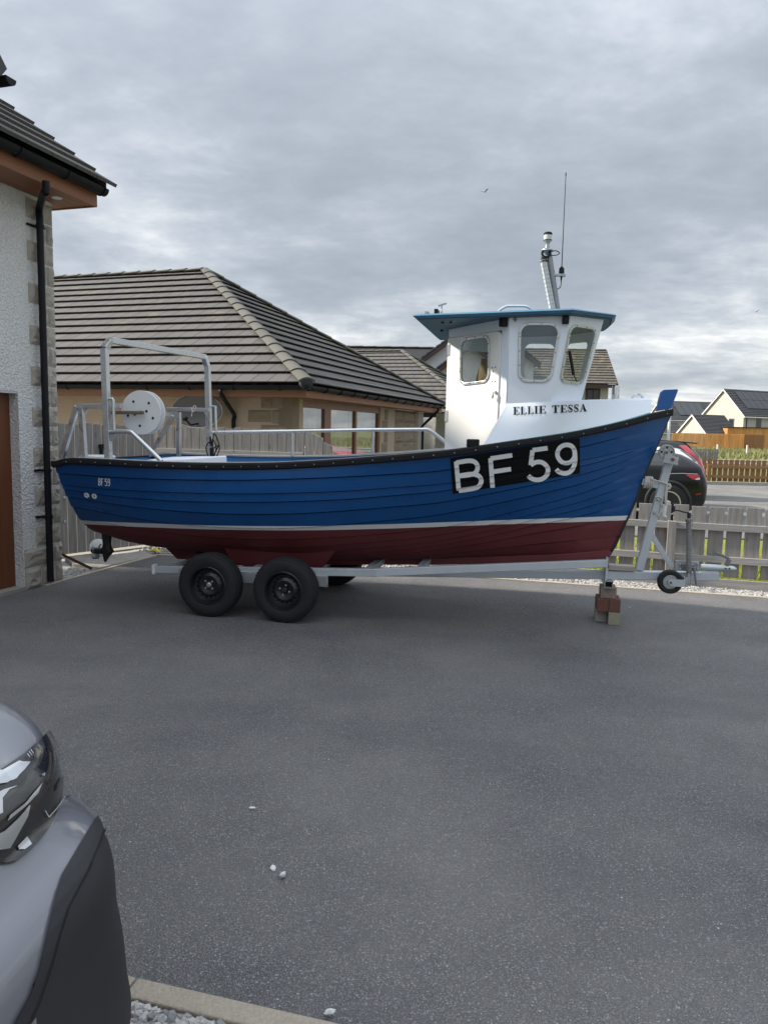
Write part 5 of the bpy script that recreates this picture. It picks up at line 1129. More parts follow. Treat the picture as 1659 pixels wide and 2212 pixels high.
# ------------------------------------------------------------------ lettering
hb = bvh_of(HB); fb = bvh_of(side); r5 = zc((1150, 1080), 2.552); mat('plate_black', (.004, .0045, .006), .45, spec=.2)
decal(sd_poly([(57, 289), (914, 155), (916, 389), (75, 523)]), (50, 925, 148, 530), 3, r5, BT, hb, .007, 'number_panel', M['plate_black'], hull, label='black painted number panel on the bow')
sp = smooth_path
Bp = [[(95, 308), (112, 500)], sp([(95, 316), (180, 303), (222, 314), (237, 347), (222, 382), (180, 397), (105, 405)], 6), sp([(105, 405), (190, 392), (242, 402), (261, 437), (245, 472), (205, 488), (112, 502)], 6)]
Fp = [[(322, 286), (336, 482)], [(322, 288), (466, 266)], [(330, 377), (458, 358)]]
Vp = [[(600, 232), (700, 219)], [(600, 233), (588, 332)], sp([(588, 332), (625, 312), (668, 316), (700, 350), (698, 392), (668, 422), (628, 430), (592, 420), (572, 402)], 6)]
Np = [(lambda q: q+q[:2])(sp([(765, 265), (774, 226), (800, 203), (833, 197), (862, 209), (879, 243), (876, 282), (853, 310), (818, 319), (785, 304)], 6, True)), sp([(879, 243), (882, 300), (870, 350), (845, 379), (810, 387), (775, 377), (757, 361)], 6)]
for nm, pth in (('B', Bp), ('F', Fp), ('five', Vp), ('nine', Np)):
    xx_ = [q[0] for p in pth for q in p]; yy_ = [q[1] for p in pth for q in p]
    decal(sd_butt(pth, 30) if nm != 'nine' else union(sd_stroke(pth[:1], 30), sd_butt(pth[1:], 30)), (min(xx_)-18, max(xx_)+18, min(yy_)-18, max(yy_)+18), 2.6, r5, BT, hb, .0105, 'bow_number', M['decal_white'], hull)
sB = [[(411, 254), (411, 306)], sp([(411, 254), (421, 255), (424, 266), (420, 278), (411, 280)], 4), sp([(411, 280), (421, 281), (425, 293), (420, 305), (411, 306)], 4)]
sF = [[(434, 255), (434, 307)], [(434, 255), (444, 256)], [(434, 280), (442, 281)]]; s5 = [[(462, 257), (474, 258)], [(462, 257), (461, 279)], sp([(461, 279), (468, 275), (474, 283), (474, 302), (468, 310), (461, 306)], 4)]
s9 = [sp([(484, 264), (490, 257), (495, 264), (495, 280), (489, 286), (484, 280)], 4, True), sp([(495, 270), (496, 300), (490, 311), (484, 307)], 4)]
for pth in (sB, sF, s5, s9):
    xx_ = [q[0] for p in pth for q in p]; yy_ = [q[1] for p in pth for q in p]; decal(sd_stroke(pth, 6), (min(xx_)-5, max(xx_)+5, min(yy_)-5, max(yy_)+5), 1.2, r1, BT, hb, .004, 'stern_number', M['decal_white'], hull)
# name on the foredeck side in bold serif capitals
def rect(x0, y0, x1, y1): return sd_poly([(x0, y0), (x1, y0), (x1, y1), (x0, y1)])
TH, TN, SF = .27, .07, .06
def serif(x0, x1, y): return rect(x0, y, x1, y+SF) if y < .5 else rect(x0, y-SF, x1, y)
def gE(): return union(rect(.14, 0, .14+TH, 1), serif(.0, .9, 0), serif(.0, .92, 1), rect(.4, .48, .68, .54), rect(.62, .36, .69, .66), sd_poly([(.82, .0), (.9, .0), (.9, .26), (.86, .26), (.72, .05)]), sd_poly([(.84, 1), (.92, 1), (.94, .72), (.9, .72), (.74, .95)]))
def gL(): return union(rect(.14, 0, .14+TH, 1), serif(.0, .56, 0), serif(.0, .92, 1), sd_poly([(.84, 1), (.92, 1), (.95, .70), (.91, .70), (.74, .95)]))
def gI(): return union(rect(.24, 0, .76, 1), serif(.0, 1., 0), serif(.0, 1., 1))
def gT(): return union(rect(.36, 0, .64, 1), serif(.02, .98, 0), serif(.2, .8, 1), sd_poly([(0.02, 0), (.12, 0), (.2, .06), (.08, .3), (.02, .3)]), sd_poly([(.98, 0), (.88, 0), (.8, .06), (.92, .3), (.98, .3)]))
def gS():
    P = sp([(.84, .26), (.74, .09), (.5, .04), (.24, .12), (.2, .28), (.38, .43), (.62, .54), (.82, .70), (.76, .89), (.5, .96), (.22, .88), (.1, .70)], 8); n = len(P)
    return union(*[sd_stroke([P[i:i+2]], .09+.15*math.exp(-((i/n-.5)/.2)**2)) for i in range(n-1)], rect(.84, .03, .90, .32), rect(.08, .68, .13, .98))
def gA(): return union(sd_poly([(.40, 0), (.54, 0), (.93, 1), (.64, 1)]), sd_poly([(.47, .04), (.51, .12), (.19, 1), (.11, 1)]), rect(.26, .62, .72, .69), serif(.0, .34, 1), serif(.56, 1.02, 1))
base0, base1 = (90, 1664), (1145, 1611)
for gfn, x0, x1 in ((gE, 86, 186), (gL, 190, 286), (gL, 292, 388), (gI, 392, 448), (gE, 458, 566), (gT, 646, 748), (gE, 762, 862), (gS, 868, 945), (gS, 952, 1030), (gA, 1036, 1146)):
    def mp(a, b, x0=x0, x1=x1):
        X = x0+(x1-x0)*a; yb = base0[1]+(base1[1]-base0[1])*(X-base0[0])/(base1[0]-base0[0]); return c6(X, yb-(1-b)*(112-4*(X-90)/1050))
    decal(gfn(), (-.06, 1.08, -.06, 1.06), .032, mp, BT, fb, .005, 'name_letter', M['plate_black'], boat)
# skin fittings near the stern
for a, b in ((318, 383), (377, 391)):
    o_, d_ = BT.lray(*r1(a, b)); lo, n, i_, di = hb.ray_cast(o_, d_); n = n if n.y < 0 else -n; mb = MB(); mb.lathe([(.028, 0), (.028, .006), (.022, .012), (.013, .012), (.010, .004), (.0, .004)], lo, n, 24); mb.build('skin_fitting', M['white_plastic'], hull, 40)
    mb = MB(); mb.lathe([(.0095, .0042), (.0095, .0052)], lo, n, 16); mb.build('outlet', M['dish_grey'], hull)
# drive leg under the stern
mat('leg_black', (.02, .021, .023), .5, var=.3)
p = BT.onY(*r1(458, 700), -.0); q = BT.onY(*r1(455, 800), 0); e_ = BT.onY(*r1(445, 898), 0)
mb = MB(); rows = []
for z_, ch, th, dx in ((.62, .17, .08, .0), (p[2]-.02, .15, .07, 0), (q[2]+.06, .13, .055, 0), (q[2]+.02, .15, .08, .0), (q[2]-.02, .20, .09, .01), (q[2]-.05, .14, .06, .0), (q[2]-.08, .10, .025, -.02), (e_[2], .035, .012, -.035)):
    ch *= .72; rows.append([(p[0]+.02+dx*.7+ch/2*math.cos(t), th/2*math.sin(t), z_) for t in np.linspace(0, 6.283, 17)[:-1]])
mb.grid(rows, closed=True); mb.f += [tuple(range(16)), tuple(7*16+k for k in range(16))]; leg = mb.build('drive_leg', M['leg_black'], boat, 40)
mb = MB(); hbx = p[0]-.11
for k in range(3):
    a = k*2.094+.5; pts = []
    for rr_, w2_ in ((.02, .015), (.045, .035), (.07, .04), (.09, .015)):
        pts.append((rr_, w2_))
    rows = [[(hbx+.02*s_, rr_*math.cos(a)-s_*w2_*math.sin(a), q[2]-.02+rr_*math.sin(a)+s_*w2_*math.cos(a)) for s_ in (-1, 0, 1)] for rr_, w2_ in pts]; mb.grid(rows)
o = mb.build('propeller', M['galv'], leg, 40); s_ = o.modifiers.new('s', 'SOLIDIFY'); s_.thickness = .006
mb = MB(); mb.lathe([(.03, -.06), (.035, .06)], (hbx+.02, 0, q[2]-.02), (1, 0, 0), 16); mb.build('propeller_hub', M['leg_black'], leg, 40)
# ------------------------------------------------------------------ stern frames, hauler, rails
gy = .80; f4 = lambda a, b, yl: BT.onY(*z4(a, b), yl)
def sq(pts, w_, name, parent=boat, mt='alu', bevel=.004):
    mb = MB()
    for a, b in zip(pts[:-1], pts[1:]): mb.bar(a, b, w_, w_, up=(1, 0, 0) if abs(Vector(b-a).normalized().x) < .5 else (0, 0, 1))
    return mb.build(name, M[mt], parent, bevel=bevel)
gan = empty('gantry', parent=boat)
n0, n1 = f4(445, 1145, -gy), f4(408, 190, -gy); xg = n0[0]; f0 = f4(1318, 1110, gy); xf_ = f0[0]; zt0 = n1[2]
n1 = Vector((n1[0], -gy, zt0)); n2 = f4(460, 120, -gy+.06); n3 = f4(1268, 262, gy-.06); f1 = f4(1297, 350, gy)
sq([Vector((n0[0], -gy, n0[2]-.05)), n1], .055, 'post', gan); sq([n1, n2], .054, 'corner', gan); sq([n2, n3], .053, 'crossbeam', gan); sq([n3, f1], .054, 'corner', gan); sq([f1, Vector((f0[0], gy, f0[2]-.05))], .055, 'post', gan)
sn = empty('hauler_stand', parent=boat)
a_, b_ = f4(238, 1130, -gy+.03), f4(208, 690, -gy+.03); sq([a_-Vector((0, 0, .04)), b_], .045, 'leg', sn); c_ = f4(172, 690, -gy+.03); d_ = f4(38, 1142, -gy+.03); sq([c_, d_], .043, 'brace', sn); e_ = f4(555, 688, -gy+.03); sq([f4(175, 690, -gy+.03), e_], .04, 'arm', sn)
mb = MB(); mb.prism([f4(235, 712, -gy+.05), f4(268, 712, -gy+.05), f4(235, 775, -gy+.05)], (0, .01, 0)); mb.build('gusset', M['alu'], sn)
fs_ = empty('hauler_stand', parent=boat); a_, b_ = f4(1052, 1092, gy-.03), f4(1048, 742, gy-.03); sq([a_-Vector((0, 0, .04)), b_], .045, 'leg', fs_); sq([f4(1000, 770, gy-.03), f4(812, 1095, gy-.03)], .043, 'brace', fs_); sq([f4(950, 715, gy-.03), f4(1312, 722, gy-.03)], .04, 'arm', fs_); mb = MB(); mb.prism([f4(960, 722, gy-.05), f4(1030, 722, gy-.05), f4(1030, 800, gy-.05)], (0, .01, 0)); mb.build('gusset', M['alu'], fs_); mb = MB(); mb.prism([f4(1265, 738, gy-.05), f4(1305, 738, gy-.05), f4(1305, 810, gy-.05)], (0, .01, 0)); mb.build('gusset', M['alu'], fs_)
mb = MB(); P = f4(1188, 715, gy-.05); mb.tube(smooth_path([P+Vector((-.03, -.03, .02)), P+Vector((0, -.04, -.03)), P+Vector((.03, -.03, .02)), P+Vector((.0, -.03, .03)), P+Vector((-.02, -.04, -.08))], 5), .005, 6); mat('rope_white', (.52, .50, .45), .9, var=.2, bump=.5, bscale=200); tag(mb.build('twine', M['rope_white'], None, 40), 'knotted pale twine tied on the far aluminium stand', 'twine').location = BT.o; bpy.data.objects['twine'].rotation_euler = (0, 0, BT.a)
# near grab rail and loop
rl_ = empty('rail', parent=boat)
mb = MB(); mb.tube(smooth_path([f4(455, 912, -gy), f4(560, 908, -gy), f4(630, 912, -gy), f4(680, 950, -gy), f4(900, 1165, -gy+.0)], 5), .02, 10); mb.build('side_rail', M['alu'], rl_, 40)
mb = MB(); mb.tube([f4(410, 626, -gy), f4(478, 626, -gy), f4(486, 640, -gy), f4(492, 900, -gy)], .014, 8); mb.build('upright', M['alu'], rl_, 40)
mb = MB(); mb.prism([f4(455, 930, -gy), f4(502, 930, -gy), f4(495, 975, -gy), f4(460, 995, -gy)], (0, .01, 0)); mb.build('lug', M['galv'], rl_)
fr2 = empty('rail', parent=boat); zz3 = lambda a, b: BT.onY(*z3(a, b), .90)
P0 = f4(1330, 918, gy+.02); mb = MB(); mb.tube([P0, zz3(620, 1003), zz3(1118, 994), zz3(1440, 992)]+smooth_path([zz3(1440, 992), zz3(1475, 1003), zz3(1590, 1092), zz3(1680, 1165)], 4)[1:], .019, 10); mb.build('side_rail', M['alu'], fr2, 40)
for a in (620, 1118): t_ = zz3(a, 1000); u_ = uL(t_[0]); mb = MB(); mb.tube([t_, (t_[0], .90, zgun(u_))], .015, 8); mb.build('stanchion', M['alu'], fr2, 40)
mb = MB(); mb.tube([f4(1322, 690, gy), f4(1366, 690, gy), f4(1372, 905, gy)], .014, 8); mb.build('upright', M['alu'], fr2, 40)
# hauler drum
hd_ = empty('hauler_drum', parent=boat); hc = f4(722, 745, -.62); hr = (f4(895, 745, -.62)-hc).length
for dy, nm in ((0, 'flange'), (.075, 'flange')): mb = MB(); mb.lathe([(hr, 0), (hr, .010), (.0, .010)], hc+Vector((0, dy, 0)), (0, 1, 0), 56); mb.build(nm, M['white_plastic'], hd_, 40, bevel=.002)
mb = MB(); mb.lathe([(.09, .0105), (.09, .0745)], hc, (0, 1, 0), 24); mb.build('hub', M['white_plastic'], hd_, 40)
mb = MB()
for a, b in ((658, 650), (791, 663), (771, 733), (826, 793), (714, 859), (612, 771), (670, 760)): P = f4(a, b, -.6205); mb.lathe([(.012, -.0015), (.012, .0)], P, (0, 1, 0), 12)
mb.build('bolt_holes', M['black_rubber'], hd_)
mat('bronze', (.22, .19, .12), .5, .6, var=.4); mb = MB(); mb.bar(f4(462, 745, -.66), f4(745, 746, -.66), .03, .03); mb.build('axle_arm', M['bronze'], hd_, bevel=.003); P = f4(712, 745, -.685); mb = MB(); mb.lathe([(.016, -.01), (.016, .03)], P, (0, 1, 0), 6); mb.build('axle_nut', M['bronze'], hd_)
mb = MB(); mb.tube([hc+Vector((0, .0, 0)), hc+Vector((0, .35, 0))], .02, 10); mb.bar(hc+Vector((0, .3, 0)), Vector((n0[0], .3, hc.z)), .04, .04); mb.build('axle', M['galv'], hd_, 40)
# white engine box, hatch, rope bundle
mb = MB(); a_ = f4(690, 1165, -.3); b_ = f4(1278, 1130, -.1); mb.hexa([(a_[0], -.55, .93), (b_[0], -.55, .93), (b_[0], .45, .93), (a_[0], .45, .93), (a_[0], -.5, a_[2]-.0), (b_[0], -.5, b_[2]), (b_[0], .4, b_[2]), (a_[0], .4, a_[2]+.02)]); mb.build('engine_box', M['decal_white'], boat, bevel=.012)
a_ = f4(350, 1125, -.5); mb = MB(); mb.lathe([(.155, -.02), (.16, .0), (.15, .012), (.0, .016)], (a_[0], -.5, a_[2]), (0, 0, 1), 28); mb.build('hatch_lid', M['white_plastic'], boat, 40); mb = MB(); mb.box(.2, a_[0]+.9, -.62, -.3, 1.05, a_[2]-.025); mb.build('stern_locker', M['inside_blue'], boat)
P = f4(1340, 1075, .3); mb = MB(); r_ = np.random.default_rng(3)
for k in range(5): mb.tube(smooth_path([P+Vector((0, 0, .02)), P+Vector((r_.normal(0, .05), r_.normal(0, .03), .06+.03*k)), P+Vector((r_.normal(.03, .05), 0, .02)), P+Vector((r_.normal(0, .05), 0, -.14)), P+Vector((0, 0, -.2)), P], 5), .006, 6)
mb.tube([P+Vector((0, 0, -.3)), P+Vector((0, 0, .03))], .016, 8); o = mb.build('rope_bundle', M['black_rubber'], None, 40); o.location = BT.o; o.rotation_euler = (0, 0, BT.a); tag(o, 'black rope bundle tied up inside the boat near the frame', 'rope')
P = BT.onY(*c5(940, 2090), -.86); mb = MB(); u_ = uL(P[0]); mb.box(P[0]-.05, P[0]+.05, -bgun(u_)+.005, -bgun(u_)+.06, zgun(u_)+.006, zgun(u_)+.075); mb.build('fairlead', M['black_plastic'], boat, bevel=.01)
# ------------------------------------------------------------------ trailer
tr = empty('boat_trailer', BT, label='galvanised twin axle boat trailer with black wheels under the boat', cat='trailer')
c7, c8, c9, ca = zc((1500, 1300), 3.318), zc((1200, 1450), 3.318), zc((400, 1350), 2.765), zc((120, 1350), 4.1475)
mat('galv_paint', (.50, .54, .57), .5, .35, var=.12, vscale=10, rv=.12, bump=.08, bscale=30); mat('tyre', (.018, .0185, .02), .8, spec=.35, var=.35, vscale=20, bump=.25, bscale=60, bdist=.002); mat('rim_black', (.010, .0105, .012), .28, spec=.6); mat('rust', (.16, .075, .04), .8, var=.4, vscale=40)
def wheel(parent, c, r, wd, sg, rim_r, name='wheel', studs=4, mt_rim='rim_black', rot=0.0):
    """wheel whose outer face looks along y*sg"""
    w_ = empty(name, parent=parent); ax = (0, sg, 0); c = Vector(c); o_ = wd/2
    mb = MB(); pr_ = [(rim_r, -o_*.95), (rim_r+.02, -o_), (r-.035, -o_*1.02), (r-.012, -o_*.9), (r, -o_*.66), (r+.001, -o_*.4)]
    for k in range(3): q = -o_*.4+k*o_*.4; pr_ += [(r+.002, q), (r-.007, q+.003), (r-.007, q+.009), (r+.002, q+.012)]
    pr_ += [(r, o_*.66), (r-.012, o_*.9), (r-.035, o_*1.03), (r-.055, o_*1.06), (rim_r+.02, o_*1.02), (rim_r+.004, o_*.93), (rim_r, o_*.8)]
    mb.lathe(pr_, c, ax, 48, (0, 0)); ty = mb.build('tyre', M['tyre'], w_, 35)
    mb = MB(); n = 60; a0 = Vector((1, 0, 0))
    for k in range(n):
        th = 2*math.pi*k/n; e = Vector((math.cos(th), 0, math.sin(th))); tg_ = Vector((-math.sin(th), 0, math.cos(th)))
        mb.bar(c+e*(r-.014)+Vector((0, sg*o_*.93, 0)), c+e*(r+.0025)+Vector((0, sg*o_*.55, 0)), .012, .008, up=e)
    mb.build('tread_blocks', M['tyre'], w_, kind='stuff')
    mb = MB(); R_ = rim_r; rp = [(R_+.006, o_*.95), (R_+.002, o_*1.0), (R_-.006, o_*.99), (R_-.012, o_*.84), (R_-.02, o_*.55), (R_-.03, o_*.40), (R_-.045, o_*.36), (R_-.062, o_*.50), (R_*.52, o_*.60), (R_*.36, o_*.52), (R_*.30, o_*.44), (R_*.0, o_*.44)]
    mb.lathe(rp, c, ax, 40, (0, 0)); rm = mb.build('rim', M[mt_rim], w_, 35)
    mb = MB()
    for k in range(16):
        th = 2*math.pi*k/16; e = Vector((math.cos(th), 0, math.sin(th))); mb.lathe([(.011, -.0), (.011, .0015)], c+e*(R_-.053)+Vector((0, sg*(o_*.44), 0)), (e.x*-.5, sg, e.z*-.5), 10)
    mb.build('vent_holes', M['bitumen'], w_)
    for k in range(studs):
        th = 2*math.pi*(k+.5)/studs+rot; e = Vector((math.cos(th), 0, math.sin(th))); mb = MB(); mb.lathe([(.009, -.012), (.009, .008), (.006, .011)], c+e*(R_*.27)+Vector((0, sg*o_*.46, 0)), ax, 6); mb.build('wheel_nut', M['galv'], w_)
    mb = MB(); mb.lathe([(.024, -.01), (.024, .012), (.016, .02), (.0, .02)], c+Vector((0, sg*o_*.45, 0)), ax, 20); mb.build('hub_cap', M['galv'] if rot == 0 else M['bitumen'], w_, 40)
    return w_
RT = .281; yo = BT.onZ(455, 1334, 0)[1]; yo2 = BT.onZ(615, 1347, 0)[1]; YO = (yo+yo2)/2
for i, (a, b) in enumerate(((400, 500), (945, 527))):
    p = BT.onY(*c9(a-8, b), YO+.02)
    wheel(tr, (p[0], YO+.085, RT), RT, .165, -1, .165, rot=0.0 if i == 0 else .5); wheel(tr, (p[0], -YO-.085, RT), RT, .165, 1, .165)
    mb = MB(); mb.tube([(p[0], YO+.09, RT), (p[0], -YO-.09, RT)], .03, 10); mb.build('axle', M['galv'], tr, 40)
    if i == 0: xw1 = p[0]
    else: xw2 = p[0]
YR = YO+.20
def rail_y(pa, pb, y0, y1, h, w_, name, mt='galv_paint'): 
    A = BT.onY(*pa, y0); B = BT.onY(*pb, y1); mb = MB(); mb.bar(A, B, w_, h); return mb.build(name, M[mt], tr, bevel=.006), A, B
for sg in (1, -1):
    A = BT.onY(*ca(1180, 548), YR); Bn = BT.onY(*r2(1075, 981), YR); C2 = BT.onY(*r3(1300, 908), -.09)
    mb = MB(); mb.bar((A[0], sg*A[1], A[2]), (Bn[0], sg*Bn[1], Bn[2]), .045, .066); mb.build('side_rail', M['galv_paint'], tr, bevel=.005)
    mb = MB(); mb.bar((Bn[0]-.03, sg*Bn[1], Bn[2]), (C2[0], sg*C2[1], C2[2]), .047, .068); mb.build('front_rail', M['galv_paint'], tr, bevel=.005)
    mb = MB(); mb.box(A[0]-.018, A[0]+.012, sg*YR-.03, sg*YR+.03, A[2]-.045, A[2]+.045); mb.build('end_cap', M['white_plastic'], tr, bevel=.006)
    mb = MB(); mb.bar((xw1-.35, sg*(YR-.03 if sg == 1 else YR-.03), A[2]-.02), (xw2+.35, sg*(YR-.03), A[2]+.0), .02, .10); mb.build('suspension_unit', M['galv'], tr, bevel=.004)
    for x in (xw1, xw2): mb = MB(); mb.bar((x+.12, sg*(YR+.0), A[2]+.0), (x, sg*(YR), RT), .03, .06); mb.build('swing_arm', M['galv'], tr)
for x in (A[0]+.15, (xw1+xw2)/2, Bn[0]-.1, 3.4): 
    hw_ = abs(YR) if x < Bn[0] else abs(YR)*.72; mb = MB(); zc0 = lerp(A[2], Bn[2], (x-A[0])/(Bn[0]-A[0])); mb.box(x-.03, x+.03, -hw_, hw_, zc0-.035, zc0+.025); mb.build('cross_member', M['galv_paint'], tr)
    mb = MB(); mb.lathe([(.03, -.09), (.045, -.05), (.03, 0), (.045, .05), (.03, .09)], (x, 0, zc0+.06) if x > .6 else (x, 0, zc0+.05), (0, 1, 0), 16); mb.build('keel_roller', M['black_rubber'], tr, 40)
A3 = BT.onY(*c7(282, 653), -.0); D3 = BT.onY(*c7(1228, 665), 0); bk = Vector((1.6, 0, .33)); bk = A3+(A3-D3).normalized()*2.6
mb = MB(); mb.bar(bk, D3, .07, .075); mb.build('drawbar', M['galv_paint'], tr, bevel=.006)
P = BT.onY(*c7(268, 515), -.10); Q = BT.onY(*c7(268, 705), -.10); mb = MB(); mb.box(P[0]-.008, P[0]+.008, -.10, .10, Q[2], P[2]+.01); mb.build('end_plate', M['galv_paint'], tr)
P = BT.onY(*c7(282, 568), -.04); Q = BT.onY(*c7(505, 626), -.04); mb = MB(); mb.box(P[0], Q[0], -.05, .05, Q[2]+.001, P[2]); mb.build('timber_pad', M['plank_wood'], tr, bevel=.004)
# winch post
pb_, pt_ = BT.onY(*r4(668, 2150), 0), BT.onY(*r4(985, 1000), 0); mb = MB(); mb.bar(pb_, pt_, .07, .066, up=(1, 0, 0)); wp = mb.build('winch_post', M['galv_paint'], tr, bevel=.005)
a_, b_ = BT.onY(*r4(800, 1770), 0), BT.onY(*r4(1020, 2125), 0); mb = MB(); mb.bar(a_, b_, .04, .042, up=(1, 0, 0)); mb.build('brace', M['galv_paint'], tr, bevel=.003)
a_, b_ = BT.onY(*r4(700, 1205), 0), BT.onY(*r4(900, 1252), 0); mb = MB(); mb.bar(a_, b_, .05, .058); mb.build('snubbing_arm', M['galv_paint'], wp, bevel=.004)
wc = BT.onY(*r4(963, 893), -.05); wr = (BT.onY(*r4(1050, 893), -.05)-wc).length
mb = MB(); mb.lathe([(wr, -.02), (wr, .02), (wr-.008, .022), (wr-.012, .012), (.02, .012), (.02, .03), (0, .03)], wc, (0, -1, 0), 40); mb.build('winch_gear', M['galv'], wp, 40)
mb = MB()
for k, (a, b) in enumerate(((910, 888), (968, 843), (1016, 890), (990, 870), (932, 858))): mb.lathe([(.010 if k < 3 else .005, 0), (.010 if k < 3 else .005, .002)], BT.onY(*r4(a, b), -.0625), (0, -1, 0), 12)
mb.build('gear_holes', M['bitumen'], wp)
mb = MB(); mb.prism([BT.onY(*r4(*q), -.075) for q in ((945, 905), (975, 900), (1065, 945), (1092, 940), (1080, 1030), (925, 1000))], (0, -.008, 0)); mb.build('winch_plate', M['galv'], wp, bevel=.002)
mb = MB(); mb.prism([BT.onY(*r4(*q), .03) for q in ((945, 905), (975, 900), (1065, 945), (1092, 940), (1080, 1030), (925, 1000))], (0, -.008, 0)); mb.tube([BT.onY(*r4(1005, 960), .03), BT.onY(*r4(1005, 960), -.08)], .025, 12); mb.build('winch_drum', M['galv'], wp, 40)
q = BT.onY(*r4(1028, 968), -.084); mb = MB(); mb.lathe([(.014, 0), (.014, .02), (.008, .022)], q, (0, -1, 0), 6).lathe([(.012, 0), (.012, .015)], BT.onY(*r4(962, 895), -.076), (0, -1, 0), 6); mb.build('winch_bolts', M['rust'], wp)
q0, q1 = BT.onY(*r4(920, 990), -.09), BT.onY(*r4(1082, 1022), -.09); mb = MB(); mb.bar(q0, q1, .03, .012); mb.build('winch_lip', M['galv'], wp)
mb = MB()
for a, b in ((872, 1397), (833, 1535)): mb.lathe([(.014, 0), (.014, .012), (.008, .014)], BT.onY(*r4(a, b), -.036), (0, -1, 0), 6)
mb.build('post_bolts', M['galv'], wp)
# jockey wheel
jk = empty('jockey_wheel', parent=tr); yj = -.11; J = lambda a, b, y=yj: BT.onY(*c7(a, b), y)
jb, jt = J(972, 640), J(970, 165); mb = MB(); prf = []; Lj = (jt-jb).length
n = 26
for i in range(n*2+1): h = Lj*(.0+.72*i/(n*2)); prf.append((.0235 if i % 2 else .0205, h))
prf += [(.021, Lj*.73), (.021, Lj*.93), (.026, Lj*.935), (.026, Lj*.985), (.019, Lj)]; mb.lathe(prf, jb, jt-jb, 18); mat('jockey_grey', (.20, .20, .20), .6, .3, var=.3, vscale=30); mb.build('screw_tube', M['jockey_grey'], jk, 40)
a_, b_, c_ = J(972, 150), J(972, 118), J(840, 95); mb = MB(); mb.tube([a_-Vector((0, 0, .02)), b_], .014, 10); mb.tube(smooth_path([b_, J(930, 112), J(890, 100), c_], 4), .006, 8); mb.tube([c_+Vector((0, 0, -.012)), c_+Vector((-.0, 0, .035))], .013, 10); mb.build('crank_handle', M['bitumen'], jk, 40)
mb = MB(); mb.tube([J(1008, 130), J(1000, 160), J(1004, 200), J(1002, 236)], .004, 6); mb.tube([J(1010+14*math.cos(t), 140+14*math.sin(t)) for t in np.linspace(0, 6.28, 13)[:-1]], .003, 6, closed=True); mb.build('chain', M['galv'], jk, 40)
jw = J(808, 712, yj-.01); rj = (J(920, 712)-J(697, 712)).length/2
mb = MB(); mb.lathe([(rj*.58, -.028), (rj*.85, -.032), (rj*.98, -.02), (rj, 0), (rj*.98, .02), (rj*.85, .032), (rj*.58, .028)], jw, (0, -1, 0), 40, (0, 0)); mb.build('tyre', M['tyre'], jk, 40)
mb = MB(); mb.lathe([(rj*.60, .026), (rj*.56, .030), (rj*.52, .022), (rj*.25, .022), (rj*.22, .034), (0, .034)], jw, (0, -1, 0), 32); mb.build('rim', M['galv'], jk, 40)
fk = MB(); fk.prism(rounded([(0, -.03), (.2, -.03), (.2, .03), (0, .03)], [.028, .004, .004, .028]) and [Vector((jw.x-.02+x, yj-.055, jw.z+z)) for x, z in rounded([(0, -.032), (.135, -.032), (.135, .03), (0, .03)], [.03, .004, .004, .03])], (0, .006, 0)); fk.build('fork', M['galv_paint'], jk)
mb = MB(); mb.box(jw.x+.105, jw.x+.14, yj-.05, yj+.05, jw.z-.03, jw.z+.05); mb.lathe([(.022, -.02), (.022, .09)], (jb.x, yj, jw.z+.02), (0, 0, 1), 14); mb.build('foot', M['galv'], jk, 40)
mb = MB(); mb.lathe([(.010, 0), (.010, .008)], jw+Vector((0, -.05, 0)), (0, -1, 0), 6); mb.build('axle_bolt', M['rust'], jk)
P, Q = J(866, 540), J(1070, 640); mb = MB(); mb.box(P[0], Q[0], -.048, -.04, Q[2], P[2]); mb.build('clamp_plate', M['galv'], tr, bevel=.003)
mb = MB(); cz = (P[2]+Q[2])/2; mb.lathe([(.034, -.03), (.034, .03)], (jb.x, yj, cz), (0, 0, 1), 18); mb.box(jb.x-.05, jb.x+.05, yj+.02, -.048, cz-.022, cz+.022); mb.build('clamp', M['jockey_grey'], tr, 40)
for a, b in ((895, 560), (895, 605), (925, 600), (1045, 560), (1045, 600)): q = J(a, b, -.049); mb = MB(); mb.lathe([(.013, 0), (.013, .012), (.006, .013), (.006, .022)], q, (0, -1, 0), 6); mb.build('clamp_bolt', M['galv'], tr)
mb = MB(); mb.tube([J(1015, 590, yj-.03), J(1022, 640, yj-.03), J(1036, 742, yj-.03)], [.012, .009, .007], 8); mb.build('clamp_lever', M['jockey_grey'], tr, 40)
# coupling
P, Q = BT.onY(*c7(1080, 572), -.03), BT.onY(*c7(1385, 630), -.03)
mb = MB(); rows = []
for t_, hh, ww in ((0, .052, .06), (.1, .056, .064), (.6, .056, .064), (.78, .052, .07), (.92, .046, .072), (1.0, .02, .04)):
    x = lerp(P[0], Q[0], t_); zc0 = (P[2]+Q[2])/2+.002; rows.append([(x, ww/2*math.cos(a)*(1 if abs(math.cos(a)) < .8 else 1), zc0+hh/2*math.sin(a)) for a in np.linspace(math.pi/4, 2*math.pi+math.pi/4, 13)[:-1]])
mb.grid(rows, closed=True); mb.f += [tuple(range(12)), tuple(5*12+k for k in range(12))]; cp = mb.build('coupling', M['galv_paint'], tr, 40)
a_, b_, c_ = BT.onY(*c7(1205, 462), 0), BT.onY(*c7(1322, 515), 0), BT.onY(*c7(1300, 570), 0); mb = MB(); mb.bar(b_, a_, .035, .022).bar(b_, c_, .04, .03); mb.build('coupling_handle', M['jockey_grey'], cp, bevel=.005)
mb = MB()
for a, b in ((1290, 598), (1322, 598)): mb.lathe([(.008, 0), (.008, .006)], BT.onY(*c7(a, b), -.036), (0, -1, 0), 10)
mb.build('coupling_bolts', M['rust'], cp)
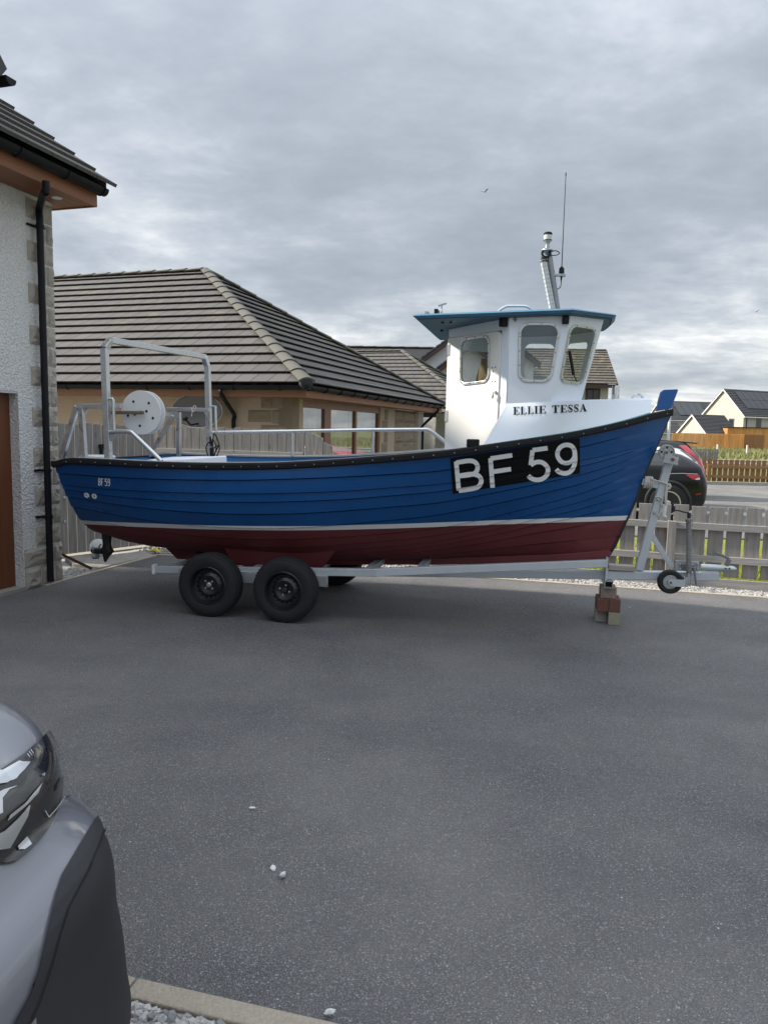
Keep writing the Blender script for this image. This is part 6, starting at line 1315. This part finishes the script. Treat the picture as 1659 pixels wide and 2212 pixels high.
# chocks: crossbeam end on a stack of blocks
P, Q = BT.onY(*c8(1241, 208), -.10), BT.onY(*c8(1312, 275), -.10); xa, xb, za, zb_ = P[0], Q[0], Q[2], P[2]
plate([(xa, za), (xb, za), (xb, zb_), (xa, zb_)], [[(xa+.006, za+.006), (xb-.006, za+.006), (xb-.006, zb_-.006), (xa+.006, zb_-.006)]], lambda a, b: (a, -.10, b), (0, .5, 0), 'propping_tube', M['galv'], tr)
mb = MB(); mb.box((xa+xb)/2-.012, (xa+xb)/2+.012, -.03, .03, zb_, A3[2]-.03); mb.build('prop_leg', M['galv'], tr)
ztop_ = za
def block(name, x0, x1, y0, z0, z1, dp_, mt, lb, cat):
    mb = MB(); mb.box(x0, x1, y0, y0+dp_, z0, z1); o = mb.build(name, mt, None, bevel=.004); o.location = BT.o; o.rotation_euler = (0, 0, BT.a); tag(o, lb, cat, 'blocks propping the trailer'); return o
g_ = lambda a, b, y: BT.onY(*c8(a, b), y)
yb = BT.onZ(*c8(1325, 592), 0)[1]; x0, x1, x2 = g_(1168, 520, yb)[0], g_(1271, 520, yb)[0], g_(1376, 520, yb)[0]; h1_ = g_(1320, 485, yb)[2]; h2_ = g_(1320, 372, yb)[2]
block('concrete_block', x0, x1-.002, yb+.09, 0, h1_, .2, M['concrete'], 'grey concrete block at the bottom left of the propping stack', 'block'); block('concrete_block', x1+.002, x2, yb, 0, h1_+.001, .2, M['concrete_block'], 'pale yellowish concrete block at the bottom right of the propping stack', 'block')
block('red_block', x0-.001, x1-.001, yb+.005, h1_+.002, h2_, .21, M['red_block'], 'dark red block in the middle left of the propping stack', 'block'); block('red_block', x1+.001, x2-.004, yb+.002, h1_+.003, h2_+.001, .21, M['red_block'], 'brownish red block in the middle right of the propping stack', 'block')
w0, w1_ = g_(1205, 300, yb+.05)[0], g_(1342, 300, yb+.05)[0]; block('timber_block', w0, w1_, yb+.03, h2_+.002, ztop_-.001, .18, M['block_wood'], 'dark end grain timber block on top of the propping stack', 'block')
# ropes at the winch post
def ropeobj(paths, r, lb):
    mb = MB()
    for p in paths: mb.tube(smooth_path(p, 5), r, 7)
    o = mb.build('rope', M['rope_white'], None, 40); o.location = BT.o; o.rotation_euler = (0, 0, BT.a); tag(o, lb, 'rope'); return o
Rr = lambda a, b, y=-.045: BT.onY(*r4(a, b), y)
coil = []
for k in range(6):
    cx_ = 728+k*14; c0 = Rr(cx_, 1213, 0); coil.append([c0+Vector((.006*math.sin(t+k), .042*math.cos(t), .044*math.sin(t)*1.05)) for t in np.linspace(0, 6.283, 11)])
ropeobj(coil+[[Rr(800, 1175), Rr(850, 1195), Rr(920, 1215), Rr(985, 1240), Rr(1000, 1270)], [Rr(985, 1225), Rr(1005, 1255), Rr(985, 1285), Rr(965, 1250), Rr(1000, 1235), Rr(990, 1275)], [Rr(975, 1260), Rr(962, 1320), Rr(958, 1400), Rr(955, 1480)], [Rr(960, 1260), Rr(950, 1340), Rr(948, 1430)]], .008, 'white mooring rope wound round the snubbing arm at the stem')
ropeobj([[Rr(838, 1368), Rr(880, 1368), Rr(918, 1392), Rr(920, 1420)], [Rr(915, 1400), Rr(905, 1470), Rr(892, 1540), Rr(876, 1575), Rr(866, 1560)], [Rr(920, 1400), Rr(900, 1440), Rr(918, 1480)]], .006, 'thin pale cord looped round the middle of the winch post')
mat('poly_bag', (.7, .72, .74), .2); q = Rr(940, 1520); mb = MB(); r_ = np.random.default_rng(8); rows = []
for i in range(6):
    f = i/5; rows.append([q+Vector((.03*(1-.4*f)*math.cos(t)*r_.uniform(.6, 1.3), .02*math.sin(t), .05-.10*f)) for t in np.linspace(0, 6.283, 9)[:-1]])
mb.grid(rows, closed=True); o = mb.build('plastic_bag', M['poly_bag'], None, 20); o.location = BT.o; o.rotation_euler = (0, 0, BT.a); tag(o, 'crumpled clear plastic bag hanging from the rope at the winch post', 'bag')
# gulls
mat('gull_grey', (.16, .17, .18), .8); mat('gull_white', (.6, .6, .6), .8)
def gull(px, py, Yd, span, lb, tilt=0):
    p = atY(px, py, Yd); g_o = empty('gull', loc=p, rz=.6, label=lb, cat='bird', group='gulls in the sky'); mb = MB(); rows = []
    for f, r_ in ((0, .01), (.12, .05), (.35, .085), (.7, .06), (.9, .02), (1, .005)): rows.append([(span*.45*(f-.5), span*r_*math.cos(t), span*r_*math.sin(t)) for t in np.linspace(0, 6.283, 9)[:-1]])
    mb.grid(rows, closed=True); mb.build('body', M['gull_white'], g_o, 60)
    for sg in (-1, 1):
        mb = MB(); L_ = [((.06, sg*.05, .02), (-.07, sg*.05, .02)), ((.10, sg*.25, .14), (-.05, sg*.25, .13)), ((.03, sg*.40, .16), (-.06, sg*.38, .15)), ((-.08, sg*.52, .12), (-.09, sg*.51, .12))]
        mb.grid([[Vector(a)*span, Vector(b)*span, Vector(b)*span-Vector((0, 0, .012*span)), Vector(a)*span-Vector((0, 0, .012*span))] for a, b in L_], closed=True); mb.build('wing', M['gull_grey'], g_o, 40)
gull(1047, 414, 60, .9, 'gull flying in the sky left of the aerial'); gull(1633, 673, 90, 1.0, 'gull low in the sky at the right edge'); 
# ------------------------------------------------------------------ cars
def car_mats(nm, c, metal=.0, rough=.25):
    mt = mat('paint_'+nm, c, rough, metal, coat=.25 if nm == 'black' else 1.0, spec=.3 if nm == 'black' else .5); return mt
mat('cladding', (.022, .023, .026), .55, spec=.4, bump=.12, bscale=300, bdist=.001); mat('car_glass', (.01, .012, .014), .05, spec=.7); mat('tail_red', (.33, .012, .018), .15, coat=.6); mat('lamp_clear', (.62, .64, .66), .12, .3); mat('alloy', (.60, .61, .62), .25, .8); mat('alloy_dark', (.02, .02, .022), .3)
LEV = [(.22, 1.95, -2.14, .80), (.30, 2.12, -2.22, .87), (.42, 2.22, -2.27, .90), (.58, 2.26, -2.28, .92), (.74, 2.25, -2.27, .925), (.86, 2.19, -2.24, .92), (.95, 2.05, -2.20, .90), (1.01, 1.70, -2.18, .885), (1.06, 1.22, -2.16, .865), (1.18, .98, -2.10, .83), (1.34, .66, -1.98, .775), (1.48, .30, -1.85, .72), (1.56, .0, -1.74, .67), (1.60, -.35, -1.55, .58), (1.615, -.6, -1.2, .35)]
def suv(fr, name, label, paint, lev=LEV, nexp=4.2, htop=1.0, roof_rails=False, two_tone=None, wheels=True, spokes=True, sub=3, nn=96, rad=.30, bowf=.12, bowr=.06, rax=-1.38, clad=None):
    root = empty(name, fr, label=label, cat='car'); Z = np.array([l[0] for l in lev]); cols_ = [np.array([l[k] for l in lev]) for k in (1, 2, 3)]
    zs = []
    for i in range(len(Z)-1): zs += [lerp(Z[i], Z[i+1], k/sub) for k in range(sub)]
    zs.append(Z[-1]); 
    def ring(z):
        xf, xr, w_ = (cub(z, Z, c_) for c_ in cols_); zz2 = z if z < 1.06 else 1.06+(z-1.06)*htop; q = nn//4; out = []
        for k in range(4):            # front-left, rear-left, rear-right, front-right quarter
            e = xf if k in (0, 3) else xr; sx = 1 if k in (0, 3) else -1; sy = 1 if k in (0, 1) else -1; R_ = min(rad, w_*.6, abs(e)*.5 if abs(e) > .2 else .1); bow = bowf if sx > 0 else bowr; E_ = abs(e)
            half = []
            n1, n2 = q*3//10, q*5//10; n3 = q-n1-n2
            for i in range(n1): y = (w_-R_)*i/n1; half.append((E_-bow*(y/w_)**2, y))
            cx_ = E_-bow*((w_-R_)/w_)**2-R_
            for i in range(n2): t = math.pi/2*i/n2; half.append((cx_+R_*math.cos(t), w_-R_+R_*math.sin(t)))
            for i in range(n3+1): half.append((cx_*(1-i/n3), w_*(1+.012*math.sin(math.pi*.5*i/n3))))
            if (e > 0) != (sx > 0): half = [(-x, y) for x, y in half]
            pts = [(sx*x, sy*y, zz2) for x, y in half]; 
            if k in (1, 3): pts = pts[::-1]
            out += pts[:-1]
        return out
    rings = [ring(z) for z in zs]
    parts = {'body': MB(), 'window': MB(), 'lower_cladding': MB()}; allm = MB(); allm.grid(rings, closed=True); allm.f.append(tuple((len(zs)-1)*nn+t for t in range(nn))); allm.f.append(tuple(range(nn-1, -1, -1)))
    for i in range(len(zs)-1):
        zm = (zs[i]+zs[i+1])/2
        for t in range(nn):
            u = (t+1) % nn; q = [rings[i][t], rings[i][u], rings[i+1][u], rings[i+1][t]]; cx_ = sum(p[0] for p in q)/4; cy_ = sum(p[1] for p in q)/4; key = 'body'
            if zm < .40 or (clad and clad(cx_, cy_, zm)): key = 'lower_cladding'
            elif 1.10 < zm < 1.50:
                side_ = abs(abs(cy_)-cub(zm, Z, cols_[2])) < .04
                if side_:
                    if -1.55 < cx_ < cub(zm, Z, cols_[0])-.42 and not (-.05 < cx_ < .06): key = 'window'
                elif abs(cy_) < cub(zm, Z, cols_[2])-.10: key = 'window'
            parts[key].add(q, [(0, 1, 2, 3)])
    parts['body'].add(rings[-1], [tuple(range(nn))]); parts['lower_cladding'].add(rings[0], [tuple(range(nn))])
    for k, mb in parts.items():
        me = bpy.data.meshes.new(k); me.from_pydata(mb.v, [], mb.f); bm = bmesh.new(); bm.from_mesh(me); bmesh.ops.remove_doubles(bm, verts=bm.verts, dist=1e-5); bmesh.ops.recalc_face_normals(bm, faces=bm.faces); bm.to_mesh(me); bm.free()
        me.materials.append({'body': paint, 'window': M['car_glass'], 'lower_cladding': M['cladding']}[k]); link(k, me, root, 50)
    if wheels:
        for x in (1.36, rax):
            for sg in (-1, 1):
                y = sg*.86
                mb = MB(); mb.lathe([(.0, 0), (.405, .0), (.41, .049), (.0, .05)], (x, sg*.893, .36), (0, sg, 0), 40); mb.build('wheel_arch', M['bitumen'], root, 40)
                mb = MB(); mb.tube([(x+.415*math.cos(t), sg*.945, .36+.415*math.sin(t)) for t in np.linspace(-.35, math.pi+.35, 30)], .03, 8); mb.build('arch_trim', M['cladding'], root, 40)
                wl = empty('wheel', parent=root); mb = MB(); mb.lathe([(.235, .0), (.34, .0), (.352, .02), (.355, .06), (.35, .085), (.325, .098), (.24, .09)], (x, sg*.887, .355), (0, sg, 0), 44); mb.build('tyre', M['tyre'], wl, 35)
                mb = MB(); mb.lathe([(.245, .088), (.238, .09), (.225, .075), (.22, .06), (.0, .06)], (x, sg*.887, .355), (0, sg, 0), 40, (0, 1)); mb.build('rim', M['alloy_dark'], wl, 40)
                if spokes:
                    mb = MB(); c0 = Vector((x, sg*.978, .355))
                    mb.lathe([(.05, -.02), (.05, .0), (.03, .006)], c0, (0, sg, 0), 20); mb.lathe([(.215, .0), (.238, .002), (.24, -.01)], c0, (0, sg, 0), 44, (0, 0))
                    for k in range(5):
                        th = k*2*math.pi/5+.3; e = Vector((math.cos(th), 0, math.sin(th))); tn_ = Vector((-e.z, 0, e.x)); q = [c0+e*.035-tn_*.018, c0+e*.22-tn_*.045, c0+e*.225+tn_*.0, c0+e*.035+tn_*.012]; mb.prism([p-Vector((0, sg*.004, 0)) for p in q], (0, -sg*.015, 0)); q = [c0+e*.06+tn_*.012, c0+e*.225+tn_*.008, c0+e*.22+tn_*.06]; mb.prism([p-Vector((0, sg*.006, 0)) for p in q], (0, -sg*.015, 0))
                    mb.build('spokes', M['alloy'], wl, 30)
    if roof_rails:
        for sg in (-1, 1): mb = MB(); zt = 1.06+(1.545-1.06)*htop; mb.tube(smooth_path([(.1, sg*.60, zt), (-.05, sg*.60, zt+.045), (-.7, sg*.585, zt+.06), (-1.4, sg*.55, zt+.04), (-1.55, sg*.54, zt-.01)], 4), .018, 8); mb.build('roof_rail', M['cladding'], root, 40)
    for sg in (-1, 1):
        mb = MB(); rows = []
        for f, r_ in ((0, .03), (.2, .075), (.7, .08), (1, .03)): rows.append([(.82+.10*f-.06+r_*.6*math.cos(t), sg*(.92+.12*f), 1.06+r_*.9*math.sin(t)) for t in np.linspace(0, 6.283, 11)[:-1]])
        mb.grid(rows, closed=True); mb.f += [tuple(range(10)), tuple(30+k for k in range(10))]; mb.build('door_mirror', paint, root, 50)
    return root, bvh_of(allm)
DEG = -13
def car_at(px, py, Yd, rear=True):          # a point of the near side, on the ground
    return atY(px, py, Yd)
# black car: rear towards the right, near rear wheel centred at (1442, 1085)
c8b = zc((1700, 980), 5.53); ze4 = zc((1650, 980), 4.74); heading = 180-13
hx_ = np.array([math.cos(math.radians(heading)), math.sin(math.radians(heading)), 0]); hy_ = np.array([-hx_[1], hx_[0], 0])
wc_ = atY(1442, 1085, 14.3); o_ = wc_-hx_*(-1.5)-hy_*(.96); CFb = Frame((o_[0], o_[1], 0), heading)
pb, bb_ = suv(CFb, 'parked_car', 'black estate car parked nearest behind the low grey fence', car_mats('black', (.005, .0055, .006), 0, .22), htop=.50, rax=-1.5, rad=.22)
decal(sd_poly([(465, 1413), (650, 1418), (668, 1440), (668, 1465), (600, 1492), (560, 1480), (500, 1440)]), (455, 680, 1405, 1500), 4, c8b, CFb, bb_, .008, 'tail_light', M['tail_red'], pb, thick=.01)
decal(sd_poly([(605, 1480), (640, 1465), (668, 1462), (668, 1490), (612, 1492)]), (595, 680, 1455, 1500), 4, c8b, CFb, bb_, .013, 'reverse_light', M['lamp_clear'], pb, thick=.008)
ce = zc((1700, 1240), 5.53); decal(sd_poly([(610, 258), (690, 240), (692, 258), (612, 272)]), (600, 700, 232, 280), 4, ce, CFb, bb_, .006, 'reflector', M['tail_red'], pb)
decal(sd_stroke([[(250, 1402), (420, 1398), (640, 1408)]], 7), (240, 660, 1388, 1418), 4, c8b, CFb, bb_, .005, 'waist_crease', M['alloy'], pb)
# white car behind it, facing right; red one beyond
def by_end(px, Yd, heading, end, off): 
    h_ = np.array([math.cos(math.radians(heading)), math.sin(math.radians(heading)), 0]); l_ = np.array([-h_[1], h_[0], 0]); p = atY(px, 1000, Yd); o = p-h_*end-l_*off; return Frame((o[0], o[1], 0), heading)
CFw = by_end(1516, 16.9, 167, -2.24, .55); pw, bw = suv(CFw, 'parked_car', 'white hatchback parked in the middle of the row of cars', car_mats('white', (.66, .68, .70), 0, .25), htop=.62)
decal(sd_poly([(500, 1290), (560, 1300), (640, 1350), (690, 1375), (680, 1388), (620, 1375), (555, 1335)]), (490, 700, 1285, 1395), 4, c8b, CFw, bw, .008, 'tail_lamp', M['lamp_clear'], pw, thick=.01)
decal(sd_poly([(640, 1392), (700, 1385), (735, 1420), (760, 1540), (755, 1640), (660, 1660)]), (630, 780, 1375, 1670), 6, c8b, CFw, bw, .006, 'rear_bumper', M['cladding'], pw, thick=.01)
CFr = by_end(1521, 19.6, 180-13, -2.24, .55); prd, brd = suv(CFr, 'parked_car', 'red car with dark roof parked furthest back in the row', car_mats('red', (.42, .012, .02), 0, .25), htop=.86, roof_rails=True, clad=lambda x, y, z: z > 1.47)
decal(sd_poly([(525, 1110), (600, 1140), (665, 1180), (655, 1205), (600, 1195), (560, 1165)]), (515, 680, 1100, 1215), 4, c8b, CFr, brd, .01, 'tail_light', M['tail_red'], prd, thick=.01)
mb = MB(); zt_ = 1.06+.5*.86; mb.hexa([(-2.02, -.55, zt_-.03), (-1.5, -.6, zt_+.0), (-1.5, .6, zt_), (-2.02, .55, zt_-.03), (-2.05, -.55, zt_), (-1.45, -.6, zt_+.045), (-1.45, .6, zt_+.045), (-2.05, .55, zt_)]); mb.build('roof_spoiler', M['cladding'], prd, bevel=.01)

# ------------------------------------------------------------------ grey car in the foreground
FG = Frame((-2.889-.062*.974, 1.384+.062*.225, 0), -13)
LV2 = [(.16, 2.24, -2.02, .84), (.20, 2.31, -2.1, .905), (.25, 2.335, -2.17, .918), (.33, 2.325, -2.24, .92), (.44, 2.315, -2.26, .92), (.52, 2.30, -2.28, .92), (.62, 2.293, -2.27, .92), (.69, 2.262, -2.27, .92), (.74, 2.20, -2.26, .915), (.785, 2.162, -2.25, .912), (.83, 2.150, -2.25, .911), (.875, 2.135, -2.24, .91), (.92, 2.105, -2.20, .905), (.948, 2.06, -2.19, .90), (.968, 1.99, -2.17, .89), (.995, 1.80, -2.15, .875), (1.035, 1.45, -2.14, .86), (1.10, 1.05, -2.06, .83), (1.22, .85, -2.0, .79), (1.38, .55, -1.9, .735), (1.52, .2, -1.76, .675), (1.62, -.1, -1.60, .62), (1.66, -.35, -1.35, .52), (1.68, -.6, -1.0, .3)]
mat('paint_grey', (.20, .205, .23), .34, .35, coat=1.0)
ch = zc((0, 1800), 4.4229); cf = zc((0, 1800), 2.5525)
CL = [(645, 825), (700, 905), (800, 1000), (900, 1200), (900, 2300), (50, 2300), (100, 2212), (200, 2030), (265, 1850), (320, 1620), (345, 1500), (388, 1330), (425, 1225), (480, 1130), (560, 985)]
_cl = sd_poly([cf(*q) for q in CL])
def in_clad(x, y, z):
    if z > .76: return False
    wv = FG.W(x, y, z)-CAM; d_ = wv@_F; u_, v_ = CX+FD*(wv@_R)/d_, CY-FD*(wv@_U)/d_
    return (x > 1.2 and float(_cl(np.array([u_]), np.array([v_]))[0]) < -11) or (x > 1.0 and y > .6 and z < .62 and u_ > 100 and x < 2.1 and y > .8)
fc, fbv = suv(FG, 'grey_car', 'front corner of a grey car with a large headlight at the bottom left', M['paint_grey'], LV2, sub=3, nn=200, rad=.33, bowf=.10, clad=in_clad)
hl = empty('headlight', parent=fc)
HP = [(530, 470), (585, 560), (655, 740), (692, 890), (694, 990), (692, 1120), (660, 1300), (560, 1560), (450, 1720), (330, 1855), (200, 1960), (80, 1992), (-160, 1985), (-160, 1020), (0, 920), (250, 750), (430, 592)]
mat('lamp_black', (.008, .009, .011), .18, coat=.8); mat('lamp_chrome', (.74, .76, .78), .28, .9); mat('lamp_smoke', (.03, .032, .036), .15, coat=.6)
decal(sd_poly(HP), (-160, 730, 455, 2000), 14, ch, FG, fbv, .009, 'housing', M['lamp_black'], hl, sm=8)
for nm, P_ in (('reflector', [(185, 845), (312, 850), (240, 940), (150, 1030), (40, 1090), (-160, 1120), (-160, 960), (0, 950)]), ('reflector', [(-160, 1240), (0, 1160), (182, 1105), (60, 1160), (-20, 1260), (-20, 1420), (-160, 1480)]), ('reflector', [(302, 1310), (272, 1440), (200, 1570), (60, 1815), (-160, 1850), (-160, 1700), (0, 1620), (150, 1480)]), ('reflector', [(442, 1068), (385, 1190), (250, 1330), (30, 1510), (60, 1440), (240, 1300), (330, 1200)]), ('reflector', [(425, 990), (470, 960), (462, 1002)]), ('indicator', [(150, 1800), (260, 1690), (320, 1790), (240, 1850), (170, 1850)])):
    xs_ = [q[0] for q in P_]; ys_ = [q[1] for q in P_]; decal(sd_poly(P_), (min(xs_)-8, max(xs_)+8, min(ys_)-8, max(ys_)+8), 7, ch, FG, fbv, .013, nm, M['lamp_chrome'] if nm == 'reflector' else M['lamp_clear'], hl, sm=4)
decal(sd_stroke([[(465, 1385), (510, 1470), (600, 1370), (690, 1240)]], 9), (450, 705, 1230, 1485), 4.5, ch, FG, fbv, .0135, 'light_guide', M['lamp_clear'], hl, sm=2)
decal(sd_stroke([[(280, 770), (300, 800)], [(300, 745), (322, 780)], [(320, 720), (340, 760)]], 8), (270, 350, 710, 810), 4.5, ch, FG, fbv, .0135, 'cooling_fins', M['lamp_clear'], hl, sm=2)
decal(sd_poly([(600, 1100), (660, 1000), (680, 1000), (640, 1130), (600, 1170)]), (590, 690, 990, 1180), 7, ch, FG, fbv, .013, 'side_marker', M['lamp_smoke'], hl, sm=3)
decal(sd_poly([(x_, y_) for x_, y_ in HP]), (-160, 730, 455, 2000), 14, ch, FG, fbv, .020, 'lens', M['lens_glass'], hl, thick=.004, sm=10)
CR = [(683, 930), (640, 1050), (580, 1190), (440, 1450), (385, 1620), (325, 1830), (250, 2050), (165, 2240)]
decal(sd_poly([(645, 825)]+CR+[(70, 2240), (185, 2030), (250, 1850), (303, 1620), (328, 1500), (372, 1330), (412, 1218), (468, 1122), (552, 980)]), (60, 700, 815, 2250), 6, cf, FG, fbv, .006, 'bumper_cladding', M['cladding'], fc, sm=3)
decal(sd_stroke([CR], 8), (150, 700, 915, 2250), 4, cf, FG, fbv, .0085, 'cladding_crease', M['black_plastic'], fc)
decal(sd_stroke([[(690, 1240), (760, 1225), (812, 1205)]], 7), (680, 830, 1190, 1250), 4, ch, FG, fbv, .002, 'panel_gap', M['bitumen'], fc)
